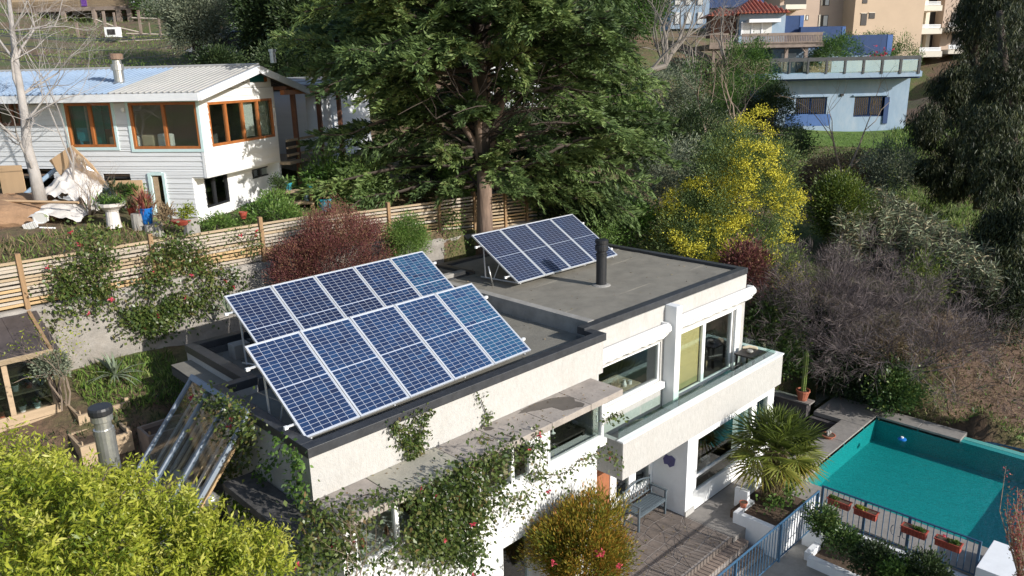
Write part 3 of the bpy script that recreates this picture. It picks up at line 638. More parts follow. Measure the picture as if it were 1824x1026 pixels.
# ---------------------------------------------------------------- SOLAR ARRAYS
cellm, nt, pb = _new('solar_cell'); N = nt.nodes; Lk = nt.links
a_ = N.new('ShaderNodeAttribute'); a_.attribute_name = 'rnd'; rp = N.new('ShaderNodeValToRGB'); e = rp.color_ramp.elements
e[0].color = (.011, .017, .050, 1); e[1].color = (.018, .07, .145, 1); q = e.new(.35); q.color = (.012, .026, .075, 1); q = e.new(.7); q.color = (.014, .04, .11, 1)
Lk.new(a_.outputs['Fac'], rp.inputs[0]); Lk.new(rp.outputs[0], pb.inputs['Base Color']); pb.inputs['Roughness'].default_value = .28; pb.inputs['Specular IOR Level'].default_value = .5
pb.inputs['Coat Weight'].default_value = .6; pb.inputs['Coat Roughness'].default_value = .06
backm = mat('module_backsheet', (.40, .44, .52), .4, .03, 3)
PW, PH, PG = 1.0, 1.99, .015
cells_v = {}
def cell_mesh(base):
    V = []; F = []; A = []; n = 0
    cw = (PW-.07)/6; chh = (PH-.09)/24
    for i in range(6):
        for j in range(24):
            x0 = .035+i*cw+.0042; x1 = .035+(i+1)*cw-.0042; y0 = .035+j*chh+.0033+(.016 if j >= 12 else 0); y1 = .035+(j+1)*chh-.0033+(.016 if j >= 12 else 0)
            V += [(x0, y0, .0365), (x1, y0, .0365), (x1, y1, .0365), (x0, y1, .0365)]; F.append((n, n+1, n+2, n+3)); n += 4
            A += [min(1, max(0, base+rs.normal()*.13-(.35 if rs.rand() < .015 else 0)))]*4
    me = bpy.data.meshes.new('solar_cells'); me.from_pydata(V, [], F); at_ = me.attributes.new('rnd', 'FLOAT', 'POINT'); at_.data.foreach_set('value', A); me.materials.append(cellm); return me
def box_mesh(name, mt, *bs):
    m = MB()
    for b_ in bs: m.box(*b_)
    me = bpy.data.meshes.new(name); me.from_pydata(np.concatenate(m.v).tolist(), [], m.f); me.materials.append(mt); return me
fr_me = box_mesh('module_frame', M['alu'], (0,0,0,PW,.022,.04), (0,PH-.022,0,PW,PH,.04), (0,.022,0,.022,PH-.022,.04), (PW-.022,.022,0,PW,PH-.022,.04))
bs_me = box_mesh('backsheet', backm, (.022,.022,.022,PW-.022,PH-.022,.034))
def array(loc, yaw, tilt, n, label, bases, rearz):
    t = thing('solar_array', label, 'solar panels', loc); t.rotation_euler = (0, 0, R(yaw))
    for k in range(n):
        o = bpy.data.objects.new('solar_panel', bs_me); col.objects.link(o); o.parent = t; o.location = (k*(PW+PG), 0, 0); o.rotation_euler = (R(tilt), 0, 0)
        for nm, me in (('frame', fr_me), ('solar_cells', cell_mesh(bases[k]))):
            c = bpy.data.objects.new(nm, me); col.objects.link(c); c.parent = o
            if nm == 'solar_cells': c['kind'] = 'stuff'
    L0 = n*(PW+PG); ct, st = math.cos(R(tilt)), math.sin(R(tilt)); WL[t.name] = np.zeros(3)
    for s_ in (.35, 1.6):
        MB().tube([(-.14, s_*ct, s_*st-.03), (L0+.1, s_*ct, s_*st-.03)], .022, 6).build('mounting_rail', M['alu'], t)
        for x in (-.14, L0+.1): MB().box(x-.03, s_*ct-.025, s_*st-.06, x+.03, s_*ct+.025, s_*st-.01).build('rail_end_cap', M['white'], t)
    for x in np.linspace(.12, L0-.15, 4):
        MB().tube([(x, .02, -.02), (x, 1.75*ct, rearz+.02)], .018, 5).build('base_rail', M['alu'], t)
        MB().tube([(x, 1.6*ct, 1.6*st-.05), (x, 1.6*ct-.05, rearz+.02)], .02, 5).build('rear_leg', M['alu'], t)
        MB().tube([(x, .9*ct, .9*st-.05), (x, 1.2*ct, rearz+.02)], .014, 5).build('brace', M['alu'], t)
    return t
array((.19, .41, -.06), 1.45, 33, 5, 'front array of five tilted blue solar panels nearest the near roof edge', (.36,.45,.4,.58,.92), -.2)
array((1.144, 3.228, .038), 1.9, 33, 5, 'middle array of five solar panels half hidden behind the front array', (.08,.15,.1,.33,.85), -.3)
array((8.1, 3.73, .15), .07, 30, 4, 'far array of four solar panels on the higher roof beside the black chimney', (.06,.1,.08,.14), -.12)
tb('cable_conduit', M['steel'], house, [(8.05, 5.0, -.05), (8.02, 4.8, .0), (7.95, 4.5, .0), (7.9, 4.6, .5)], .02)

# ---------------------------------------------------------------- lean-to glasshouse on the left wall
lt = thing('glass_lean_to', 'sloping glazed lean-to on the shaded left wall of the modern house', 'lean-to', (-.8, 3, -3))
ys = [1.85, 2.6, 3.35, 4.1]; T0 = (-.02, -.05); B0_ = (-1.35, -1.66)
for y in ys: MB().box(-.03, 0, -.03, 2.09, .05, .04, fr=Fr((T0[0], y, T0[1]), nrm(np.array([B0_[0]-T0[0], 0, B0_[1]-T0[1]])), (0, 1, 0), -nrm(np.cross(nrm(np.array([B0_[0]-T0[0], 0, B0_[1]-T0[1]])), (0, 1, 0))))).build('glazing_bar', mat('bar_paint', (.24,.28,.33), .7) if y == ys[0] else bpy.data.materials['bar_paint'], lt)
bp_m = bpy.data.materials['bar_paint']
sf = Fr((T0[0], 0, T0[1]), nrm(np.array([B0_[0]-T0[0], 0, B0_[1]-T0[1]])), (0, 1, 0), -nrm(np.cross(nrm(np.array([B0_[0]-T0[0], 0, B0_[1]-T0[1]])), (0, 1, 0))))
for a, b_ in zip(ys[:-1], ys[1:]): MB().box(.02, a+.052, 0, 2.06, b_-.002, .008, fr=sf).build('pane', M['polycarb'], lt)
MB().box(-.08, 1.85, -.05, .02, 4.15, .05, fr=sf).build('top_rail', bp_m, lt); MB().box(2.06, 1.85, -.05, 2.12, 4.15, .05, fr=sf).build('bottom_rail', bp_m, lt)
bx('base_wall', M['stucco'], lt, -1.4, 1.85, -4.5, -1.3, 4.15, -1.72)
for k in range(11):
    y = 1.93+k*.195; MB().box(.15, y, -.16, 1.95, y+.08, -.12, fr=sf).build('inner_slat', M['fence_old'] if k % 3 else M['fence_new'], lt)
tb('flue_pipe', M['steel'], lt, [(-.75, 1.9, -1.35), (-.8, 3.2, -1.33)], .13, 12)
fl = thing('flue', 'galvanised metal chimney flue rising behind the lime green tree', 'flue', (-2.34, .95, -3))
MB().lathe([(.125, 0), (.125, 3.85)], (-2.34, 1.0, -3), 18, top=True).build('pipe', M['steel'], fl, smooth=False)
MB().lathe([(.105, 0), (.105, .1), (.135, .12), (.135, .2), (.10, .21)], (-2.34, 1.0, .85), 18).build('collar', M['steel'], fl); MB().lathe([(.145, 0), (.15, .01), (.15, .07), (.14, .1)], (-2.34, 1.0, 1.06), 18).build('cowl', M['black_metal'], fl)
for z in (-.2, .78): MB().lathe([(.132, 0), (.132, .03)], (-2.34, 1.0, z), 18, top=False).build('seam_band', M['steel'], fl)

# ================================================================ TERRACE AND POOL
def struct(name, m, mt, **kw): return m.build(name, mt, None, kind='structure', **kw)
ter = struct('terrace', MB().box(4.5, -1.84, -5.5, 9.38, .4, -5.204), M['mortar'])
struct('side_path', MB().box(9.39, -1.9, -5.5, 13.9, -.62, -5.2), M['coping'])
# irregular flagstones: jittered grid cells, inset
def flags(x0, y0, x1, y1, s, z, mt, parent):
    nx, ny = int((x1-x0)/s), int((y1-y0)/s); G_ = np.zeros((ny+1, nx+1, 2))
    for j in range(ny+1):
        for i in range(nx+1):
            G_[j, i] = (x0+(x1-x0)*i/nx+(0 if i in (0, nx) else (rs.rand()-.5)*s*.6), y0+(y1-y0)*j/ny+(0 if j in (0, ny) else (rs.rand()-.5)*s*.6))
    for j in range(ny):
        for i in range(nx):
            q = [G_[j, i], G_[j, i+1], G_[j+1, i+1], G_[j+1, i]]; c = sum(q)/4
            polys = [q]
            if rs.rand() < .45: polys = [[q[0], q[1], q[2]], [q[0], q[2], q[3]]]
            for pq_ in polys:
                c = sum(pq_)/len(pq_); pp = [tuple(c+(p-c)*(1-.022/np.linalg.norm(p-c))) for p in pq_]
                MB().prism(pp, z, z+.015+.006*rs.rand()).build('flagstone', mt, parent)
flags(6.2, -1.8, 9.36, .32, .3, -5.213, M['stone'], ter)
st = struct('steps', MB().box(4.5, -2.12, -5.7, 9.7, -1.85, -5.36).box(4.5, -2.42, -5.8, 9.9, -2.13, -5.52), M['mortar'])
for k in range(34):
    x = 5.4+k*.127
    bx('tread_board', M['grey_wood'], st, x, -2.12, -5.358, x+.115, -1.855, -5.33); bx('tread_board', M['grey_wood'], st, x+.1, -2.42, -5.518, x+.215, -2.13, -5.49)
    if k < 32: bx('riser_stone', M['stone'], st, x, -1.862, -5.33, x+.115, -1.842, -5.195)
struct('lower_path', MB().box(4, -4.6, -5.9, 11.3, -2.43, -5.66), M['concrete'])
# pool shell
pool = thing('swimming_pool', 'turquoise swimming pool with a long far overflow edge at the right of the photo', 'pool', (15.5, -4, -6.7))
PX0, PX1, PY0, PY1 = 12.95, 18.2, -7.0, -1.8
bx('pool_floor', M['poolplaster'], pool, PX0-.2, PY0-.2, -6.62, PX1+.2, PY1+.2, -5.98)
bx('pool_wall', M['poolplaster'], pool, PX0-.2, PY0-.2, -6.5, PX0, PY1+.2, -5.24); bx('pool_wall', M['poolplaster'], pool, PX1, PY0-.2, -6.5, PX1+.2, PY1+.2, -5.262)
bx('pool_wall', M['poolplaster'], pool, PX0, PY1, -6.5, PX1, PY1+.2, -5.24); bx('pool_wall', M['poolplaster'], pool, PX0, PY0-.2, -6.5, PX1, PY0, -5.24)
wm, nt, p = _new('pool_water'); N = nt.nodes; Lk = nt.links; N.remove(p)
t_ = N.new('ShaderNodeBsdfTransparent'); t_.inputs[0].default_value = (.5, .94, .94, 1); g_ = N.new('ShaderNodeBsdfGlossy'); g_.inputs['Roughness'].default_value = .02
tc = N.new('ShaderNodeTexCoord'); no = N.new('ShaderNodeTexNoise'); no.inputs['Scale'].default_value = 9; no.inputs['Detail'].default_value = 3; Lk.new(tc.outputs['Object'], no.inputs['Vector'])
bp_ = N.new('ShaderNodeBump'); bp_.inputs['Strength'].default_value = .8; bp_.inputs['Distance'].default_value = .03; Lk.new(no.outputs[0], bp_.inputs['Height']); Lk.new(bp_.outputs[0], g_.inputs['Normal'])
f_ = N.new('ShaderNodeFresnel'); ge = N.new('ShaderNodeNewGeometry'); io = N.new('ShaderNodeMath'); io.operation = 'MULTIPLY_ADD'; io.inputs[1].default_value = -.5781; io.inputs[2].default_value = 1.33; Lk.new(ge.outputs['Backfacing'], io.inputs[0]); Lk.new(io.outputs[0], f_.inputs[0]); Lk.new(bp_.outputs[0], f_.inputs['Normal']); mx = N.new('ShaderNodeMixShader')
Lk.new(f_.outputs[0], mx.inputs[0]); Lk.new(t_.outputs[0], mx.inputs[1]); Lk.new(g_.outputs[0], mx.inputs[2]); Lk.new(mx.outputs[0], N['Material Output'].inputs[0])
nn = 90; X = np.linspace(PX0+.001, PX1+.05, nn); Y = np.linspace(PY0+.001, PY1-.001, nn); XX, YY = np.meshgrid(X, Y)
ZZ = -5.27+.003*np.sin(XX*9+YY*4)+.003*np.sin(YY*11-XX*3)+.002*rs.rand(nn, nn)
i0 = np.arange((nn-1)*nn).reshape(nn-1, nn)[:, :-1].ravel()
setp(MB().add(np.stack([XX, YY, ZZ], 2).reshape(-1, 3), np.stack([i0, i0+1, i0+nn+1, i0+nn], 1).tolist()).build('water', wm, None, smooth=True), kind='structure')
for x0, y0, x1, y1 in ((12.6,-1.8,14.2,-1.12),(14.21,-1.8,15.8,-1.12),(15.81,-1.8,17.2,-1.12),(17.21,-1.8,18.85,-.25),(18.2,-3.0,18.85,-1.81),(18.2,-4.15,18.85,-3.01)):
    bx('coping_slab', M['coping'], pool, x0, y0, -5.34, x1, y1, -5.2, bevel=.012)
bx('overflow_edge', mat('overflow_mosaic', (.10,.34,.31), .6, .25, 30), pool, 18.41, PY0, -7.2, 18.62, -4.16, -5.256)
bx('coping_slab', M['coping'], pool, 11.75, -6.9, -5.34, 12.95, -1.81, -5.2)
simple('pool_float', 'small blue and white chlorine float on the pool water', 'pool float', [('float_body', 'blue_plastic', MB().lathe([(.05,0),(.12,.03),(.12,.06),(.06,.09)], (17.2,-2.9,-5.29), 14)), ('float_cap', 'white', MB().lathe([(.04,0),(.035,.03)], (17.2,-2.9,-5.2), 10))])
# sunken corner with dark stone walls
pit = thing('stone_planter_wall', 'low dark stone wall around the sunken corner beyond the house', 'wall', (15.5, 0, -6.2))
bx('wall_face', M['darkstone'], pit, 13.9, 1.0, -6.4, 17.3, 1.25, -4.95); bx('wall_face', M['darkstone'], pit, 17.0, -.1, -6.4, 17.3, 1.0, -4.95)
bx('wall_cap', M['coping'], pit, 13.85, .95, -4.95, 17.35, 1.3, -4.9); bx('wall_cap', M['coping'], pit, 16.95, -.2, -4.95, 17.35, .95, -4.9)
struct('sunken_floor', MB().box(13.9, -1.11, -6.4, 17.2, 1.0, -6.2), M['darkstone'])
bx('wall_face', M['darkstone'], pit, 17.01, -1.1, -6.2, 17.2, -.2, -5.35)
gf = thing('glass_fence', 'frameless clear glass fence at the far corner of the pool deck', 'fence', (18.4, .0, -5.2))
bx('pane', M['glass_green'], gf, 17.4, -.2, -5.2, 18.8, -.19, -4.3); bx('pane', M['glass_green'], gf, 18.82, -1.6, -5.2, 18.83, -.2, -4.3)
# brick-red bowl, pots
def pot(name, label, c, r, h, m_, cat='plant pot', soil=True, n=14, parent=None):
    p = [('pot_body', m_, MB().lathe([(r*.62, 0), (r*.9, h*.85), (r, h*.86), (r, h), (r*.88, h), (r*.86, h*.9)], c, n, top=False))]
    if soil: p.append(('soil', 'soil', MB().lathe([(r*.86, h*.88), (r*.1, h*.93)], c, n)))
    return simple(name, label, cat, p)
pot('plant_pot', 'cracked cream and terracotta pot holding the tall cactus', (17.15,.12,-4.9), .22, .34, 'terracotta')
cac = thing('column_cactus', 'single tall ribbed column cactus in a terracotta pot beside the sunken corner', 'cactus', (17.15,.12,-4.6))
V = []
for i, z in enumerate(np.linspace(0, 1.35, 12)):
    rr = .075*(1-.05*math.sin(i*2.))*(1 if i < 11 else .45)
    for j in range(16): q = 2*math.pi*j/16; k = rr*(1 if j % 2 else .68); V.append((17.15+.02*math.sin(z*2)+k*math.cos(q), .12+k*math.sin(q), -4.6+z))
MB().add(V, [(i*16+j, i*16+(j+1) % 16, (i+1)*16+(j+1) % 16, (i+1)*16+j) for i in range(11) for j in range(16)]+[tuple(range(176, 192))]).build('cactus_column', mat('cactus_skin', (.16,.22,.05), .6, .25, 5, stain=.5, sc=(.3,.26,.1), sscale=4), cac)
bw = pot('clay_dish', 'shallow square clay dish with stones on the pool coping', (15.75,-1.35,-5.2), .2, .1, 'terracotta')
for k in range(3): MB().blob((15.7+.07*k,-1.35+.04*(k % 2),-5.06), (.045,.04,.06), 8, 5).build('pebble', M['concrete'], bw)
# bench
def bench(loc):
    t = thing('garden_bench', 'blue grey slatted garden bench with lattice back against the entrance wall', 'bench', loc); W = 1.12; f = Fr(loc); m_ = M['bench']; x0, x1 = -W/2, W/2
    for k in range(6): MB().box(x0+.03, -.22+.07*k, .42, x1-.03, -.165+.07*k, .442, fr=f).build('seat_slat', m_, t)
    for x in (x0, x1-.045):
        MB().box(x, -.24, 0, x+.045, -.195, .64, fr=f).build('leg', m_, t); MB().tube([f.w((x+.022, .2, 0)), f.w((x+.022, .2, .45)), f.w((x+.022, .26, .88))], .026, 5).build('leg', m_, t)
        MB().box(x-.004, -.26, .64, x+.05, .22, .665, fr=f).build('armrest', m_, t); MB().box(x+.008, -.195, .38, x+.036, .2, .418, fr=f).build('side_rail', m_, t); MB().box(x+.008, -.195, .14, x+.036, .2, .165, fr=f).build('stretcher', m_, t)
    MB().box(x0+.046, -.235, .36, x1-.046, -.205, .418, fr=f).build('front_rail', m_, t)
    MB().tube([f.w((x0+.02, .215, .52)), f.w((x1-.02, .215, .52))], .018, 5).build('back_rail', m_, t)
    MB().tube([f.w((x0+.02+(W-.04)*q, .262, .80+.12*math.sin(math.pi*q))) for q in np.linspace(0, 1, 11)], .022, 6).build('top_rail', m_, t)
    for k in range(6):
        xa = x0+.12+k*.15; 
        for s in (-1, 1): MB().tube([f.w((xa+.075-s*.075, .22, .53)), f.w((xa+.075+s*.075, .258, .82))], .009, 4).build('lattice_bar', m_, t)
    for k in range(7): xa = x0+.12+k*.148; MB().tube([f.w((xa, .22, .53)), f.w((xa, .258, .84))], .009, 4).build('back_bar', m_, t)
bench((8.6, .04, -5.197))
# palm planter
pp = thing('white_planter', 'white rendered planter with a stepped corner at the foot of the fan palm', 'planter', (10.9, -2.2, -5.6))
bx('planter_wall', M['wall_white'], pp, 9.95, -2.75, -5.8, 10.1, -1.55, -4.92, bevel=.01); bx('planter_wall', M['wall_white'], pp, 10.1, -2.75, -5.8, 12.0, -2.62, -4.92, bevel=.01); bx('planter_wall', M['wall_white'], pp, 10.1, -1.68, -5.2, 10.75, -1.55, -4.92, bevel=.01)
bx('planter_wall', M['wall_white'], pp, 10.62, -1.55, -5.2, 10.75, -1.2, -4.7, bevel=.01); bx('planter_wall', M['wall_white'], pp, 10.75, -1.4, -5.2, 11.7, -1.27, -4.75, bevel=.01)
bx('planter_soil', M['soil'], pp, 10.1, -2.62, -5.3, 11.74, -1.4, -5.0)
pot('plant_pot', 'small round terracotta pot on the white planter corner', (10.3,-1.62,-4.92), .1, .14, 'terracotta')
palm = thing('fan_palm', 'fan palm with shaggy trunk in the white planter beside the pool', 'palm', (11.1, -1.95, -5.0))
pb0 = np.array([11.1,-1.95,-5.0]); ptop = np.array([11.22,-1.9,-3.62])
MB().tube([pb0, pb0+(ptop-pb0)*.3, pb0+(ptop-pb0)*.7, ptop], [.15,.17,.2,.17], 12).build('trunk', mat('palm_trunk', (.11,.075,.05), .95, .4, 9, .8, 12), palm, smooth=True)
nf = 2600; hh = rs.rand(nf); an = rs.rand(nf)*6.283; Pq = pb0+(ptop-pb0)*hh[:, None]+np.stack([np.cos(an), np.sin(an), 0*an], 1)*(.16+.04*hh)[:, None]
leaves('trunk_fibre', Pq, np.stack([np.cos(an), np.sin(an), -.2-1.2*rs.rand(nf)], 1), .13, .16, LM['dry'], palm, .02)
def fan(b_, c, d, Lp, Lb, b3, n=30):
    "a palm fan: petiole along d, blade segments radiating in its plane"
    d = nrm(d); e = c+d*Lp-np.array([0, 0, .06*Lp]); b_.tube([c, (c+e)/2+np.array([0, 0, .04]), e], [.016, .012, .009], 5)
    s = nrm(np.cross(d, [0, 0, 1.])+rs.normal(size=3)*.15); P = []; D = []; S = []; W = []
    up = nrm(np.cross(s, d))
    for k in range(n):
        a = (-.5+k/(n-1))*4.3; dd = nrm(d*math.cos(a)+s*math.sin(a)+up*(.18-.1*abs(a)))
        P.append(e); D.append(dd); S.append(Lb*(.86+.14*math.cos(a))*(.92+.16*rs.rand())); W.append(np.cross(dd, up)+up*(.55 if k % 2 else -.55))
    b3[0] += P; b3[1] += D; b3[2] += S; b3[3] += W
NF = 46
for k in range(NF):
    el = R(80-112*(k/NF)**.85); an_ = k*2.399; d = np.array([math.cos(an_)*math.cos(el), math.sin(an_)*math.cos(el), math.sin(el)]); b_ = MB(); b3 = [[], [], [], []]
    fan(b_, ptop, d, .5+.25*rs.rand(), .62+.12*rs.rand(), b3)
    stem = b_.build('leaf_stalk', LM['palm'] if False else M['stalk'] if 'stalk' in M else M.setdefault('stalk', mat('palm_stalk', (.16,.19,.05), .5, .2, 5)), palm, smooth=True)
    base = .75*(k/NF)**1.3 if el < .9 else .1
    rnd_ = np.clip(base*np.ones(len(b3[0]))+rs.rand(len(b3[0]))*.3, 0, 1)
    leaves('palm_leaf', b3[0], b3[1], np.array(b3[2]), .075, LM['palm'], palm, .16 if el > 0 else .28, rnd_, wide=nrm(np.array(b3[3])))
# ---------------------------------------------------------------- blue railings
def railing(name, label, A, Bv, zb, h, pitch, posts, m_=None, cat='railing'):
    A = np.array([*A, zb], float); Bv = np.array([*Bv, zb], float); L = np.linalg.norm(Bv-A); d = (Bv-A)/L; t = thing(name, label, cat, A); m_ = m_ or M['blue_metal']
    z = np.array([0, 0, 1.]); MB().tube([A+z*h, Bv+z*h], .024, 6).build('top_rail', m_, t); MB().tube([A+z*.1, Bv+z*.1], .016, 5).build('bottom_rail', m_, t)
    n = int(L/pitch); bar = None
    for k in range(1, n):
        p = A+d*L*k/n; MB().tube([p+z*.1, p+z*h], .0105, 5, caps=False).build('bar', m_, t)
    for q in posts: p = A+d*q; MB().box(p[0]-.025, p[1]-.025, zb, p[0]+.025, p[1]+.025, zb+h+.01).build('post', m_, t)
    return t
railing('metal_railing', 'blue metal railing along the steps below the terrace', (5.6, -2.95), (11.2, -3.02), -5.3, 1.0, .125, (0, 1.9, 3.8, 5.58))
railing('metal_railing', 'blue metal railing hung with planter boxes along the near side of the pool', (11.48, -2.98), (11.55, -6.3), -5.2, .9, .125, (0.02, 1.0, 1.95, 3.3))
sc = MB()
for y, s in ((-4.62, 1), (-4.74, -1), (-4.86, 1)):
    sc.tube([(11.5, y+s*.05*math.sin(a), -4.75+.1*math.cos(a)*1.2) for a in np.linspace(0, 3.5, 9)], .008, 4)
setp(sc.build('scroll_ornament', M['blue_metal'], bpy.data.objects['metal_railing.001']))
for y, l, fl_ in ((-3.45, 'first red planter box on the blue pool railing, nearest the palm, with green leaves', 'bright'), (-4.05, 'second red planter box on the blue pool railing with a pale yellow succulent', 'lime'), (-5.08, 'third red planter box on the blue pool railing with low green rosettes', 'green'), (-5.75, 'fourth red planter box on the blue pool railing with a pink flower', 'green')):
    t = thing('planter_box', l, 'planter box', (11.38, y, -4.62), 'red planter boxes on the pool railing'); f = Fr((11.36, y, -4.60))
    MB().prism([(-.07,0),(.07,0),(.095,.16),(-.095,.16)], -.24, .24, fr=Fr((11.36,y,-4.60),(0,1,0),(1,0,0)), ax=0).build('trough', M['red_plastic'], t)
    for x0, y0, x1, y1 in ((-.105,-.26,.105,-.235),(-.105,.235,.105,.26),(-.105,-.235,-.085,.235),(.085,-.235,.105,.235)): MB().box(x0,y0,.15,x1,y1,.175,fr=f).build('rim', M['red_plastic'], t)
    MB().box(-.085,-.23,.1,.085,.23,.165,fr=f).build('soil', M['soil'], t)
    for k in range(6): MB().box(-.108,-.2+k*.075,.02,-.1,-.18+k*.075,.14,fr=f).build('rib', M['red_plastic'], t)
    n = 160; q = f.w(np.stack([rs.normal(size=n)*.03, rs.normal(size=n)*.05+rs.choice([-.1, .05, .12]), np.full(n, .17)], 1)); leaves('foliage', q, rs.normal(size=(n,3))+[0,0,.9], .07, .45, LM[fl_], t, .01)
    if 'pink' in l: leaves('blossom', np.repeat([f.w((0,.1,.24))], 10, 0), rs.normal(size=(10,3)), .05, .8, LM['pink'], t)
# lower garden: white walls and bed
gw = thing('garden_wall', 'low white garden walls stepping down below the pool railing', 'wall', (11, -4, -5.9))
bx('wall_face', M['wall_white'], gw, 10.9, -3.3, -6, 11.08, -2.85, -5.05, bevel=.01); bx('wall_face', M['wall_white'], gw, 10.2, -7.4, -6.2, 10.38, -3.3, -5.45, bevel=.01); bx('wall_face', M['wall_white'], gw, 10.38, -3.3, -6.2, 11.08, -3.15, -5.45, bevel=.01)
bx('wall_face', M['wall_white'], gw, 11.6, -6.9, -6.2, 11.74, -3.1, -5.3); bx('bed_soil', M['soil'], gw, 10.38, -7.3, -6.1, 11.6, -3.31, -5.6)
wb = bx('white_wall', M['wall_white'], None, 11.3, -7.6, -6.2, 12.6, -6.32, -4.75, bevel=.01); setp(wb, 'blank white wall block at the near right end of the pool railing', 'wall')
gp = thing('green_fence_posts', 'thin green wire fence along the brown slope behind the pool', 'fence', (19.5, -3, -5.6))
for k, (u, v) in enumerate(((1652,690),(1747,740))):
    p = onp(u, v+45, 2, -5.6); MB().tube([p, p+np.array([0,0,1.0])], .022, 6).build('post', mat('green_post', (.02,.08,.05), .5) if k == 0 else bpy.data.materials['green_post'], gp)
simple('pool_pipe', 'blue pipe along the ground behind the overflow edge of the pool', 'pipe', [('pipe_body', 'blue_metal', MB().tube([(19.0,-4.6,-5.45),(19.1,-5.0,-5.4),(19.2,-7.5,-5.4)], .05, 8))])

# ================================================================ YARD LEFT: retaining wall, fences, sheds
rw = thing('retaining_wall', 'rough rendered retaining wall below the slatted fence, partly in the shadow of the arrays', 'wall', (2, 8.1, -1.2))
def rough_wall(x0, x1, y, z0, z1f, mt, th=.3, amp=.03):
    nx = int((x1-x0)/.18); nz = 10; V = []; F = []
    for j in range(nz+1):
        for i in range(nx+1):
            x = x0+(x1-x0)*i/nx; z = z0+(z1f(x)-z0)*j/nz; V.append((x, y+(rs.rand()-.5)*amp+.03*math.sin(x*1.7+z*2), z))
    for j in range(nz):
        for i in range(nx): a = j*(nx+1)+i; F.append((a, a+1, a+nx+2, a+nx+1))
    n0 = len(V)
    for i in range(nx+1): x = x0+(x1-x0)*i/nx; V.append((x, y+th, z1f(x)))
    F += [(nz*(nx+1)+i, nz*(nx+1)+i+1, n0+i+1, n0+i) for i in range(nx)]
    return MB().add(V, F).build('wall_face', mt, rw, smooth=True)
rough_wall(-6, 4.6, 8.02, -1.4, lambda x: .88+.03*math.sin(x), M['retain'])
rough_wall(4.6, 9.3, 8.1, -1.2, lambda x: .95+.05*math.sin(x*2)-.09*(x-4.6), M['retain'])
rough_wall(9.3, 14.6, 8.3, -1.2, lambda x: .42+.03*math.sin(x*2), M['retain'])
def slat_fence(name, label, x0, x1, y, zt, zb, rows, posts, mats, sh=.054, tilt=.0):
    t = thing(name, label, 'fence', (x0, y, zb(x0)))
    xs_ = [x0]+posts+[x1]
    for a, b_ in zip(xs_[:-1], xs_[1:]):
        for k in range(rows):
            f0, f1 = k/(rows-1), 0; za = zb(a)+(zt(a)-zb(a)-sh)*k/(rows-1)+rs.normal()*.006; zc = zb(b_)+(zt(b_)-zb(b_)-sh)*k/(rows-1)+rs.normal()*.006
            yo = y+rs.normal()*.004; V = [(a+.02, yo, za), (b_-.02, yo, zc), (b_-.02, yo+.022, zc), (a+.02, yo+.022, za)]; V += [(q[0], q[1], q[2]+sh*(.9+.2*rs.rand())) for q in V]
            MB().add(V, [(0,3,2,1),(4,5,6,7),(0,1,5,4),(1,2,6,5),(2,3,7,6),(3,0,4,7)]).build('slat', mats(k, a), t)
    for p in posts: MB().box(p-.045, y-.06, zb(p)-.35, p+.045, y+.06, zt(p)+.16).build('post', M['post'], t)
    return t
def fm(k, a):
    q = rs.rand()
    return M['fence_new'] if k < 5 and q < .6 else (M['fence_mid'] if q < .35 else M['fence_old'])
slat_fence('slatted_fence', 'long slatted fence of grey and yellow boards left of the red bush', -6, 4.9, 8.12, lambda x: 1.84, lambda x: .92, 12, [-4.2, -1.6, .95, 3.56], fm)
slat_fence('slatted_fence', 'tall slatted fence with square posts behind the cypress trunk and green climber', 4.9, 14.7, 8.42, lambda x: 1.72-.025*(x-5), lambda x: .72-.07*(x-5), 13, [7.58, 9.42, 10.85, 12.2, 13.2, 14.35], lambda k, a: M['fence_new'] if k < 6 and rs.rand() < .45 else (M['fence_mid'] if rs.rand() < .7 else M['fence_old']))
# potting shed
gh = thing('potting_shed', 'small timber potting shed with dark sloping roof and shelves of pots at the left edge', 'shed', (-3, 7.3, -1.2))
gx0, gx1, gy0, gy1, gz = -5.2, -1.62, 6.86, 8.0, -1.2
RF = Fr((0, gy0-.12, .29), (1, 0, 0), nrm(np.array([0, 1.3, .50])), nrm(np.array([0, -.50, 1.3])))
for k in range(6): MB().box(gx0+.62*k, 0, 0, gx0+.62*k+.615, 1.42, .03, fr=RF).build('roof_panel', mat('shed_roof_glass', (.06,.05,.05), .35, .35, 3, stain=.4, sc=(.13,.11,.1)) if k == 0 else bpy.data.materials['shed_roof_glass'], gh)
for x in (gx1-.03, gx0): MB().box(x, -.02, -.03, x+.06, 1.44, .06, fr=RF).build('roof_edge_board', M['post'], gh)
MB().box(gx0, -.03, -.06, gx1+.03, 0, .05, fr=RF).build('fascia_board', M['fence_mid'], gh)
for x in (gx0, -3.4, -2.45, gx1-.1):
    bx('post', M['timber'], gh, x, gy0-.02, gz, x+.09, gy0+.07, .24)
bx('post', M['timber'], gh, gx1-.1, gy1-.1, gz, gx1-.01, gy1, .65)
for z in (-.95, -.5, -.12): bx('shelf', M['timber'], gh, gx0, gy0+.1, z, gx1-.12, gy0+.55, z+.03)
for z0, z1 in ((-1.2, -1.02), (-1.01, -.83)): bx('front_board', M['timber'], gh, gx0, gy0-.03, z0, gx1, gy0-.021, z1)
bx('back_board', M['retain'], gh, gx0, gy1-.1, gz, gx1-.12, gy1-.05, .6); bx('window_glass', M['glass_far'], gh, -3.3, gy0+.02, -.8, gx1-.1, gy0+.028, .2)
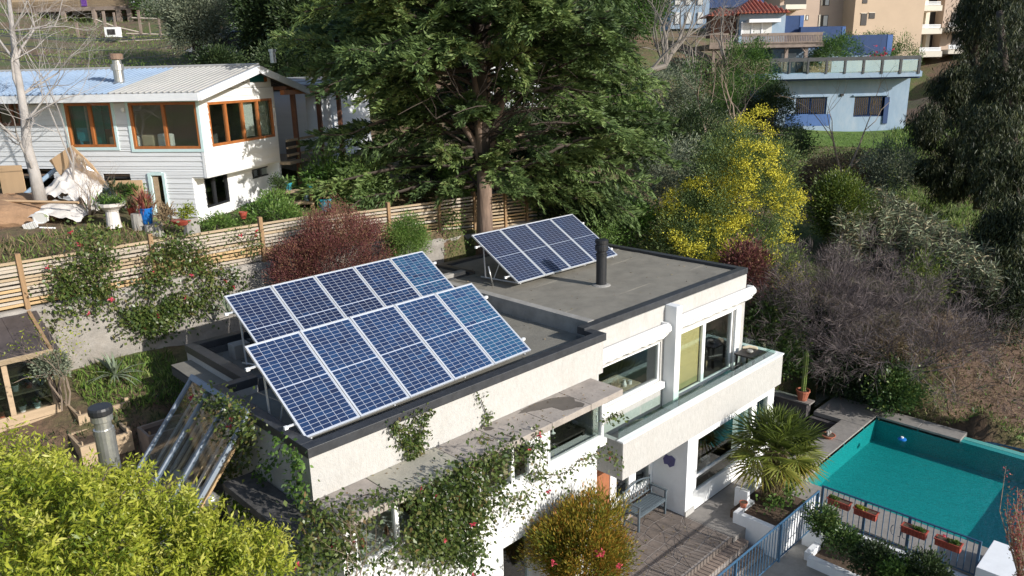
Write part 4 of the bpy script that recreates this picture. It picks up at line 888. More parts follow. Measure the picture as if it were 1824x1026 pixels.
for i, (x, z, c, l) in enumerate(((-2.25,-.47,'white','white flower pot left on the upper shelf of the potting shed'), (-2.02,-.47,'terracotta','terracotta flower pot centred on the upper shelf of the potting shed'), (-1.82,-.47,'white','white flower pot at the right end of the upper shelf of the potting shed'), (-2.2,-.92,'white','white pot with spiky leaves on the lower shelf of the potting shed'), (-1.95,-.92,'aqua_trim','pale blue pot on the lower shelf of the potting shed'), (-2.55,-.92,'terracotta','large terracotta pot on the lower left shelf of the potting shed'))):
    pot('flower_pot', l, (x, gy0+.3, z), .075, .13, c)
    n = 60; leaves('pot_plant', np.array([x, gy0+.3, z+.12])+rs.normal(size=(n,3))*.02, rs.normal(size=(n,3))*.6+[0,0,.8], .13, .18, LM['green'], None, .03, label=['thin seedling in the left upper pot of the potting shed', 'small plant in the terracotta upper pot of the potting shed', 'small plant in the right upper pot of the potting shed', 'spiky plant in the white lower pot of the potting shed', 'spiky plant in the pale blue lower pot of the potting shed', 'leafy plant in the large lower terracotta pot of the potting shed'][i], cat='plant')
def rbed(name, label, x0, y0, x1, y1, z0, z1, mt, rows=3):
    t = thing(name, label, 'raised bed', ((x0+x1)/2, (y0+y1)/2, z0)); h = (z1-z0)/rows
    for k in range(rows):
        a, c = z0+k*h+.004, z0+(k+1)*h-.004; d = rs.rand()*.012
        for b_ in ((x0, y0-d, x1, y0+.05), (x0, y1-.05, x1, y1), (x0+d, y0+.05, x0+.05, y1-.05), (x1-.05, y0+.05, x1-d, y1-.05)): MB().box(b_[0], b_[1], a, b_[2], b_[3], c).build('plank', M[mt], t)
    for x in (x0-.0, x1-.07): bx('corner_post', M['timber'] if mt == 'timber' else M['post'], t, x+.05*(x == x0)-.0, y0+.052, z0, x+.07, y0+.11, z1+.06)
    bx('bed_soil', M['soil'], t, x0+.055, y0+.12, z0, x1-.055, y1-.055, z1-.08); return t
rbed('raised_bed', 'pale plank raised bed beside the potting shed', -1.5, 6.2, -.55, 7.0, -1.45, -.95, 'timber', 3)
rbed('raised_bed', 'lower pale plank raised bed behind the metal flue', -1.75, 5.3, -.85, 6.1, -1.8, -1.2, 'timber', 3)
rbed('raised_bed', 'dark shaded plank retaining bed right of the metal flue', -.75, 4.7, .2, 5.3, -2.3, -1.15, 'grey_wood', 4)

# ================================================================ NEIGHBOUR'S HOUSE (grey cladding, blue roof)
e1 = np.array([.821, .571, 0]); e2 = np.array([-.571, .821, 0]); O2 = np.array([3.35, 10.42, 1.5])
HL = Fr(O2, e2, e1); HR = Fr(O2, e1, e2)
nb = thing('clad_house', 'grey and white clad house with orange timber windows and blue metal roof', 'house', O2)
def cut(x0, x1, z0, z1, ops):
    segs = [(x0, x1)]
    for a, b_, c, d in ops:
        if min(d, z1)-max(c, z0) > .3*(z1-z0):
            ns = []
            for p, q in segs:
                if b_ <= p or a >= q: ns.append((p, q)); continue
                if a > p: ns.append((p, a))
                if b_ < q: ns.append((b_, q))
            segs = ns
    return [(p, q) for p, q in segs if q-p > .03]
def clad(fr, x0, x1, z0, z1, ops, pitch, mt, y=0., topf=None):
    zs = sorted(set([round(q, 3) for q in list(np.arange(z0, z1, pitch))+[z1]]+[round(q, 3) for o in ops for q in (o[2], o[3]) if z0 < q < z1]))
    for z, zb in zip(zs[:-1], zs[1:]):
        if zb-z < .012: continue
        xa, xb = (x0, x1) if topf is None else topf(z)
        for p, q in cut(xa, xb, z, zb, ops): MB().prism([(y-.026, z), (y, z), (y, zb), (y-.006, zb)], p, q, fr=fr, ax=0).build('board', M[mt], nb)
def rect(fr, u0, v0, u1, v1, y=0.):
    a = fr.hit(u0, v0, y); b_ = fr.hit(u1, v1, y); return (min(a[0], b_[0]), max(a[0], b_[0]), min(a[1], b_[1]), max(a[1], b_[1]))
opsL = [rect(HL, 228, 183, 360, 265), rect(HL, 114, 184, 210, 262), rect(HL, -10, 181, 40, 224), rect(HL, 271, 312, 306, 420), rect(HL, -60, 300, 117, 420), rect(HL, 184, 309, 237, 340)]
opsL = [(a, b_, c, max(d, c)) for a, b_, c, d in opsL]
ZF = HL.hit(357, 164, -.53)[1]; ZE = ZF+.06; ZM = HL.hit(374, 315)[1]
clad(HL, .0, 10.5, ZM, ZE, opsL, .135, 'clad'); clad(HL, .42, 10.5, -.6, ZM, opsL, .135, 'clad')
bx('corner_board', M['clad'], nb, -.03, -.03, ZM-.02, .05, .05, ZE, fr=HL)
r_ = [HR.hit(367, 183), HR.hit(376, 262), HR.hit(482, 174), HR.hit(490, 243)]
wr = (r_[0][0]+.02, (r_[2][0]+r_[3][0])/2, (r_[1][1]+r_[3][1])/2, (r_[0][1]+r_[2][1])/2)
clad(HR, .05, 3.95, ZM, ZE, [wr], .2, 'clad_white')
low = .42
w1 = rect(HR, 361, 310, 410, 366, low); w1 = (w1[0], w1[1], HR.hit(385, 366, low)[1], HR.hit(385, 312, low)[1]); w2 = rect(HR, 447, 299, 481, 313, low); w2 = (w2[0], w2[1], HR.hit(465, 315, low)[1], HR.hit(465, 298, low)[1])
clad(HR, .0, 4.3, -.7, ZM-.02, [w1, w2], .2, 'clad_white', y=low)
bx('overhang_soffit', M['clad_white'], nb, .0, .0, ZM-.04, 3.95, .44, ZM-.001, fr=HR)
def nwin(fr, w, mull, mt='orange_wood', y=-.03, trim=None, gl='glass', fw=.07, name='window'):
    o = window(nb, fr, w[0], w[2], w[1], w[3], mull=[w[0]+(w[1]-w[0])*k for k in mull], fw=fw, mt=mt, gl=gl, y=y, th=.09, mw=.08, name=name)
    if trim:
        t = .075; m = MB().box(w[0]-t, y-.01, w[2]-t, w[0]-.001, y+.04, w[3]+t, fr=fr).box(w[1]+.001, y-.01, w[2]-t, w[1]+t, y+.04, w[3]+t, fr=fr).box(w[0], y-.01, w[3]+.001, w[1], y+.04, w[3]+t, fr=fr).box(w[0], y-.01, w[2]-t, w[1], y+.04, w[2]-.001, fr=fr)
        m.build('window_trim', M[trim], o)
    return o
nwin(HL, opsL[0], (.5,), trim='aqua_trim'); nwin(HL, opsL[1], (.48,), trim='aqua_trim'); nwin(HL, opsL[2], (.35,), 'wood_brown')
nwin(HR, wr, (.25, .5, .75), y=-.02); nwin(HR, w1, (.42,), 'black_metal', low-.02, fw=.05); nwin(HR, w2, (.45,), 'black_metal', low-.02, fw=.04)
MB().box(opsL[3][0]+.05, -.01, -.6, opsL[3][1]-.05, .05, opsL[3][3]-.04, fr=HL).build('door', M['glass_far'], nb)
for a, b_ in ((opsL[3][0]-.08, opsL[3][0]), (opsL[3][1], opsL[3][1]+.1)): bx('door_frame', M['aqua_trim'], nb, a, -.06, -.6, b_, .06, opsL[3][3]+.06, fr=HL)
bx('door_frame', M['aqua_trim'], nb, opsL[3][0], -.06, opsL[3][3], opsL[3][1], .06, opsL[3][3]+.08, fr=HL); bx('door_leaf', M['timber'], nb, opsL[3][1]-.16, -.02, -.6, opsL[3][1]-.02, .04, opsL[3][3]-.04, fr=HL)
# inner room shells
def nroom(x0, x1, y0, y1, z0, z1, m_='interior'):
    f = HL; bx('room_floor', M['interior_floor'], nb, x0, y0, z0-.05, x1, y1, z0, fr=f); bx('room_ceiling', M[m_], nb, x0, y0, z1, x1, y1, z1+.05, fr=f); bx('room_wall', M[m_], nb, x0, y1, z0, x1, y1+.05, z1, fr=f)
    bx('room_wall', M[m_], nb, x1, y0, z0, x1+.05, y1, z1, fr=f)
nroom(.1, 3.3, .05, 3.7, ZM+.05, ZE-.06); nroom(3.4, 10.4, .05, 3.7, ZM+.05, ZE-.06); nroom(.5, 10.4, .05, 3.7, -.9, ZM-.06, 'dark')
bx('party_wall', M['clad_white'], nb, 10.45, 0, -.7, 10.5, 4.0, ZE, fr=HL); bx('back_wall', M['clad_white'], nb, 0, 3.95, -.7, 10.5, 4.05, ZE, fr=HL)
for i in range(4): MB().box(1.0+.48*i, .15, opsL[0][2]+.03, 1.4+.48*i, .35, opsL[0][2]+.38-.02*i, fr=HL).build('cushion', M['beige'] if i % 2 else M['fabric_white'], nb, bevel=.05)
cu = (wr[0]+(wr[1]-wr[0])*.52, wr[1]-.08)
for k in range(2):
    a = cu[0]+(cu[1]-cu[0])*k*.52; bx('roller_blind', M['curtain'], nb, a+.05, .12, wr[2]+.1, a+(cu[1]-cu[0])*.44, .14, wr[3]-.08, fr=HR)
tealm = mat('teal_curtain', (.02,.17,.17), .8, .2, 6, aniso=(8,8,.4)); wA = opsL[1]
bx('curtain', tealm, nb, wA[1]-.9, .2, wA[2], wA[1]-.03, .24, wA[3], fr=HL); bx('curtain', tealm, nb, wA[0]+.35, .3, wA[3]-.7, wA[0]+.8, .34, wA[3], fr=HL)
simple('teal_chair', 'bright teal chair inside the left orange timber window', 'chair', [('seat', 'teal_paint', MB().box(wA[1]-.55,.1,wA[2]+.15,wA[1]-.2,.18,wA[2]+.2,fr=HL)), ('backrest', 'teal_paint', MB().box(wA[1]-.5,.1,wA[2]+.2,wA[1]-.15,.14,wA[2]+.5,fr=HL)), ('leg', 'teal_paint', MB().box(wA[1]-.55,.1,wA[2]-.1,wA[1]-.5,.16,wA[2]+.15,fr=HL).box(wA[1]-.25,.1,wA[2]-.1,wA[1]-.2,.16,wA[2]+.15,fr=HL))])
# roof: ribbed sheets, gable ends
_h = HR.hit(460, 117, -.4); rx, rz = _h; ex_ = -.5; ez_ = ZF
def roof_slope(x0, z0, x1, z1, y0, y1, split, mats, w=.85):
    y = y0; d = np.array([x1-x0, z1-z0]); L = np.linalg.norm(d); d = d/L; nrm_ = np.array([-d[1], d[0]]); nrm_ = nrm_ if nrm_[1] > 0 else -nrm_
    while y < y1-.01:
        ye = min(y+w, y1); V = []; n = 5; prof = []
        for k in range(n):
            s = (ye-y)/n; b0 = y+k*s; prof += [(b0, 0), (b0+s*.62, 0), (b0+s*.7, .028), (b0+s*.92, .028)]
        prof.append((ye, 0))
        for (px, pz) in ((x0, z0), (x1, z1)):
            for (yy, h) in prof: V.append((px+nrm_[0]*h, yy, pz+nrm_[1]*h))
        k = len(prof); lo = [(p[0]-nrm_[0]*.02, p[1], p[2]-nrm_[1]*.02) for p in V]
        MB().add(HR.w(V+lo), [(i, i+1, k+i+1, k+i) for i in range(k-1)]+[(i, i+1, 2*k+i+1, 2*k+i)[::-1] for i in range(k-1)]+[(k+i, k+i+1, 3*k+i+1, 3*k+i) for i in range(k-1)]).build('roof_sheet', M[mats[0] if y < split else mats[1]], nb); y = ye
spl = HL.hit(243, 163, -.5)[0]
roof_slope(rx, rz, ex_, ez_, -.4, 11.2, spl, ('roof_grey', 'roof_blue')); XR, ZR = rx*2+.45, ez_-.02
roof_slope(rx, rz, XR, ZR, -.4, 11.2, 0, ('roof_old', 'roof_old'))
MB().tube([HR.w((rx, -.42, rz+.02)), HR.w((rx, 11.2, rz+.02))], .05, 6).build('ridge_cap', M['roof_grey'], nb)
bx('eave_fascia', M['wall_white'], nb, -.40, -.56, ZF-.2, 11.2, -.50, ZF-.012, fr=HL); bx('eave_soffit', M['clad'], nb, -.4, -.5, ZF-.12, 11.2, 0, ZF-.08, fr=HL)
def barge(x0, z0, x1, z1): MB().prism([(x0, z0), (x1, z1), (x1, z1-.2), (x0, z0-.2)], -.46, -.41, fr=HR, ax=1).build('barge_board', M['wall_white'], nb)
barge(ex_-.02, ez_, rx, rz); barge(rx, rz, XR+.02, ZR)
slope = (rz-ez_)/(rx-ex_)
RZ = lambda x: ez_+(x-ex_)*slope-.06 if x < rx else rz-(x-rx)*slope-.06
MB().prism([(0, ZE), (0, RZ(0)), (.7, RZ(.7)), (.7, ZE+.1), (rx-.17, ZE+.14), (rx-.17, RZ(rx-.17)), (rx, RZ(rx)), (rx+.15, RZ(rx+.15)), (rx+.15, ZE+.14), (3.75, ZE+.14), (3.75, RZ(3.75)), (3.95, RZ(3.95)), (3.95, ZE)], -.0, .05, fr=HR, ax=1).build('gable_wall', M['clad_white'], nb)
MB().prism([(.72, ZE+.1), (rx-.18, ZE+.15), (rx-.18, RZ(rx-.18)), (.72, RZ(.72))], .06, .07, fr=HR, ax=1).build('gable_window', tealm, nb); MB().prism([(rx+.16, ZE+.15), (3.74, ZE+.15), (3.74, RZ(3.74)), (rx+.16, RZ(rx+.16))], .06, .07, fr=HR, ax=1).build('gable_window', tealm, nb)
bx('gable_mullion', M['orange_wood'], nb, rx-.27, .0, ZE+.15, rx-.18, .06, RZ(rx-.27), fr=HR); bx('gable_mullion', M['orange_wood'], nb, 3.66, .0, ZE+.15, 3.74, .06, RZ(3.75), fr=HR)
# veranda to the right
m = MB(); vr = thing('timber_veranda', 'shaded timber veranda with railing on the right side of the clad house', 'veranda', HR.w((5.5, 0, 0)))
bx('deck_floor', M['timber'], vr, 4.0, -.35, ZM-.15, 8.4, 2.6, ZM-.05, fr=HR)
for x in (4.75, 6.6, 8.3): bx('post', M['wood_brown'], vr, x, -.3, -.6, x+.13, -.17, ZE, fr=HR)
for z in (ZM+.1, ZM+.33, ZM+.55): bx('rail', M['timber'], vr, 4.0, -.32, z, 4.74, -.27, z+.07, fr=HR); bx('rail', M['timber'], vr, 4.9, -.32, z, 8.4, -.27, z+.07, fr=HR)
for x in np.arange(4.1, 8.4, .7): bx('rafter', M['wood_brown'], vr, x, -.38, ZE-.1, x+.08, 2.6, ZE, fr=HR)
bx('beam', M['orange_wood'], vr, 4.0, -.36, ZE-.25, 8.5, -.24, ZE-.11, fr=HR); bx('back_wall', M['paleblue'], vr, 4.0, 2.6, -.6, 8.4, 2.7, ZE, fr=HR)
bx('privacy_cloth', M['furn_dark'], vr, 4.02, -.25, ZM, 4.72, -.24, ZM+.55, fr=HR); bx('window', M['furn_dark'], vr, 5.2, 2.57, ZM+.3, 6.0, 2.6, ZE-.3, fr=HR)
# metal flues on the neighbour's roof
p = HL.hit(214, 150, .8); zr_ = ez_+(1.3)*slope
nf_ = thing('flue', 'weathered metal flue with cap on the blue roof of the clad house', 'flue', HL.w((p[0], .8, zr_)))
b0 = HL.w((p[0], .8, zr_-.03)); MB().lathe([(.13, 0), (.13, .38), (.115, .4), (.115, .6)], b0, 14).build('pipe', M['steel'], nf_); MB().lathe([(.16, 0), (.16, .16)], b0+[0, 0, .34], 14).build('collar', M['steel'], nf_); MB().lathe([(.17, 0), (.175, .14), (.15, .15)], b0+[0, 0, .62], 14).build('cowl', mat('rusty_cap', (.2,.13,.09), .7, .3, 6), nf_); MB().lathe([(.24, 0), (.15, .05)], b0, 12).build('flashing', M['steel'], nf_)
nf2 = thing('flue', 'small far metal flue on the dark rear roof right of the gable', 'flue', at(487, 112, 26)); MB().lathe([(.1, 0), (.1, .35), (.13, .36), (.13, .45)], at(487, 112, 26), 10).build('pipe', M['steel'], nf2)
# rear building with old sheet roof
q0 = HL.w((0, 0, 0)); rb = thing('rear_outbuilding', 'low outbuilding with patched rusty sheet roof behind the clad house', 'house', HR.w((7.5, 3, 2)))
f3 = Fr(HR.w((6.2, -.2, 0)), e1, e2)
bx('wall', M['clad'], rb, .2, .3, -.3, 6, 7, ZR-.1, fr=f3)
for k in range(10): MB().prism([(.0+.62*k, ZR+.035*k), (.61+.62*k, ZR+.035+.035*k), (.61+.62*k, ZR+.065+.035*k), (.0+.62*k, ZR+.03+.035*k)], -.2, 7.4, fr=f3, ax=1).build('roof_sheet', M['roof_old'] if k % 3 else M['roof_grey'], rb)
# small fittings, vine pergola light string is too fine to show
simple('wall_light', 'small white outdoor lamp between the two orange windows of the clad house', 'lamp', [('lamp_body', 'white', MB().blob(HL.w((HL.hit(222,196)[0], -.08, HL.hit(222,196)[1])), (.05,.05,.06)))])

# ---------------------------------------------------------------- building clutter in the neighbour's garden
def gpt(u, v): return drop(u, v, 16.5)
def facing(u, v, dep): return Fr(at(u, v, dep), RH, FH)
f = facing(160, 332, 19.4)
def sheet(fr, pts, n, amp, th=.01):
    "crumpled sheet over 4 corners (x, z, y)"
    a, b_, c, d = [np.array([p[0], p[2], p[1]], float) for p in pts]; V = []; 
    for j in range(n+1):
        for i in range(n+1):
            s, t = i/n, j/n; p = (a*(1-s)+b_*s)*(1-t)+(d*(1-s)+c*s)*t; V.append(p+rs.normal(size=3)*amp+[0, amp*2*math.sin(i*1.3+j*.7), 0])
    F = [(j*(n+1)+i, j*(n+1)+i+1, (j+1)*(n+1)+i+1, (j+1)*(n+1)+i) for j in range(n) for i in range(n)]
    return MB().add(fr.w(V), F)
t = thing('plywood_sheet', 'tall plywood sheet wrapped in clear plastic leaning on the clad house', 'plywood', f.w((-.4, 0, -.3)))
MB().prism([(-.92,.68),(-.28,1.05),(.15,.55),(.55,-.15),(-.25,-.5)], .0, .03, fr=f, ax=1).build('board', M['cardboard'], t)
plast = glass('clear_plastic', (.85,.85,.85), 2.2, .25)
sheet(f, [(-.35,1.1,-.08),(.12,.6,-.1),(.95,-.42,-.2),(-.5,-.7,-.15)], 9, .025).build('plastic_wrap', plast, t)
t = thing('plywood_sheet', 'plywood board lying under plastic against the brick opening', 'plywood', f.w((1.0, 0, -.2))); MB().box(.45,.1,-.35,1.3,.14,.12,fr=f).build('board', M['cardboard'], t)
t = thing('plywood_sheet', 'upright tan plywood panel closing the ground floor opening at the far left', 'plywood', at(25,345,20.4)); f4 = facing(25,345,20.2); MB().box(-.3,0,-.1,.33,.03,.75,fr=f4).build('board', M['cardboard'], t)
simple('brace_pole', 'pale blue diagonal prop pole left of the white trunk', 'pole', [('pole_body', 'paleblue', MB().tube([at(28,360,19.3), at(107,295,19.6)], .055, 8))])
simple('plank', 'long loose plank lying across the dirt pile and tarpaulin', 'plank', [('plank_body', 'cardboard', MB().tube([at(-5,358,18.4), at(140,361,18.2)], .035, 4))])
def mound(name, label, cat, c, r, m_, jit=.16): return setp(MB().blob(c, r, 22, 12, jit).build(name, M[m_], None, smooth=False), label, cat)
mound('dirt_pile', 'bare orange earth pile at the far left of the garden', 'dirt pile', at(20,385,19), (1.4,1.2,.55), 'dirt', .06)
for (u, v, dp, rx_, rz_, l) in ((105,372,18.9,.72,.42,'crumpled whitish tarpaulin heap below the white tree trunk'), (135,345,19.3,.62,.85,'taller pile covered with grey white sheeting under the plywood')):
    n = 22; V = []; c = at(u, v, dp)
    for i in range(n+1):
        for j in range(n+1):
            a = (i/n-.5)*2; b_ = (j/n-.5)*2; rr = math.hypot(a, b_); h = max(0, 1-rr*.75)**.8+(rs.rand()-.5)*.09+.08*math.sin(i*1.1)*math.cos(j*.9)
            V.append(c+RH*a*rx_*1.2+FH*b_*.7+ZU*(h*rz_-.2))
    setp(MB().add(V, [(i*(n+1)+j, (i+1)*(n+1)+j, (i+1)*(n+1)+j+1, i*(n+1)+j+1) for i in range(n) for j in range(n)]).build('tarpaulin', M['tarp'], None, smooth=True), l, 'tarpaulin')
t = thing('plastic_chair', 'upturned white plastic chair lying on the grass', 'chair', at(68,400,18.0)); f = Fr(at(66,400,18.0), nrm(RH+.3*ZU), nrm(FH+.6*ZU), nrm(ZU-.5*FH))
MB().tube([f.w((.13+.17*math.cos(a), .05, .12+.15*math.sin(a))) for a in np.linspace(0, 6.283, 15)], .03, 6).build('seat_rim', M['white'], t); MB().box(-.02,.03,-.02,.28,.06,.26,fr=f).build('seat', M['white'], t)
for k in range(4): MB().box(-.35+.09*k,0,-.22+.05*k,-.28+.09*k,.03,.1,fr=f).build('back_slat', M['white'], t)
for x in (-.38, .02): MB().tube([f.w((x,.0,-.1)), f.w((x+.35,.0,-.25))], .02, 5).build('leg', M['white'], t)
def urn(u, v, dp, s, label):
    c = at(u, v, dp); t = thing('stone_urn', label, 'urn', c); MB().lathe([(.19*s,0),(.17*s,.05),(.15*s,.42*s),(.2*s,.48*s),(.33*s,.56*s),(.35*s,.64*s),(.28*s,.64*s)], c, 16, top=False).build('urn_body', M['tarp'], t); MB().lathe([(.29*s,.6*s),(.05,.63*s)], c, 12).build('soil', M['soil'], t); return c
c = urn(204,405,18.4,.95,'white stone urn planter left of the blue bucket')
n = 260; leaves('urn_plant', c+[0,0,.62]+rs.normal(size=(n,3))*[.16,.16,.05], rs.normal(size=(n,3))+[0,0,.7], .16, .2, LM['green'], None, .02, label='leafy green succulents in the white stone urn', cat='plant')
plant('succulent_bush', 'dark rosette succulent bush behind the white urn', 'bush', at(212,350,19.6), (.42,.3,.26), 26, 34, .07, .13, .22, LM['dark'], base=at(212,372,19.6), up=.5)
plant('succulent_bush', 'smaller rosette bush right of the taller succulents', 'bush', at(243,342,19.6), (.2,.2,.22), 12, 34, .06, .12, .22, LM['green'], base=at(243,370,19.6), up=.5)
c = at(236,383,18.9); pot('flower_pot', 'red plastic flower pot with dry grass between urn and blue bucket', c, .12, .2, 'red_plastic'); leaves('dry_grass', c+[0,0,.18]+rs.normal(size=(120,3))*.04, rs.normal(size=(120,3))*.5+[0,0,1], .32, .05, LM['dry'], None, .05, label='dry grassy plant in the red flower pot', cat='plant')
c = at(263,398,18.7); t = simple('bucket', 'bright blue plastic bucket full of red stems beside the open door', 'bucket', [('bucket_body', 'blue_plastic', MB().lathe([(.12,0),(.155,.36),(.165,.36),(.165,.39),(.14,.38)], c, 16, top=False)), ('handle', 'black_metal', MB().tube([c+[.165*math.cos(a),.02,.37-.1*math.sin(a)] for a in np.linspace(0,3.14,8)], .006, 4)), ('soil', 'soil', MB().lathe([(.14,.34),(.02,.35)], c, 12))])
leaves('red_stem_plant', c+[0,0,.36]+rs.normal(size=(240,3))*[.07,.07,.1], rs.normal(size=(240,3))*.35+[0,0,1], .38, .07, LM['redplant'], None, .0, label='dark red stemmed plant in the blue bucket', cat='plant')
for u, v, s in ((268,408,.14),(282,404,.12),(340,396,.2),(245,388,.16)):
    c = at(u, v, 18.6); t = simple('tree_stump', {268:'grey cut log under the blue bucket',282:'slim grey log right of the blue bucket',340:'stone round carrying the bonsai tray',245:'grey block under the red flower pot'}[u], 'log', [('stump', 'concrete', MB().lathe([(s,-.3),(s*.95,.1),(s*.9,.11)], c, 10))])
c = at(325,400,18.5); simple('bonsai_tray', 'oval dark red tray planter holding small bushes by the corner of the clad house', 'planter', [('tray', 'red_plastic', MB().lathe([(.16,0),(.25,.1),(.26,.12),(.22,.12)], c, 18))])
plant('small_bush', 'olive brown small bush at the left of the red tray', 'bush', c+[-.3,.1,.24], (.24,.2,.2), 16, 40, .06, .07, .4, LM['dry'], base=c+[-.3,.1,0])
plant('small_bush', 'bright yellow green small bush on the right of the red tray', 'bush', c+[.1,0,.32], (.16,.14,.16), 12, 40, .05, .07, .4, LM['lime'], base=c+[.1,0,.1])
c = at(434,389,19.4); pot('flower_pot', 'orange red pot by the white wall of the clad house', c, .11, .17, 'red_plastic')
for (u, v, dp, rx_, rz_, k_, m_, l) in ((395,398,19.2,.45,.28,24,'bright','bright green bush against the white wall under the black window'), (465,375,20,.5,.25,24,'green','low green bush right of the orange pot'), (487,356,20.6,.42,.28,20,'bright','broad leaved green bush at the right end of the white wall'), (492,330,21,.18,.3,12,'dark','tall dark bush by the small black window'), (500,380,19.6,.6,.18,24,'bright','grassy clump behind the red bush')):
    plant('garden_bush', l, 'bush', at(u, v, dp), (rx_, rx_*.7, rz_), k_, 60, .07, .08, .35, LM[m_], base=at(u, v+16, dp))
# shelves of pots beyond the white wall
sh = thing('pot_shelf', 'rustic timber bench shelf of potted plants under the cypress branches', 'shelf', at(540,360,21.6)); f = facing(540,362,21.6)
for z in (.0, .32): MB().box(-.75,-.2,z,.35,.15,z+.07,fr=f).build('shelf_board', M['timber'], sh)
for x in (-.7, .25): MB().box(x,-.15,-.4,x+.09,.1,.3,fr=f).build('support', M['post'], sh)
for (x, z, r_, c_, l) in ((-.6,.39,.09,'terracotta','small terracotta pot at the left end of the rustic shelf'), (-.38,.39,.12,'teal_paint','light teal pot on the rustic shelf'), (.12,.07,.1,'paleblue','pale blue pot low on the rustic shelf'), (.62,-.25,.22,'teal_paint','large blue teal pot right of the rustic shelf'), (.25,.39,.1,'teal_paint','small teal pot at the right end of the rustic shelf')):
    c = f.w((x, 0, z)); pot('flower_pot', l, c, r_, r_*1.7, c_); n = 90
    leaves('potted_plant', c+[0,0,r_*1.6]+rs.normal(size=(n,3))*r_*.5, rs.normal(size=(n,3))+[0,0,.8], r_*1.7, .3, LM['green'], None, .02, label='green plant growing in the '+l.split(' on ')[0].split(' at ')[0].split(' low ')[0].split(' right ')[0]+' '+{-.6:'leftmost on the shelf',-.38:'second on the shelf',.12:'low under the shelf',.62:'right of the shelf',.25:'rightmost on the shelf'}[x], cat='plant')

# ================================================================ BLUE HOUSE AND APARTMENTS (far right)
D1 = 50.; BH = Fr(at(1390, 222, D1), RH, FH); bh = thing('blue_house', 'pale blue rendered house with barred windows and roof terrace above a lawn', 'house', BH.O)
def hb(name, mt, par, u0, v0, u1, v1, y0, y1, fr=BH, **kw):
    a = fr.hit(u0, v0, y0); b_ = fr.hit(u1, v1, y0); return MB().box(a[0], y0, a[1], b_[0], y1, b_[1], fr=fr).build(name, M[mt] if isinstance(mt, str) else mt, par, **kw)
def hrect(u0, v0, u1, v1, y0=0, fr=BH): a = fr.hit(u0, v0, y0); b_ = fr.hit(u1, v1, y0); return min(a[0], b_[0]), max(a[0], b_[0]), min(a[1], b_[1]), max(a[1], b_[1])
Wd = hrect(1388, 136, 1612, 224); oA = hrect(1418, 174, 1471, 206); oB = hrect(1523, 172, 1576, 207)
wall_open('wall', M['paleblue'], BH, Wd[0], Wd[1], Wd[2]-.5, Wd[3], [oA, oB], 0, .3, bh)
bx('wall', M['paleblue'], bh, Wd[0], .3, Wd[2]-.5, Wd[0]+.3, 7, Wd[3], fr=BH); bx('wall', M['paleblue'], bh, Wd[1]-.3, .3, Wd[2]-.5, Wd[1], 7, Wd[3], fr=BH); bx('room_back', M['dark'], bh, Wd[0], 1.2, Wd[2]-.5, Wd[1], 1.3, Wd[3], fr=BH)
for o_ in (oA, oB):
    w_ = window(bh, BH, o_[0], o_[2], o_[1], o_[3], mull=((o_[0]+o_[1])/2,), fw=.07, mt='navy', gl='glass_far', y=.12, th=.06)
    for k in range(1, 16): x = o_[0]+(o_[1]-o_[0])*k/16; bx('window_bar', M['navy'], w_, x-.012, .02, o_[2], x+.012, .045, o_[3], fr=BH)
    bx('window_hood', M['paleblue'], bh, o_[0]-.15, -.12, o_[3]+.02, o_[1]+.1, .0, o_[3]+.1, fr=BH)
hb('downpipe', 'navy', bh, 1577, 173, 1580, 220, -.08, -.01); hb('wall_vent', 'furn_dark', bh, 1498, 167, 1503, 171, -.1, -.01)
hb('deck_slab', 'paleblue', bh, 1369, 132.5, 1642, 136, -1.2, 7); hb('deck_beam', 'navy', bh, 1375, 136.5, 1638, 139, -1.0, -.8)
tr_ = thing('terrace_balustrade', 'long glass balustrade with metal posts on the blue house roof terrace', 'railing', BH.w((0,-1.2,3.3)))
us = np.linspace(1374, 1638, 9)
for i, u in enumerate(us):
    hb('post', 'upstand', tr_, u-.6, 105, u+.6, 131, -1.25, -1.12)
    if i < 8: hb('pane', mat('tinted_pane', (.2,.27,.29), .15, .1, 2) if False else 'glass_green', tr_, u+1.6, 107, us[i+1]-1.6, 129, -1.2, -1.17)
hb('top_rail', 'upstand', tr_, 1372, 104.3, 1641, 105.3, -1.24, -1.1); hb('kerb_rail', 'paleblue', tr_, 1376, 130.8, 1640, 132.2, -1.1, -.95)
hb('low_gate', 'midblue', setp(thing('blue_gate', 'bright blue low panel doors against the blue house wall', 'gate', BH.w((1.5,-1,0)))), 1400, 204, 1438, 224, -1.0, -.9); gt = bpy.data.objects['blue_gate']; hb('low_gate', 'midblue', gt, 1439, 204, 1478, 224, -1.0, -.9)
# upper level behind
hb('upper_wall', 'paleblue', bh, 1376, 88, 1482, 131, 6.2, 6.6); hb('garage_door', 'wall_white', bh, 1393, 95, 1416, 130, 6.0, 6.15)
for k in range(7): hb('step', 'timber', bh, 1437+2.2*k, 127-5*k, 1458, 131-5*k, 4.+.35*k, 6.2)
for u0, v0, u1, v1, y in ((1395,28,1427,62,9.),(1427,48,1502,64,8.5),(1502,63,1583,101,8.),(1436,84,1458,131,6.7)):
    hb('stepped_wall', 'navy', bh, u0, v0, u1, v1+35, y, y+.35)
    hb('wall_edge', 'midblue', bh, u1-1.2, v0-.5, u1, v1+35, y-.03, y+.32)
hb('parapet_wall', 'paleblue', bh, 1482, 106, 1637, 131, 2.4, 2.6); hb('side_wall', 'paleblue', bh, 1482, 100, 1583, 131, 7.4, 7.7)
us_ = hrect(1318, 25, 1397, 66, 8.6); bx('upper_storey', M['paleblue'], bh, us_[0], 8.6, us_[2]-1.5, us_[1], 13, us_[3], fr=BH)
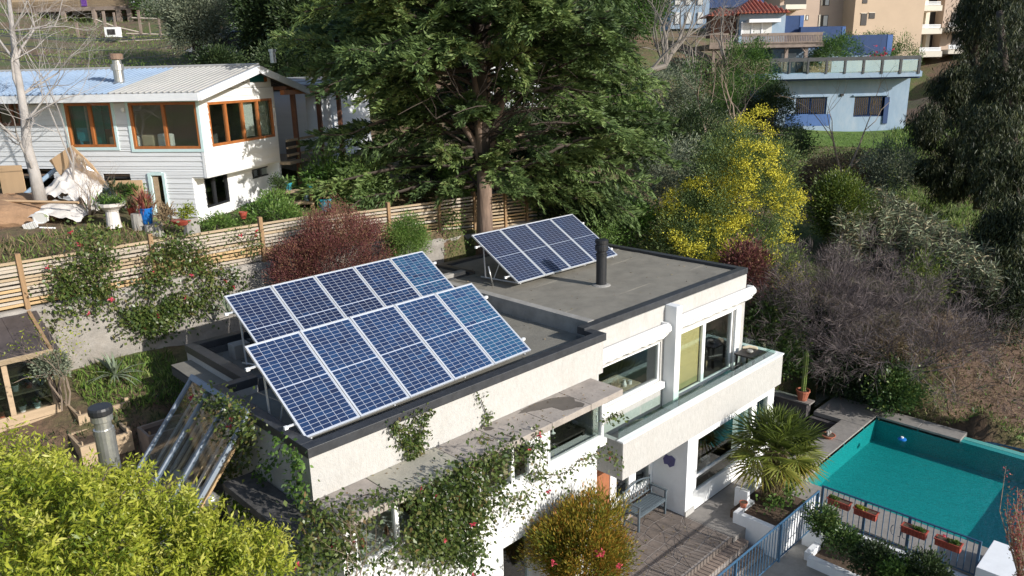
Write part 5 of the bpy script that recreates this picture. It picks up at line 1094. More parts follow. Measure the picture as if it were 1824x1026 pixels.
for k, (a, b_) in enumerate(((1322,1338),(1340,1356),(1358,1374))): hb('window', 'curtain', bh, a, 40, b_, 62, 8.5, 8.58); hb('window_frame', 'wall_white', bh, a-1, 39, a, 63, 8.45, 8.58)
hb('rolled_awning', 'white', bh, 1335, 34, 1391, 39, 7.9, 8.6)
r0 = hrect(1262, 6, 1408, 24, 8.); mx_ = BH.hit(1345, 5, 10.5)
def hip(x0, x1, y0, y1, z0, z1, par, rows=10):
    cx0, cx1, cy = x0+(y1-y0)/2, x1-(y1-y0)/2, (y0+y1)/2
    if cx1 < cx0: cx0 = cx1 = (x0+x1)/2
    MB().add(BH.w([(x0,y0,z0),(x1,y0,z0),(x1,y1,z0),(x0,y1,z0),(cx0,cy,z1-.04),(cx1,cy,z1-.04)]), [(0,1,5,4),(1,2,5),(2,3,4,5),(3,0,4)]).build('roof', M['tiles_red'], par)
    for (A, B_, Cc, Dd) in (((x0,y0,z0),(x1,y0,z0),(cx1,cy,z1),(cx0,cy,z1)),):
        n = int((x1-x0)/.28)
        for k in range(n+1):
            s = k/n; p0 = np.array(A)*(1-s)+np.array(B_)*s; x = p0[0]; tt = min(1, (x-x0)/max(.01, cx0-x0)) if x < cx0 else (min(1, (x1-x)/max(.01, x1-cx1)) if x > cx1 else 1)
            if tt < .05: continue
            p1 = np.array([x, y0+(cy-y0)*tt, z0+(z1-z0)*tt]); MB().tube([BH.w(p0+[0,0,.03]), BH.w(p1+[0,0,.03])], .085, 5).build('roof_tile_row', M['tiles_red'], par)
hip(BH.hit(1308,24,7.8)[0], BH.hit(1410,24,7.8)[0], 7.8, 13.5, us_[3], us_[3]+1.25, bh)
hip(BH.hit(1262,24,8.2)[0], BH.hit(1322,24,8.2)[0], 8.2, 11.5, us_[3]-.1, us_[3]+.55, bh); hb('side_wing', 'wood_brown', bh, 1268, 25, 1318, 66, 9.4, 11)
# wooden deck of the blue house
dk = thing('wooden_deck', 'grey wooden balcony deck on posts below the red tiled roof', 'deck', BH.w((-3, 4, 4)))
hb('deck_floor', 'grey_wood', dk, 1264, 79, 1468, 83, 3.6, 8.5)
for u0, u1 in ((1264,1298),(1322,1466)): hb('top_rail', 'grey_wood', dk, u0, 60, u1, 62, 3.6, 3.7); hb('bottom_rail', 'grey_wood', dk, u0, 76, u1, 78, 3.6, 3.7)
for u in np.arange(1265, 1466, 3.0):
    if 1299 < u < 1321: continue
    hb('baluster', 'grey_wood', dk, u, 62, u+.9, 76, 3.62, 3.68)
for u in (1270, 1296, 1399, 1434): hb('deck_post', 'grey_wood', dk, u, 83, u+2.5, 128, 3.8, 4.0)
for a, b_, c, d in ((1270,85,1296,118),(1296,85,1270,118),(1405,84,1399,94),(1428,84,1434,94)):
    p = BH.hit(a, b_, 3.8); q = BH.hit(c, d, 3.8); MB().tube([BH.w((p[0],3.8,p[1])), BH.w((q[0],3.8,q[1]))], .06, 4).build('brace', M['grey_wood'], dk)
# blue terraces further left
b2 = thing('pale_blue_building', 'pale blue building with white windows half hidden by bare branches left of the red roof', 'building', BH.w((-10, 14, 5)))
hb('wall', 'paleblue', b2, 1196, -10, 1262, 50, 14, 18); hb('wall', 'navy', b2, 1262, -20, 1360, 12, 16, 18); hb('roof_slab', 'navy', b2, 1188, -14, 1266, -9, 13.5, 18.5)
for u in (1203, 1222, 1243): hb('window', 'curtain', b2, u, 22, u+9, 42, 13.9, 13.97); hb('window', 'curtain', b2, u, -4, u+9, 8, 13.9, 13.97)
# apartment block
AP = Fr(at(1500, 120, 86), nrm(RH*1+FH*.12), nrm(FH-RH*.12)); ap = thing('apartment_block', 'tall beige apartment block with cream balconies at the top right', 'building', AP.O)
def ab(name, mt, *a, par=ap, **kw): return hb(name, mt, par, *a, fr=AP, **kw)
ab('wall', 'apart', 1395, -70, 1530, 230, 0, 14); ab('wall', 'apart2', 1531, -70, 1621, 230, -2.4, 10); ab('wall', 'apart_white', 1622, -70, 1692, 240, 1., 10); ab('wall', 'apart', 1693, -70, 1830, 240, -.5, 10); ab('wall', 'apart2', 1285, -70, 1394, 60, 4, 14)
for u0, v0, u1, v1 in ((1465,-6,1477,10),(1461,27,1474,47),(1434,27,1440,36)): ab('window', 'furn_dark', u0, v0, u1, v1, -.05, .0); ab('window_frame', 'apart_white', u0-1, v0-1, u0-.1, v1, -.1, -.0); ab('curtain', 'curtain', (u0+u1)/2, v0+1, u1-1, v1-1, -.07, -.055)
for u0, v0, u1, v1 in ((1535,24,1543,45),(1549,23,1558,33),(1538,-8,1545,6)): ab('window', 'furn_dark', u0, v0, u1, v1, -2.46, -2.4); ab('window_frame', 'apart_white', u0-1, v0-1, u1+1, v0-.1, -2.5, -2.4)
for k, v in enumerate((-31, 10, 51, 92)):
    ab('balcony_slab', 'apart_white', 1624, v, 1678, v+9, -2.2, 1.); ab('balcony_back', 'furn_dark', 1628, v-30, 1650, v-2, .9, .98); ab('curtain', 'curtain', 1629, v-29, 1640, v-2, .85, .89); ab('balcony_back', 'furn_dark', 1654, v-30, 1674, v-2, .9, .98)
    ab('balcony_pier', 'apart_white', 1650.5, v-32, 1653.5, v, .3, .9)
    for j in range(3): ab('rail', 'white', 1626, v-7+2.4*j, 1676, v-6.1+2.4*j, -2.15, -2.05)
    ab('rail_panel', 'apart_white', 1622, v-8, 1624, v, -2.2, .9)
for v in (-25, 8):
    ab('balcony_slab', 'apart_white', 1400, v, 1436, v+8, -2.2, 0); ab('balcony_rail', 'furn_dark', 1398, v-10, 1436, v-.5, -2.2, -2.1); ab('balcony_void', 'furn_dark', 1404, v-28, 1432, v-1, -.05, 0)
for v in (60, 100): ab('balcony_slab', 'apart_white', 1690, v-12, 1745, v-5, -2.6, -.5); ab('window', 'furn_dark', 1697, v-38, 1714, v-14, -.6, -.5); [ab('rail', 'white', 1690, v-20+2.6*j, 1745, v-19+2.6*j, -2.6, -2.5) for j in range(3)]
a2 = thing('side_building', 'tan building with dark balconies at the top behind the red tiled roof', 'building', AP.w((-8, 8, 0)))
hb('wall', 'apart2', a2, 1440, -60, 1466, 40, 5, 6, fr=AP) if False else None
hb('wall', 'apart2', a2, 1270, -40, 1394, 30, 16, 18, fr=AP)
for v in (-14, 8): hb('balcony', 'apart_white', a2, 1310, v+10, 1390, v+15, 14, 16, fr=AP); hb('balcony_rail', 'furn_dark', a2, 1310, v, 1390, v+9, 14, 14.1, fr=AP)

# ================================================================ HILL AT TOP LEFT
hd = thing('hillside_house', 'pale house with long timber deck railing on stilts at the top left edge', 'house', at(150, 30, 66)); HF = Fr(at(150, 20, 66), nrm(RH-FH*.1), nrm(FH+RH*.1))
def hh(name, mt, *a, par=hd, **kw): return hb(name, mt, par, *a, fr=HF, **kw)
hh('deck_floor', 'grey_wood', 20, 13, 252, 16, 0, 4); hh('wall', 'wall_white', 30, -30, 245, 12, 4, 8); hh('lower_wall', 'paleblue', 186, 30, 224, 48, 2.5, 6); hh('lower_wall', 'grey_wood', 120, 18, 250, 30, 3, 6)
for v in (-1, 4, 8): hh('rail', 'timber', 20, v, 228, v+2, 0, .1)
for v in (0, 5, 10): hh('rail', 'grey_wood', 229, v, 252, v+1.5, 0, .1)
for u in (60, 110, 165, 210, 229, 251): hh('post', 'grey_wood', u, -6, u+2.4, 62 if u > 200 else 50, .0, .2)
hh('cloth', mat('purple_cloth', (.12,.04,.25), .9), 143, -2, 155, 11, -.05, -.01)
t = thing('timber_terracing', 'posts and boards terracing the grassy hillside below the deck house', 'retaining fence', at(180, 70, 58)); TF = Fr(at(180, 60, 58), RH, FH)
for u, v0, v1 in ((185,20,62),(203,22,55),(167,16,44),(247,18,60),(283,32,66),(137,40,80),(238,60,104),(285,78,104),(318,80,106),(265,40,62)): hb('post', 'grey_wood', t, u, v0, u+2.2, v1, 0, .12, fr=TF)
for a, b_, c, d in ((165,33,205,48),(205,48,250,58),(235,32,285,34),(200,75,300,70),(150,82,330,78),(225,60,300,62)):
    p = TF.hit(a, b_, .1); q = TF.hit(c, d, .1); MB().tube([TF.w((p[0],.1,p[1])), TF.w((q[0],.1,q[1]))], .07, 4).build('board', M['fence_old'], t)
simple('white_box', 'white appliance lying on the grassy hillside', 'appliance', [('casing', 'white', MB().box(-.5,0,-.35,.5,.6,.35,fr=facing(198,57,57))), ('door', 'furn_dark', MB().box(-.3,-.02,-.2,.3,0,.2,fr=facing(198,57,57)))])
wires = [((-20,50),(345,58),24,60),((-20,62),(330,52),24,58),((-20,76),(345,72),24,56),((-20,90),(340,86),24,52),((-20,58),(300,50),24,60),((-20,104),(345,92),24,50)]
for i, (a, b_, d0_, d1_) in enumerate(wires):
    A, B_ = at(*a, d0_), at(*b_, d1_); pts = [A*(1-s)+B_*s-ZU*(.9*s*(1-s)*2) for s in np.linspace(0, 1, 12)]
    setp(MB().tube(pts, .016, 3).build('overhead_wire', M['black_metal'], None), ['second overhead wire from the top, nearly level, at the top left', 'fourth overhead wire down at the top left', 'fifth overhead wire down at the top left, above the blue roof', 'lowest but one overhead wire just above the blue roof', 'highest overhead wire crossing the top left hillside', 'lowest overhead wire touching the ridge of the blue roof in view'][i], 'wire', 'overhead wires at the top left')
# concrete road patch and parked car
def drape(name, quadpts, mt, n=10, off=.05, **kw):
    A, B_, Cc, Dd = [np.array(q[:2]) for q in quadpts]; V = []
    for j in range(n+1):
        for i in range(n+1):
            s, r_ = i/n, j/n; p = (A*(1-s)+B_*s)*(1-r_)+(Dd*(1-s)+Cc*s)*r_; V.append((p[0], p[1], float(ground(p[0], p[1]))+off+.25))
    return setp(MB().add(V, [(j*(n+1)+i, j*(n+1)+i+1, (j+1)*(n+1)+i+1, (j+1)*(n+1)+i) for j in range(n) for i in range(n)]).build(name, M[mt], None, smooth=True), **kw)
drape('road', [drop(330,100,30), drop(490,118,30), drop(470,40,30), drop(415,44,30)], 'asphalt', kind='structure')
def car(c, fr, label, paint):
    t = thing('parked_car', label, 'car', c); pr = [(-2.1,.3),(-2.1,.75),(-1.9,.9),(-1.2,.95),(-.6,1.42),(.9,1.45),(1.6,1.0),(2.1,.88),(2.15,.35)]
    MB().prism(pr, -.82, .82, fr=fr, ax=1).build('body', paint, t, bevel=.06)
    for s in (-1, 1): MB().prism([(-1.05,.97),(-.55,1.36),(.85,1.38),(1.35,1.02)], s*.825, s*.835, fr=fr, ax=1).build('side_window', M['furn_dark'], t)
    MB().add(fr.w([(-1.17,-.7,.99),(-1.17,.7,.99),(-.65,.68,1.4),(-.65,-.68,1.4)]), [(0,1,2,3)]).build('windscreen', M['furn_dark'], t)
    for x in (-1.35, 1.35):
        for s in (-1, 1): MB().tube([fr.w((x, s*.68, .32)), fr.w((x, s*.86, .32))], .32, 14).build('wheel', M['black_metal'], t)
p = drop(440, 108, 30); fc = nrm(RH+FH*.2); car(p+ZU*.3, Fr(p+ZU*.3, fc, np.cross(ZU, fc)), 'dark blue car parked on the concrete road above the clad house', mat('car_paint', (.02,.03,.08), .25, .1, 1))

# ================================================================ VEGETATION
# big cypress
tb0 = onp(862, 432, 1, 7.72); cy = thing('cypress_tree', 'huge spreading cypress with layered dark green sprays and bare forked trunk behind the solar roof', 'cypress', tb0)
b = MB(); fork = onp(862, 300, 1, 7.72); b.tube([tb0-ZU*.6, tb0+(fork-tb0)*.5+[.03,0,0], fork], [.29,.235,.225], 14)
limbs = []
for (u, v, dy, r_) in ((812,205,.6,.13),(842,90,.2,.16),(868,-60,.3,.2),(905,150,-.3,.13),(935,235,-.6,.1),(800,120,1.5,.12),(890,60,1.3,.12)):
    e = onp(u, v, 1, 7.72+dy); mid = fork*.5+e*.5+rs.normal(size=3)*.15; b.tube([fork-ZU*.1, mid, e], [r_*1.1, r_*.85, r_*.6], 8); limbs.append((fork, mid, e))
top = fork+ZU*9
b.build('trunk', M['bark'], cy, smooth=True); b = MB(); b.tube([fork-ZU*.05, fork+ZU*3, fork+ZU*6, top], [.22,.18,.12,.05], 8)
b.build('upper_trunk', M['bark_dark'], cy, smooth=True)
P = []; D = []; S = []; RN = []; SD = []; bb = MB()
def spray(p0, d, L, rnd0, droop=.25):
    "one bough: flat feathered sprays along it"
    n = int(9+L*5.5); side = nrm(np.cross(d, ZU)); rl = rs.normal()*.6; upv = np.cross(side, d); side = side*math.cos(rl)+upv*math.sin(rl); droop = droop*(.5+1.8*rs.rand()); pts = []
    for i in range(n+1):
        s = i/n; pts.append(p0+d*L*s+ZU*(-droop*L*s*s*.5+.05*math.sin(s*6+rnd0*9))+side*.12*math.sin(s*5+rnd0*20))
    bb.tube(pts[::3]+[pts[-1]], np.linspace(.05, .012, len(pts[::3])+1), 4, caps=False)
    for i in range(2, n+1):
        s = i/n
        if s < .22+.15*rs.rand(): continue
        tw = (.18+.75*math.sin(math.pi*min(1, s*.92))**.7*(.6+.5*rs.rand()))*min(1, L/3)
        for sg in (-1, 1):
            if rs.rand() < .24: continue
            td = nrm(d*(.75+.4*rs.rand())+side*sg*(.7+.4*rs.rand())+ZU*(-.25+.3*rs.normal())); m = int(4+tw*9.5); hue = rnd0*.5+rs.rand()*.3
            q = pts[i]+td*tw*(np.arange(m)/m)[:, None]+rs.normal(size=(m, 3))*.02; q[:, 2] -= .34*tw*(np.arange(m)/m)**2
            for g in (-1, 1, 0):
                dd = td+np.cross(td, ZU)*g*.75+rs.normal(size=(m, 3))*.22
                P.append(q); D.append(dd); S.append(np.full(m, .19)*(.75+.5*rs.rand(m))*(1.15-.3*np.arange(m)/m)); RN.append(hue+rs.rand(m)*.28)
                SD.append(np.cross(nrm(dd), ZU)+rs.normal(size=(m, 3))*.9)
nb_ = 0
cxy = (tb0[:2]+np.array([.2, .2]))
for k in range(118):
    h = (k+.5)/118; z0 = 1.9+11*h**1.15; az = k*2.399+rs.normal()*.5; L = (6.0-4.2*h**1.6)*(.5+.65*rs.rand()); el = R(12+24*h+rs.normal()*15)
    if z0 < 3.0: L *= .8
    d = np.array([math.cos(az)*math.cos(el), math.sin(az)*math.cos(el), math.sin(el)])
    toward = -(d@FH)
    if toward > .25 and z0 < 4.8: L *= .4
    if z0 < 3.6 and (d@RH) < -.2: L *= 1.0
    p0 = np.array([cxy[0], cxy[1], z0])+d*.3*[1, 1, 0]; hue = rs.rand()
    spray(p0, d, L, hue)
    for j in range(2 if L > 2.5 else 1):
        s = .35+.3*rs.rand(); sd = nrm(np.cross(d, ZU))*(1 if j else -1); spray(p0+d*L*s, nrm(d+sd*(.5+.4*rs.rand())), L*.45, hue+rs.normal()*.1)
for k in range(46):
    az = math.atan2(-FH[1], -FH[0])+rs.normal()*.75; z0 = 5.6+rs.rand()*6; el = R(6+rs.rand()*18); d = np.array([math.cos(az)*math.cos(el), math.sin(az)*math.cos(el), math.sin(el)]); spray(np.array([cxy[0], cxy[1], z0]), d, 2.6+2.4*rs.rand(), rs.rand(), .45)
# low boughs named by the photo: towards the clad house, and the fan to the lower right
for (u, v, dp, Lh) in ((545,215,22.0,1),(520,300,22,1),(560,110,23,1),(690,190,22.3,1),(640,235,22.8,1),(590,270,23,1),(600,330,22.6,.8),(1100,250,25,1),(1150,300,25.5,1),(1185,225,26,.8),(1060,330,25,.8),(1170,180,26,1),(1010,270,25,.8),(950,300,24.5,.7),(1120,350,26,.9),(1000,350,25.2,.7),(1090,120,25,1),(1160,90,25,1),(540,40,24,1),(620,30,23,1)):
    e = at(u, v, dp); s0 = np.array([cxy[0], cxy[1], max(2.0, e[2]-.3)]); d = e-s0; L = np.linalg.norm(d); d = d/L; hue = rs.rand()
    spray(s0, nrm(d+ZU*.12), L, hue, .25)
    for j in (-1, 1): spray(s0+d*L*.45, nrm(d+nrm(np.cross(d, ZU))*j*.5), L*.5, hue+rs.normal()*.1, .3)
P = np.concatenate(P); leaves('foliage', P, np.concatenate(D), np.concatenate(S), .34, LM['cypress'], cy, .02, np.concatenate(RN), wide=nrm(np.concatenate(SD)))
for k in range(70):
    h = rs.rand(); p0 = np.array([cxy[0], cxy[1], 2+5*h]); az = rs.rand()*6.28; d = np.array([math.cos(az), math.sin(az), .25+.3*rs.rand()]); branchy(bb, p0, d, 2.2, .035, 1, split=2, spread=.5, n=4)
bb.build('branch', M['bark_dark'], cy)
# white house seen through the cypress
wh = thing('white_house', 'white house wall with dark balcony railing glimpsed behind the cypress', 'house', at(900, 200, 37)); hb('wall', 'wall_white', wh, 830, 112, 965, 192, 0, 4, fr=Fr(at(900,200,37), RH, FH)); hb('window', 'furn_dark', wh, 856, 130, 872, 180, -.05, 0, fr=Fr(at(900,200,37), RH, FH))
for k in range(14): hb('baluster', 'furn_dark', wh, 900+5*k, 160, 901.5+5*k, 185, -1, -.95, fr=Fr(at(900,200,37), RH, FH))
hb('balcony_slab', 'wall_white', wh, 890, 186, 975, 190, -1.2, 0, fr=Fr(at(900,200,37), RH, FH))
FRW = Fr(at(900,200,37), RH, FH)

# lime green foreground tree
lc = at(50, 1122, 8.4); t = thing('lime_green_tree', 'lime green glossy tree crown filling the lower left corner', 'tree', lc-ZU*5)
subs = [(lc, 2.12, 620), (at(400,1045,8.6), .68, 90), (at(320,1010,8.3), .72, 110), (at(-20,905,9.0), .85, 110), (at(165,955,8.7), .7, 90), (at(60,1030,7.2), 1.0, 120)]
PP = []; DD = []; SS = []; RR_ = []
for c, r_, K in subs:
    cc, dd = ell_clumps(c, (r_, r_, r_*.95), K, .84, -.35, .22); n = 76; cr = .135
    for i in range(len(cc)):
        tw = nrm(dd[i]+ZU*.5+rs.normal(size=3)*.35); s = rs.rand(n, 1); q = cc[i]+tw*(s-.6)*.42+rs.normal(size=(n, 3))*.045
        D_ = tw*.35+nrm(rs.normal(size=(n, 3)))*.9+ZU*.1; PP.append(q); DD.append(D_); SS.append(.068*(.5+1.0*rs.rand(n))); RR_.append(np.clip(.05+s[:, 0]*.66+rs.rand(n)*.3+rs.normal()*.1, 0, 1))
leaves('foliage', np.concatenate(PP), np.concatenate(DD), np.concatenate(SS), .3, LM['lime'], t, .035, np.concatenate(RR_))
b = MB(); b.tube([lc-ZU*5, lc-ZU*2, lc], [.2,.16,.1], 10)
for k in range(26): d = nrm(rs.normal(size=3)+ZU*.5); b.tube([lc-ZU*1.2, lc+d*.9, lc+d*2.0], [.06,.035,.01], 5)
b.build('trunk', M['bark_dark'], t, smooth=True)

# red bush, green bush behind the arrays
def pl(u, v, y): return onp(u, v, 1, y)
c = pl(590, 455, 7.1); t = plant('red_leaved_bush', 'dense dark red purple bush between the slatted fence and the solar arrays', 'bush', c, (1.55,.62,1.05), 300, 130, .12, .05, .4, LM['red'], base=c-ZU*1.6, stems=24, sr=.035, up=.9, shell=.55, outward=.9)
c2 = pl(520, 460, 7.2); plant('red_leaved_bush', 'lower brownish left shoulder of the red bush', 'bush', c2-ZU*.15, (.62,.5,.75), 80, 110, .1, .05, .4, LM['red'], base=c2-ZU*1.4, stems=10, up=.9)
c = pl(718, 430, 7.0); plant('green_bush', 'rounded bright green bush right of the dark red bush', 'bush', c, (.62,.5,.62), 110, 130, .09, .05, .42, LM['bright'], base=c-ZU*1.2, stems=8)
def vine(name, label, cl, ax, val, mt='vine', lsz=.075, thick=.07, out=(0,-1,0), group=None, flowers=0, stem=True, wr=.62, jit=.0):
    P = []; RN = []; out = np.array(out, float); stems = []
    for (u, v, su, sv, n) in cl:
        n = int(n*(.7+2.6*rs.rand())*(.55 if name == 'facade_climber' and 'curtain' not in label else (.75 if name == 'fence_vine' else 1.))); u = u+rs.normal()*su*.5; v = v+rs.normal()*sv*.5; uu = u+rs.normal(size=n)*su; vv = v+rs.normal(size=n)*sv; hue = rs.rand()*.35
        for a, b_ in zip(uu, vv): P.append(onp(a, b_, ax, val)+out*abs(rs.normal())*thick)
        RN += list(hue+rs.rand(n)*.65); stems.append(onp(u, v, ax, val))
    P = np.array(P); base = stems[0].copy(); t = thing(name, label, 'vine' if 'vine' in name else 'climber', base, group)
    D = rs.normal(size=(len(P), 3))*.6+out*.45-ZU*.35; leaves('foliage', P, D, lsz*(.6+.8*rs.rand(len(P))), wr, LM[mt], t, .012, np.array(RN))
    if stem:
        b = MB()
        runs = [[stems[0]]]
        for q in stems[1:]:
            if np.linalg.norm(q-runs[-1][-1]) < .9: runs[-1].append(q)
            else: runs.append([q])
        for q in runs:
            if len(q) > 1: MB().tube(q, .009, 4).build('stem', M['bark_dark'], t)
    if flowers:
        q = P[rs.randint(len(P), size=flowers)]+out*.05; leaves('blossom', np.repeat(q, 7, 0), rs.normal(size=(flowers*7, 3))+out*.4, .07, .5, LM['pink'], t, .01)
    return t
def line(pts, su, sv, n):
    o = []
    for (a, b_), (c, d) in zip(pts[:-1], pts[1:]):
        k = max(1, int(math.hypot(c-a, d-b_)/12))
        for i in range(k): s = i/k; o.append((a+(c-a)*s, b_+(d-b_)*s, su, sv, n))
    return o
# vines on the fence
vine('fence_vine', 'dense red-flowered climber hanging over the fence at the left, reaching down the wall', line([(150,425),(150,480),(135,540),(130,575)], 26, 16, 95)+line([(110,480),(118,560)], 14, 14, 50)+line([(185,470),(180,560)], 14, 14, 50), 1, 7.98, flowers=8, lsz=.085)
vine('fence_vine', 'wide leafy climber over the middle of the slatted fence spilling down to the wall', line([(320,415),(300,450),(280,500),(265,560),(245,590)], 24, 14, 90)+line([(330,440),(365,480),(400,500),(425,495)], 18, 16, 80)+line([(400,520),(340,540),(280,570),(240,590)], 16, 15, 95)+line([(210,560),(215,590)], 12, 14, 40), 1, 7.98, flowers=7, lsz=.085)
vine('fence_vine', 'small climber around the fence post left of the red bush', line([(425,420),(430,450)], 14, 14, 30)+line([(458,420),(452,450)], 9, 12, 36), 1, 8.0, flowers=3)
vine('fence_vine', 'thin trailing vine at the left end of the retaining wall beside the shed', line([(90,580),(88,620),(84,650)], 5, 8, 16)+line([(55,565),(70,580)], 10, 6, 12), 1, 7.98)
vine('fence_vine', 'green creeper on the white wall under the tall fence right of the green bush', line([(805,380),(812,420),(808,455)], 11, 12, 60)+line([(790,395),(795,430)], 7, 9, 25), 1, 8.05, mt='bright', lsz=.06)
vine('fence_vine', 'sparse creeper on the tall fence to the right of the cypress trunk', line([(905,345),(930,360),(955,370)], 12, 10, 26), 1, 8.35, mt='green', lsz=.06)
# wall corner bushes
t, tips = twig_shrub('bare_twig_bush', 'tangle of bare twigs with a few yellow leaves growing against the retaining wall', 'bush', onp(118,722,1,6.6), [(.1,.1,1),(-.3,0,1),(.4,.1,1),(.2,-.2,1)], .75, .018, 3, M['twig'], split=3, spread=.5)
Q = np.array([q for q, d in tips]); leaves('foliage', np.repeat(Q, 3, 0)+rs.normal(size=(len(Q)*3, 3))*.05, rs.normal(size=(len(Q)*3, 3)), .06, .45, LM['lime'], t)
c = onp(92,648,1,6.7); plant('grey_green_bush', 'rounded grey green bush at the corner of the potting shed', 'bush', c, (.28,.22,.24), 40, 60, .06, .055, .5, LM['grey'], base=c-ZU*.8)
def spiky(name, label, c, n, L, wr, m_, el=.8, droop=.25, cat='plant'):
    t = thing(name, label, cat, c); D = rs.normal(size=(n, 3)); D[:, 2] = abs(D[:, 2])*el+.25; k = 4; base = np.array(c, float); D = nrm(D)
    b = MB(); ll = L*(.7+.5*rs.rand(n))
    for i in range(n):
        sd = nrm(np.cross(D[i], ZU)); pts = [base+D[i]*ll[i]*s-ZU*droop*ll[i]*s*s for s in np.linspace(0, 1, k+1)]; w = [wr*ll[i]*x for x in (.6, 1, .8, .45, .02)]
        V = [];
        for p, ww in zip(pts, w): V += [p-sd*ww, p+sd*ww]
        b.add(V, [(2*j, 2*j+1, 2*j+3, 2*j+2) for j in range(k)])
    b.build('leaf', m_, t); return t
ag = mat('agave_leaf', (.19,.23,.15), .55, .25, 6); stp = mat('strap_leaf', (.09,.15,.04), .5, .3, 6)
spiky('strap_leaf_plant', 'pale arching strap-leaved plant against the retaining wall by the bed', onp(205,668,1,7.3), 34, .75, .035, ag, .6, .35)
spiky('strap_leaf_plant', 'spiky plant poking out above the top left corner of the back solar array', onp(408,560,1,7.4), 26, .6, .03, ag, .8, .2)
spiky('strap_leaf_plant', 'strap-leaved clump behind the pool coping by the green fence post', (19.3,-2.9,-5.5), 34, .55, .05, stp, .7, .35)
spiky('strap_leaf_plant', 'second strap-leaved clump at the corner of the pool overflow edge', (19.2,-3.9,-5.6), 30, .5, .05, stp, .7, .35)
tufts('yard_grass', 'shaded grass in the yard behind the modern house', 'grass', rect_region(-1.2,6.0,.9,7.9), 2600, .16, LM['grass'])
tufts('yard_grass', 'rough grass around the raised beds', 'grass', rect_region(-2.4,4.2,.5,6.3), 1600, .14, LM['dark'])
tufts('garden_grass', 'grass and weeds in the garden in front of the clad house', 'grass', lambda n: np.stack([rs.uniform(-7,8,n), 8.5+rs.rand(n)**1.2*2.4, np.zeros(n)], 1), 7000, .17, LM['grass'])
tufts('garden_weeds', 'dry weeds and brown stems in the garden behind the fence', 'weeds', lambda n: np.stack([rs.uniform(-5,1.5,n), 8.5+rs.rand(n)*2.2, np.zeros(n)], 1), 2600, .26, LM['dry'], .06)
def lawn(n): u = rs.uniform(1400,1640,n); d = rs.uniform(43.5,50.5,n); q = CP+(FH[None]+((u-912)/CF)[:,None]*RH[None])*d[:,None]; q[:,2] = 0; return q
tufts('lawn', 'short sunlit lawn below the pale blue house', 'lawn', lawn, 22000, .08, LM['bright'], .35, .8)
tufts('slope_grass', 'grass and weeds on the slope behind the pool', 'grass', lambda n: np.stack([rs.uniform(17.4,20.8,n), rs.uniform(-6,2,n), np.zeros(n)], 1), 4500, .16, LM['grass'])
tufts('cactus_grass', 'bright grass strip behind the cactus wall', 'grass', rect_region(14,1.3,18.5,3.4), 2600, .16, LM['bright'])
def valley(n): u = rs.uniform(1480,1850,n); d = rs.uniform(20.5,34,n); q = CP+(FH[None]+((u-912)/CF)[:,None]*RH[None])*d[:,None]; q[:,2] = 0; return q
tufts('dry_litter', 'brown dry litter and dead stems on the bare slope at the right', 'dead plants', valley, 26000, .16, LM['dry'], .1, 1.3)
def vgreen(n): u = rs.uniform(1580,1900,n); d = rs.uniform(30,52,n); q = CP+(FH[None]+((u-912)/CF)[:,None]*RH[None])*d[:,None]; q[:,2] = 0; return q
tufts('dry_litter', 'dry stalks, leaves and a few weeds on the brown bank beside the pool', 'dead plants', lambda n: np.array([at(a, 700, b) for a, b in zip(rs.uniform(1600,1860,n), rs.uniform(19,29,n))]), 14000, .2, LM['dry'], .09, 1.1)
tufts('slope_weeds', 'scattered green weeds on the brown bank', 'weeds', lambda n: np.array([at(a, 700, b) for a, b in zip(rs.uniform(1600,1860,n), rs.uniform(19,30,n))]), 2500, .16, LM['green'], .3, .8)
for k, (u, v) in enumerate(((1765,640),(1700,705),(1800,690))):
    q = drop(u, v, 12); twig_shrub('dead_branch', ['pale dead branches sticking out of the brown bank', 'small dead branch lying above the pool overflow edge', 'dead branch near the right edge on the brown bank'][k], 'branch', q, [(.6,.1,.5),(-.5,.2,.5),(.1,-.5,.6),(.2,.3,.9)], .7, .02, 3, M['twig'], split=2, spread=.5)
tufts('hill_grass', 'grass under the dark eucalyptus trees', 'grass', vgreen, 16000, .3, LM['grass'], .12)
def hill(n): u = rs.uniform(-60,560,n); d = rs.uniform(36,80,n); q = CP+(FH[None]+((u-912)/CF)[:,None]*RH[None])*d[:,None]; q[:,2] = 0; return q
tufts('hill_grass', 'grass patches on the terraced hillside at the top left', 'grass', hill, 20000, .2, LM['grass'], .16)

ln = M['lawn'] = mat('lawn_turf', (.085,.15,.022), 1, .35, 1.5, .5, 20, stain=.5, sc=(.15,.15,.05), sscale=.7); drape('lawn_ground', [drop(1398,258,30), drop(1640,268,30), drop(1625,222,30), drop(1395,224,30)], 'lawn', 40, -.22, kind='structure')
drape('bare_soil', [drop(1690,745,12), drop(1860,800,12), drop(1900,560,15), drop(1640,565,15)], 'soil_brown', 24, -.21, kind='structure')
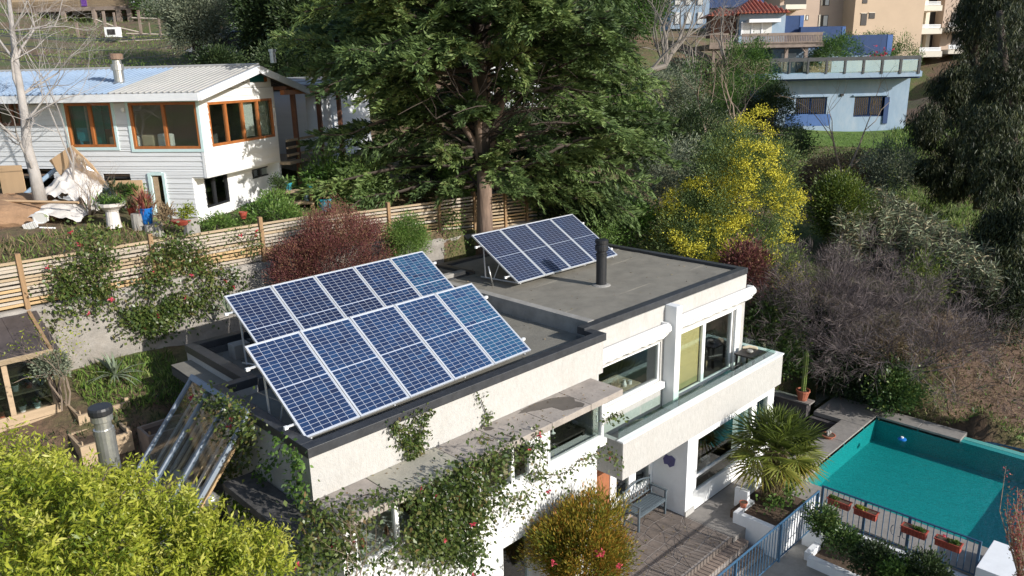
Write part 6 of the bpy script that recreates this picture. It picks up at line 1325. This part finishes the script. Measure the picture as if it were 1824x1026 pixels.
# mimosa
for (u, v, dp, rx_, rz_, K, l, nm) in ((1315,345,27,2.25,2.35,330,'large mimosa tree covered in yellow blossom beyond the far roof corner','mimosa_tree'), (1235,385,26.5,1.2,1.0,110,'lower left bough mass of yellow mimosa beside the flat roof','mimosa_tree'), (1235,430,26,1.5,1.0,130,'low yellow mimosa boughs just behind the flat roof edge','mimosa_tree'), (1385,500,25.,1.0,1.3,80,'sparse yellow mimosa sprigs beside the wall of the modern house','mimosa_sprig')):
    c = at(u, v, dp); t = plant(nm, l, 'mimosa', c, (rx_, rx_*.85, rz_), K, 110, .2, .1, .3, LM['mimosa'], base=c-ZU*(rz_+1.5), stems=14, sr=.06, shell=.6)
    cc, dd = ell_clumps(c, (rx_*1.06, rx_*.9, rz_*1.06), int(K*.52), .8, -.5); keep = (dd@(-FH)) > -.25; cc = cc[keep]; n = 135
    if nm == 'mimosa_sprig': cc = cc[:26]
    q = (cc[:, None]+rs.normal(size=(len(cc), n, 3))*[.15, .15, .11]).reshape(-1, 3); leaves('blossom', q, rs.normal(size=(len(q), 3))+[0, 0, .4], .058, .8, LM['yellow'], t, 0)
def hp(name, label, u, v, dp, rx_, rz_, K, n, m_, lsz=.13, wr=.35, cr=.22, cat='bush', **kw):
    c = at(u, v, dp); return plant(name, label, cat, c, (rx_, rx_*.85, rz_), K, n, cr, lsz, wr, LM[m_], base=c-ZU*(rz_+.6), sr=.04, **kw)
# slope shrubs, each a plant of its own
for a in (('slope_bush','dark green bush at the foot of the cypress right of the fence end',1040,385,26,1.2,.8,60,110,'dark'),('slope_bush','mid green bush behind the far solar array',1110,400,27,1.1,.8,60,110,'green'),
    ('slope_bush','pale bright bush peeking over the back parapet right of the far array',1075,420,24.5,.35,.28,14,80,'bright',.07),('slope_bush','blue green bush between cypress and mimosa',1180,310,31,1.5,1.3,80,110,'grey'),
    ('slope_bush','dark bush above the mimosa on its left',1230,240,35,1.8,1.4,90,110,'dark'),('slope_bush','olive green leafy bush under the timber deck of the blue house',1330,120,44,1.7,1.7,90,110,'green'),
    ('slope_bush','thicket of green shrubs left below the deck posts',1255,175,42,2.2,1.9,110,110,'green'),('slope_bush','reed-like green thicket right of the cypress',1180,165,40,2.3,1.8,110,110,'grey'),
    ('slope_bush','dark ivy covered mass at the left edge of the blue house',1370,205,43,1.4,1.8,90,120,'dark'),('slope_bush','dark shrub beneath the left end of the lawn',1400,262,40,1.5,.8,60,110,'dark'),
    ('slope_bush','brown green scrub below the lawn',1490,305,38,2.0,.9,90,110,'dry'),('slope_bush','grey green scrub below the right part of the lawn',1590,300,37,1.8,1.1,80,110,'grey'),
    ('slope_bush','yellow green laurel bush in the middle of the right slope',1500,372,31,1.2,1.35,110,120,'lime2'),('slope_bush','dark ivy thicket beside the corner of the modern house',1362,600,24.5,.95,1.3,70,120,'ivy',.11,.6),
    ('slope_bush','ivy and vine hanging mass right of the balcony corner',1392,625,25,.75,.7,60,110,'ivy',.1,.6),('slope_bush','deep dark green bush behind the cactus',1530,668,24.6,1.05,.6,90,120,'dark',.1,.5),
    ('slope_bush','glossy green low bush behind the glass fence',1590,690,23.6,.8,.45,70,110,'ivy',.1,.6),('slope_bush','dark low bush between slope and purple shrub',1450,590,26.5,1.0,.9,70,110,'dark'),
    ('slope_bush','green bush behind the far end of the tall fence',1005,345,27,.9,.8,50,100,'green'),('slope_bush','dark filler bush under the cypress right of its trunk',930,300,27,1.4,.9,70,100,'dark'),
    ('slope_bush','dark bush behind the fence left of the cypress trunk',770,300,25.5,1.0,.7,60,100,'dark'),('slope_bush','grassy green clump above the fence left of the cypress',640,335,22.6,.7,.45,40,120,'bright',.1,.2),
    ('slope_bush','leafy bright plant beside the tall fence under the cypress',815,320,24,.35,.45,20,60,'bright',.14,.5),('slope_bush','dark shrub behind the pots under the cypress',590,320,23.2,.7,.6,40,100,'green'),
    ('slope_bush','leafy shrub in front of the navy stepped wall on the terrace',1482,100,53,1.9,1.5,90,110,'green'),('slope_bush','pink flowering shrub on the terrace of the blue house',1560,112,56,1.0,.45,40,100,'green'),
    ('slope_bush','shrub at the right end of the navy stepped wall',1605,105,58,1.6,1.7,70,100,'green'),('slope_bush','bush on top of the navy wall',1560,70,60,1.3,.35,30,80,'green'),
    ('slope_bush','dark red leaved bush against the right side of the modern house',1322,480,24,.6,.7,40,100,'red'),
    ('slope_bush','dark green ivy showing through the purple twigs at their lower left',1480,640,26,.9,.7,60,90,'ivy',.11,.6),('slope_bush','brown leafed scrub in the middle of the purple thicket',1570,620,24.8,1.2,.8,60,80,'dry',.1,.4),('slope_bush','mixed scrub at the right end of the purple thicket',1690,600,26.5,1.3,.7,60,80,'dry',.1,.3),('slope_bush','dark scrub beneath the eucalyptus at the right edge',1790,560,27,1.6,1.0,70,100,'euc',.14,.3),('slope_bush','low yellow green sprig bush left of the purple shrub',1640,500,27,.7,.7,30,90,'lime2')):
    t = hp(*a)
    if 'pink' in a[1]: q = at(1560,110,55.2)+rs.normal(size=(60,3))*[.7,.7,.3]; leaves('blossom', np.repeat(q,5,0), rs.normal(size=(300,3)), .16, .8, LM['pink'], t)
# cane thicket
t = thing('cane_thicket', 'tall grey green cane thicket on the right slope behind the purple bare shrub', 'cane', at(1620,560,29)); P = []; D = []; S = []; b = MB()
for k in range(560):
    u = rs.uniform(1490,1775); vt = 330+ (max(0,(u-1560))*.5 if u > 1560 else (1560-u)*.35)+rs.rand()*60; dp = 31-(vt-330)/230*6+rs.rand()*1.5; topp = at(u, vt, dp); h = 1.6+1.2*rs.rand(); lean = rs.normal(size=3)*.18; base = topp-ZU*h+lean
    b.tube([base, (base+topp)/2+lean*.2, topp], .015, 3, caps=False)
    n = 44; s = .15+.85*rs.rand(n, 1); q = base+(topp-base)*s; P.append(q); D.append(rs.normal(size=(n, 3))*[.9, .9, .35]+[0, 0, .45]); S.append(.36*(.6+.6*rs.rand(n)))
leaves('foliage', np.concatenate(P), np.concatenate(D), np.concatenate(S), .13, LM['cane'], t, .09); b.build('cane_stem', M['twig'], t)
# purple bare shrub
base = at(1560, 690, 23.3)
for i, (u, v, dp, l) in enumerate(((1500,625,24.6,'large purplish grey leafless shrub spreading over the slope right of the modern house'), (1615,668,24.2,'right half of the purplish leafless thicket above the pool'), (1450,600,24.6,'upper left leafless purplish shrub beneath the mimosa'))):
    bs = at(u, v, dp); dirs = [nrm(np.array([math.cos(a)*1.1, math.sin(a)*1.1, .5+.5*rs.rand()])) for a in np.linspace(0, 6.283, 14)[:-1]]
    t, tips = twig_shrub('bare_shrub', l, 'shrub', bs, dirs, 1.2, .03, 4, M['twig_purple'], split=3, spread=.42, up=.12, n=4, bend=.12)
    Q = np.array([q for q, d in tips]); DQ = np.array([d for q, d in tips]); k_ = 11; QQ = np.repeat(Q, k_, 0); leaves('fine_twigs', QQ-np.repeat(DQ, k_, 0)*.1*rs.rand(len(QQ), 1), np.repeat(DQ, k_, 0)+rs.normal(size=(len(QQ), 3))*.5, .42*(.5+.8*rs.rand(len(QQ))), .022, LM['ptwig'], t, .0)
# dead branches, bare trees
t, tips = twig_shrub('dead_tree', 'fallen pale dead branches on the slope below the lawn', 'dead tree', at(1500,320,36), [(.5,-.2,.7),(-.7,.1,.6),(-.2,.2,1),(.9,.2,.8)], 2.2, .06, 3, M['twig'], split=2, spread=.4)
t, tips = twig_shrub('bare_tree', 'small bare tree in front of the ivy mass left of the blue house', 'tree', at(1310,262,38), [(0,0,1),(-.25,0,1),(.3,0,1)], 2.0, .07, 4, M['twig'], split=3, spread=.42)
t, tips = twig_shrub('bare_tree', 'thin bare tree standing on the slope right of the cypress', 'tree', at(1255,240,38), [(.1,0,1),(-.15,.1,1)], 2.1, .06, 4, M['twig'], split=3, spread=.38)
t = thing('bare_tree', 'big grey leaning bare tree with long limbs left of the timber deck', 'tree', at(1110,150,36)); b = MB(); tips = []
pts = [at(1090,160,36), at(1160,125,36.3), at(1185,118,36.5)]; b.tube(pts, [.17,.15,.13], 8)
for tgt in ((1215,60),(1240,20),(1265,-30)): branchy(b, pts[-1], at(*tgt,37)-pts[-1], 2.0, .1, 4, split=3, spread=.4, tips=tips, up=.1, n=6)
branchy(b, at(1160,125,36.3), at(1230,60,36)-at(1160,125,36.3), 2.2, .08, 4, split=3, spread=.45, n=5)
b.build('branch', M['twig_grey'], t)
for (u, v, dp, l) in ((1290,60,47,'brown leafless tree in front of the red tiled roof'), (1180,60,50,'brown leafless tree at the top right of the cypress'), (1230,95,46,'second brown leafless tree before the pale blue building')):
    twig_shrub('bare_tree', l, 'tree', at(u, v+50, dp), [(0,0,1),(.4,0,1),(-.4,.1,1),(0,.4,1)], 2.1, .07, 4, M['twig_grey'], split=3, spread=.5)
# white trunk tree at the left edge
t = thing('pale_bare_tree', 'leafless tree with smooth whitish trunk in front of the clad house', 'tree', at(72,355,18.6)); b = MB()
tr = [at(72,358,18.6), at(62,310,18.5), at(48,260,18.4), at(45,215,18.4), at(38,170,18.4), at(28,110,18.4), at(22,55,18.4), at(15,-10,18.4)]; b.tube(tr, [.16,.13,.115,.1,.09,.075,.06,.04], 12)
for i, tg, r_ in ((1,(0,215),.06),(2,(-40,190),.06),(3,(95,205),.06),(3,(110,150),.05),(4,(-30,60),.07),(4,(100,95),.05),(5,(60,20),.06),(5,(-40,20),.06),(6,(70,-20),.05),(6,(120,40),.045),(2,(10,250),.05),(3,(170,160),.035),(4,(130,110),.035)):
    d = at(*tg, 18.2+rs.normal()*.4)-tr[i]; branchy(b, tr[i], d, np.linalg.norm(d)*.75, r_*.62, 4, split=3, spread=.42, up=.12, n=5, bend=.16)
b.build('trunk', M['bark_pale'], t, smooth=True)
twig_shrub('bare_tree', 'slender bare tree crossing the blue roof right of the white trunk', 'tree', at(128,345,19.0), [(0,0,1),(.08,.0,1)], 2.6, .024, 4, M['bark_pale'], split=3, spread=.36, up=.2)
twig_shrub('dry_bush', 'dry reddish brown bush in front of the plastic covered plywood', 'bush', at(165,385,18.6), [(0,0,1),(.3,0,1),(-.3,0,1),(.1,.3,1),(-.1,-.2,1)], .55, .018, 4, M['twig'], split=3, spread=.45)
# background trees
for a in (('round_tree','round grey green tree with dark trunk beside the road at the top',350,30,44,2.15,2.3,170,150,'grey',.17,.3,.3,'tree'),('hill_tree','dense dark green ivy clad tree left of the cypress top',500,45,42,2.6,3.0,200,150,'dark',.2,.4,.35,'tree'),
    ('hill_tree','dark leafy tree directly beside the cypress at the top',560,30,40,2.0,2.8,150,140,'dark',.2,.4,.35,'tree'),('hill_tree','mid green tree at the top between road and dark trees',450,5,56,2.4,2.6,110,120,'green',.2,.4,.35,'tree'),
    ('hill_tree','dark green tree at the top edge left of the round tree',275,0,66,2.2,2.0,80,100,'green',.2,.4,.35,'tree'),('hill_tree','dark hedge mass behind the cypress top',760,60,46,5.0,3.6,260,120,'dark',.24,.4,.5,'tree'),
    ('hill_tree','dark tree mass behind the cypress on its right',1030,90,46,4.0,3.4,220,120,'dark',.24,.4,.5,'tree'),('hill_tree','green tree behind the cypress above the white house',930,30,52,4.0,3.0,180,120,'green',.24,.4,.5,'tree'),
    ('hill_tree','olive tree at the top edge right of the cypress',1130,15,56,2.6,2.4,120,110,'green',.24,.4,.4,'tree'),('hill_bush','dark low bush below the round tree',390,110,38,1.2,.6,50,100,'dark',.15),('hill_bush','dark undergrowth behind the gable of the clad house',520,120,36,1.6,1.2,80,120,'dark',.16),('hill_bush','shaded undergrowth right of the rear outbuilding',650,170,34,2.2,1.5,110,120,'dark',.16),
    ('hill_bush','dark undergrowth behind the white house',900,230,35,2.6,.9,90,110,'dark',.16),('hill_bush','undergrowth below the bare leaning tree',1100,220,36,2.2,1.6,110,110,'green',.16)): hp(*a)
b = MB(); b.tube([at(352,112,43.5), at(350,60,44)], [.3,.22], 8); setp(b.build('tree_trunk', M['bark_dark'], bpy.data.objects['round_tree']))
# eucalyptus on the right
for (u, v, dp, l, parts_) in ((1745,372,36,'dark drooping eucalyptus nearest the blue house with its lit trunk in the gap', ((1758,60,36,1.9,2.2),(1722,255,35,1.6,1.3),(1765,300,34,1.4,1.2),(1702,145,35.5,1.3,1.2),(1652,215,35.5,.95,1.0),(1745,175,36,1.7,1.5),(1690,315,35,1.1,.8),(1795,10,37,2.2,2.0),(1660,290,35.3,.7,.6))),
                              (1800,420,31,'dark eucalyptus at the right edge of the photo', ((1810,120,31,2.3,2.6),(1790,400,29,1.2,1.2),(1760,230,31,1.7,1.5),(1800,290,30,1.6,1.6),(1822,400,28.5,1.1,1.2),(1830,500,27.5,1.0,1.2),(1780,-10,33,2.6,1.8)))):
    base = at(u, v, dp); t = thing('eucalyptus_tree', l, 'eucalyptus', base); P = []; D = []; S = []; b = MB(); b.tube([base, at(u+8, v-120, dp), at(u-10, v-280, dp), at(u-20, v-400, dp)], [.3,.24,.2,.12], 8)
    for (pu, pv, pd, rx_, rz_) in parts_:
        c = at(pu, pv, pd); cc, dd = ell_clumps(c, (rx_, rx_*.8, rz_), int(62*rx_), .35); n = 105
        for q in cc:
            hx = rs.rand(n, 1); P.append(q+rs.normal(size=(n, 3))*[.17,.17,.13]-ZU*hx*.5); D.append(rs.normal(size=(n, 3))*[.45,.45,.2]-ZU*.9); S.append(.22*(.6+.7*rs.rand(n)))
        b.tube([at(u-5, max(v-330, -60), dp)*.4+base*.6, (c+base)/2+ZU, c], [.12,.07,.03], 6)
    leaves('foliage', np.concatenate(P), np.concatenate(D), np.concatenate(S), .16, LM['euc'], t, .05); b.build('trunk', M['bark_dark'], t, smooth=True)
# shrub with orange tips by the terrace
c = at(1040, 985, 14.2); t = plant('orange_tipped_bush', 'bright orange and green bottlebrush bush left of the terrace steps', 'bush', c, (1.0,.95,.9), 330, 130, .11, .08, .24, LM['orange'], base=c-ZU*1.2, stems=16, sr=.03, up=.9, shell=.45)
for p in ((1065,985),(1072,986),(1102,1010),(985,1003)): q = at(*p, 13.25); leaves('blossom', np.repeat([q], 14, 0)+rs.normal(size=(14,3))*.02, rs.normal(size=(14,3)), .06, .6, LM['pink'], t)
# facade climber
vine('wall_climber', 'two leafy strands climbing the rendered front wall up to the dark roof cap', line([(735,742),(728,770),(742,800),(748,850),(752,868)], 9, 8, 32)+line([(705,755),(715,790),(738,820)], 6, 7, 20)+line([(755,740),(750,775),(742,820)], 6, 7, 20), 1, -.01, thick=.03, lsz=.065)
vine('wall_climber', 'single thin leafy strand on the front wall above the dark canopy stain', line([(862,712),(862,735),(860,750),(848,775)], 6, 7, 18), 1, -.01, thick=.03, lsz=.065)
vine('facade_climber', 'flowering climber rambling over the front canopy and bay windows of the modern house', line([(848,778),(875,787),(890,800)], 9, 6, 14)+line([(760,880),(790,860),(830,840),(870,815),(905,800)], 16, 11, 46)+line([(900,815),(930,800),(965,780)], 10, 8, 20), 1, -.86, flowers=3)
vine('facade_climber', 'heavy hanging curtain of climber between the left and middle bay windows', line([(800,850),(800,900),(790,950),(780,1010)], 22, 18, 95)+line([(840,850),(845,900),(835,950),(830,1010)], 16, 18, 80)+line([(760,900),(750,960),(720,1000)], 20, 15, 55)+line([(870,830),(880,870)], 12, 14, 40), 1, -.84, flowers=5, thick=.12)
vine('facade_climber', 'climber strands along the sills and up the pier beside the right bay window', line([(960,770),(962,800),(958,830),(950,860)], 9, 9, 26)+line([(950,850),(990,845),(1020,835),(1050,810),(1085,800)], 9, 7, 15)+line([(905,900),(935,880),(960,860)], 14, 12, 42)+line([(925,920),(915,935)], 12, 12, 26)+line([(1000,845),(1005,870)], 5, 8, 10)+line([(1085,795),(1095,830),(1100,845)], 6, 8, 14)+line([(1075,745),(1100,732),(1118,745)], 9, 5, 22)+line([(905,775),(925,800),(935,830)], 10, 10, 18), 1, -.78, flowers=3)
vine('facade_climber', 'tangled climber around the lower left corner below the dark slab', line([(560,905),(545,960),(535,1020)], 20, 16, 70)+line([(590,900),(600,960),(580,1020)], 22, 16, 60)+line([(640,890),(680,880),(730,865)], 14, 9, 28)+line([(500,960),(510,1020)], 22, 14, 50)+line([(660,1000),(700,975),(740,950)], 12, 10, 30)+line([(615,930),(640,1000)], 12, 12, 25), 1, -.95, flowers=3, thick=.16)
vine('corner_climber', 'green red-flowered climber over the shaded left corner below the roof cap', line([(395,705),(405,740),(410,780),(415,815),(405,850)], 14, 12, 46)+line([(425,735),(440,770),(435,820)], 14, 14, 46)+line([(455,765),(470,772)], 8, 7, 18), 0, -.06, out=(-1,0,0), flowers=5, thick=.16)
vine('corner_climber', 'dark trailing climber strands on the shaded left wall near its front corner', line([(495,785),(490,820),(470,840),(450,835)], 7, 8, 18)+line([(520,800),(530,830),(535,870),(545,900)], 8, 9, 18)+line([(430,870),(450,920),(470,960),(500,1000)], 12, 12, 24), 0, -.08, out=(-1,0,0), mt='green')
twig_shrub('bare_sapling', 'pale leafless sapling in front of the vine covered left bay window', 'sapling', at(632,1060,10.6), [(0,0,1),(-.25,.0,1),(.18,0,1)], .62, .014, 3, M['twig'], split=3, spread=.42, up=.25)
# balcony greenery, planter plants
vine('planter_ivy', 'ivy and soft leaves at the foot of the fan palm', line([(1375,890),(1400,895),(1425,880)], 12, 9, 40)+line([(1400,870),(1415,862)], 8, 8, 30), 2, -4.85, mt='bright', out=(0,0,1), thick=.15, lsz=.09)
c = at(1585,975,15.6)
for (u, v, dp, r_, m_, l) in ((1560,1000,15.9,.48,'dark','dark green bed bush below the second and third planter boxes'), (1500,965,16.4,.34,'ivy','sprawling bush in the bed below the first planter box'), (1610,1030,15.4,.5,'green','leafy bed bush at the bottom edge below the pool railing'), (1470,925,16.8,.3,'ivy','small ivy clump on the white wall at the corner of the two railings'), (1650,1015,15.2,.4,'dark','low dark bed bush left of the white wall block')):
    c = at(u, v, dp); plant('bed_bush', l, 'bush', c, (r_, r_, r_*.6), int(110*r_), 70, .09, .07, .5, LM[m_], base=c-ZU*r_*.9)
c = at(1835,930,13.6); t = thing('red_tipped_shrub', 'loose shrub with red tipped sprays at the lower right edge', 'shrub', c-ZU*1.4); b = MB(); P = []
for k in range(34):
    e = at(1790+rs.rand()*60, 830+rs.rand()*200, 13.2+rs.rand()*.8); s0 = c+[0,0,-1.2]; b.tube([s0, (s0+e)/2+rs.normal(size=3)*.1, e], [.012,.008,.004], 4, caps=False); n = 60; s = .35+.65*rs.rand(n,1); P.append(s0+(e-s0)*s+rs.normal(size=(n,3))*.03)
P = np.concatenate(P); leaves('foliage', P, rs.normal(size=(len(P),3))+[0,0,.5], .055, .4, LM['redplant'], t, 0); b.build('stem', M['twig'], t)

# fallen leaves on roofs and terrace
n = 420; q = np.stack([rs.uniform(7.5,13.4,n), rs.uniform(.7,7,n), np.full(n, -.012)], 1); q[:140] = np.stack([rs.uniform(.3,7,140), rs.uniform(.3,5.7,140), np.full(140, -.28)], 1); q[140:260] = np.stack([rs.uniform(6,9.3,120), rs.uniform(-1.8,.3,120), np.full(120, -5.185)], 1); q[260:330] = np.stack([rs.uniform(0,6.4,70), rs.uniform(-.78,-.02,70), np.full(70, -.86)], 1)
leaves('fallen_leaves', q, rs.normal(size=(n,3))*[1,1,.1], .05, .5, LM['dry'], None, 0, label='scattered dry fallen leaves on the flat roofs, canopy and terrace', cat='fallen leaves', kind='stuff')
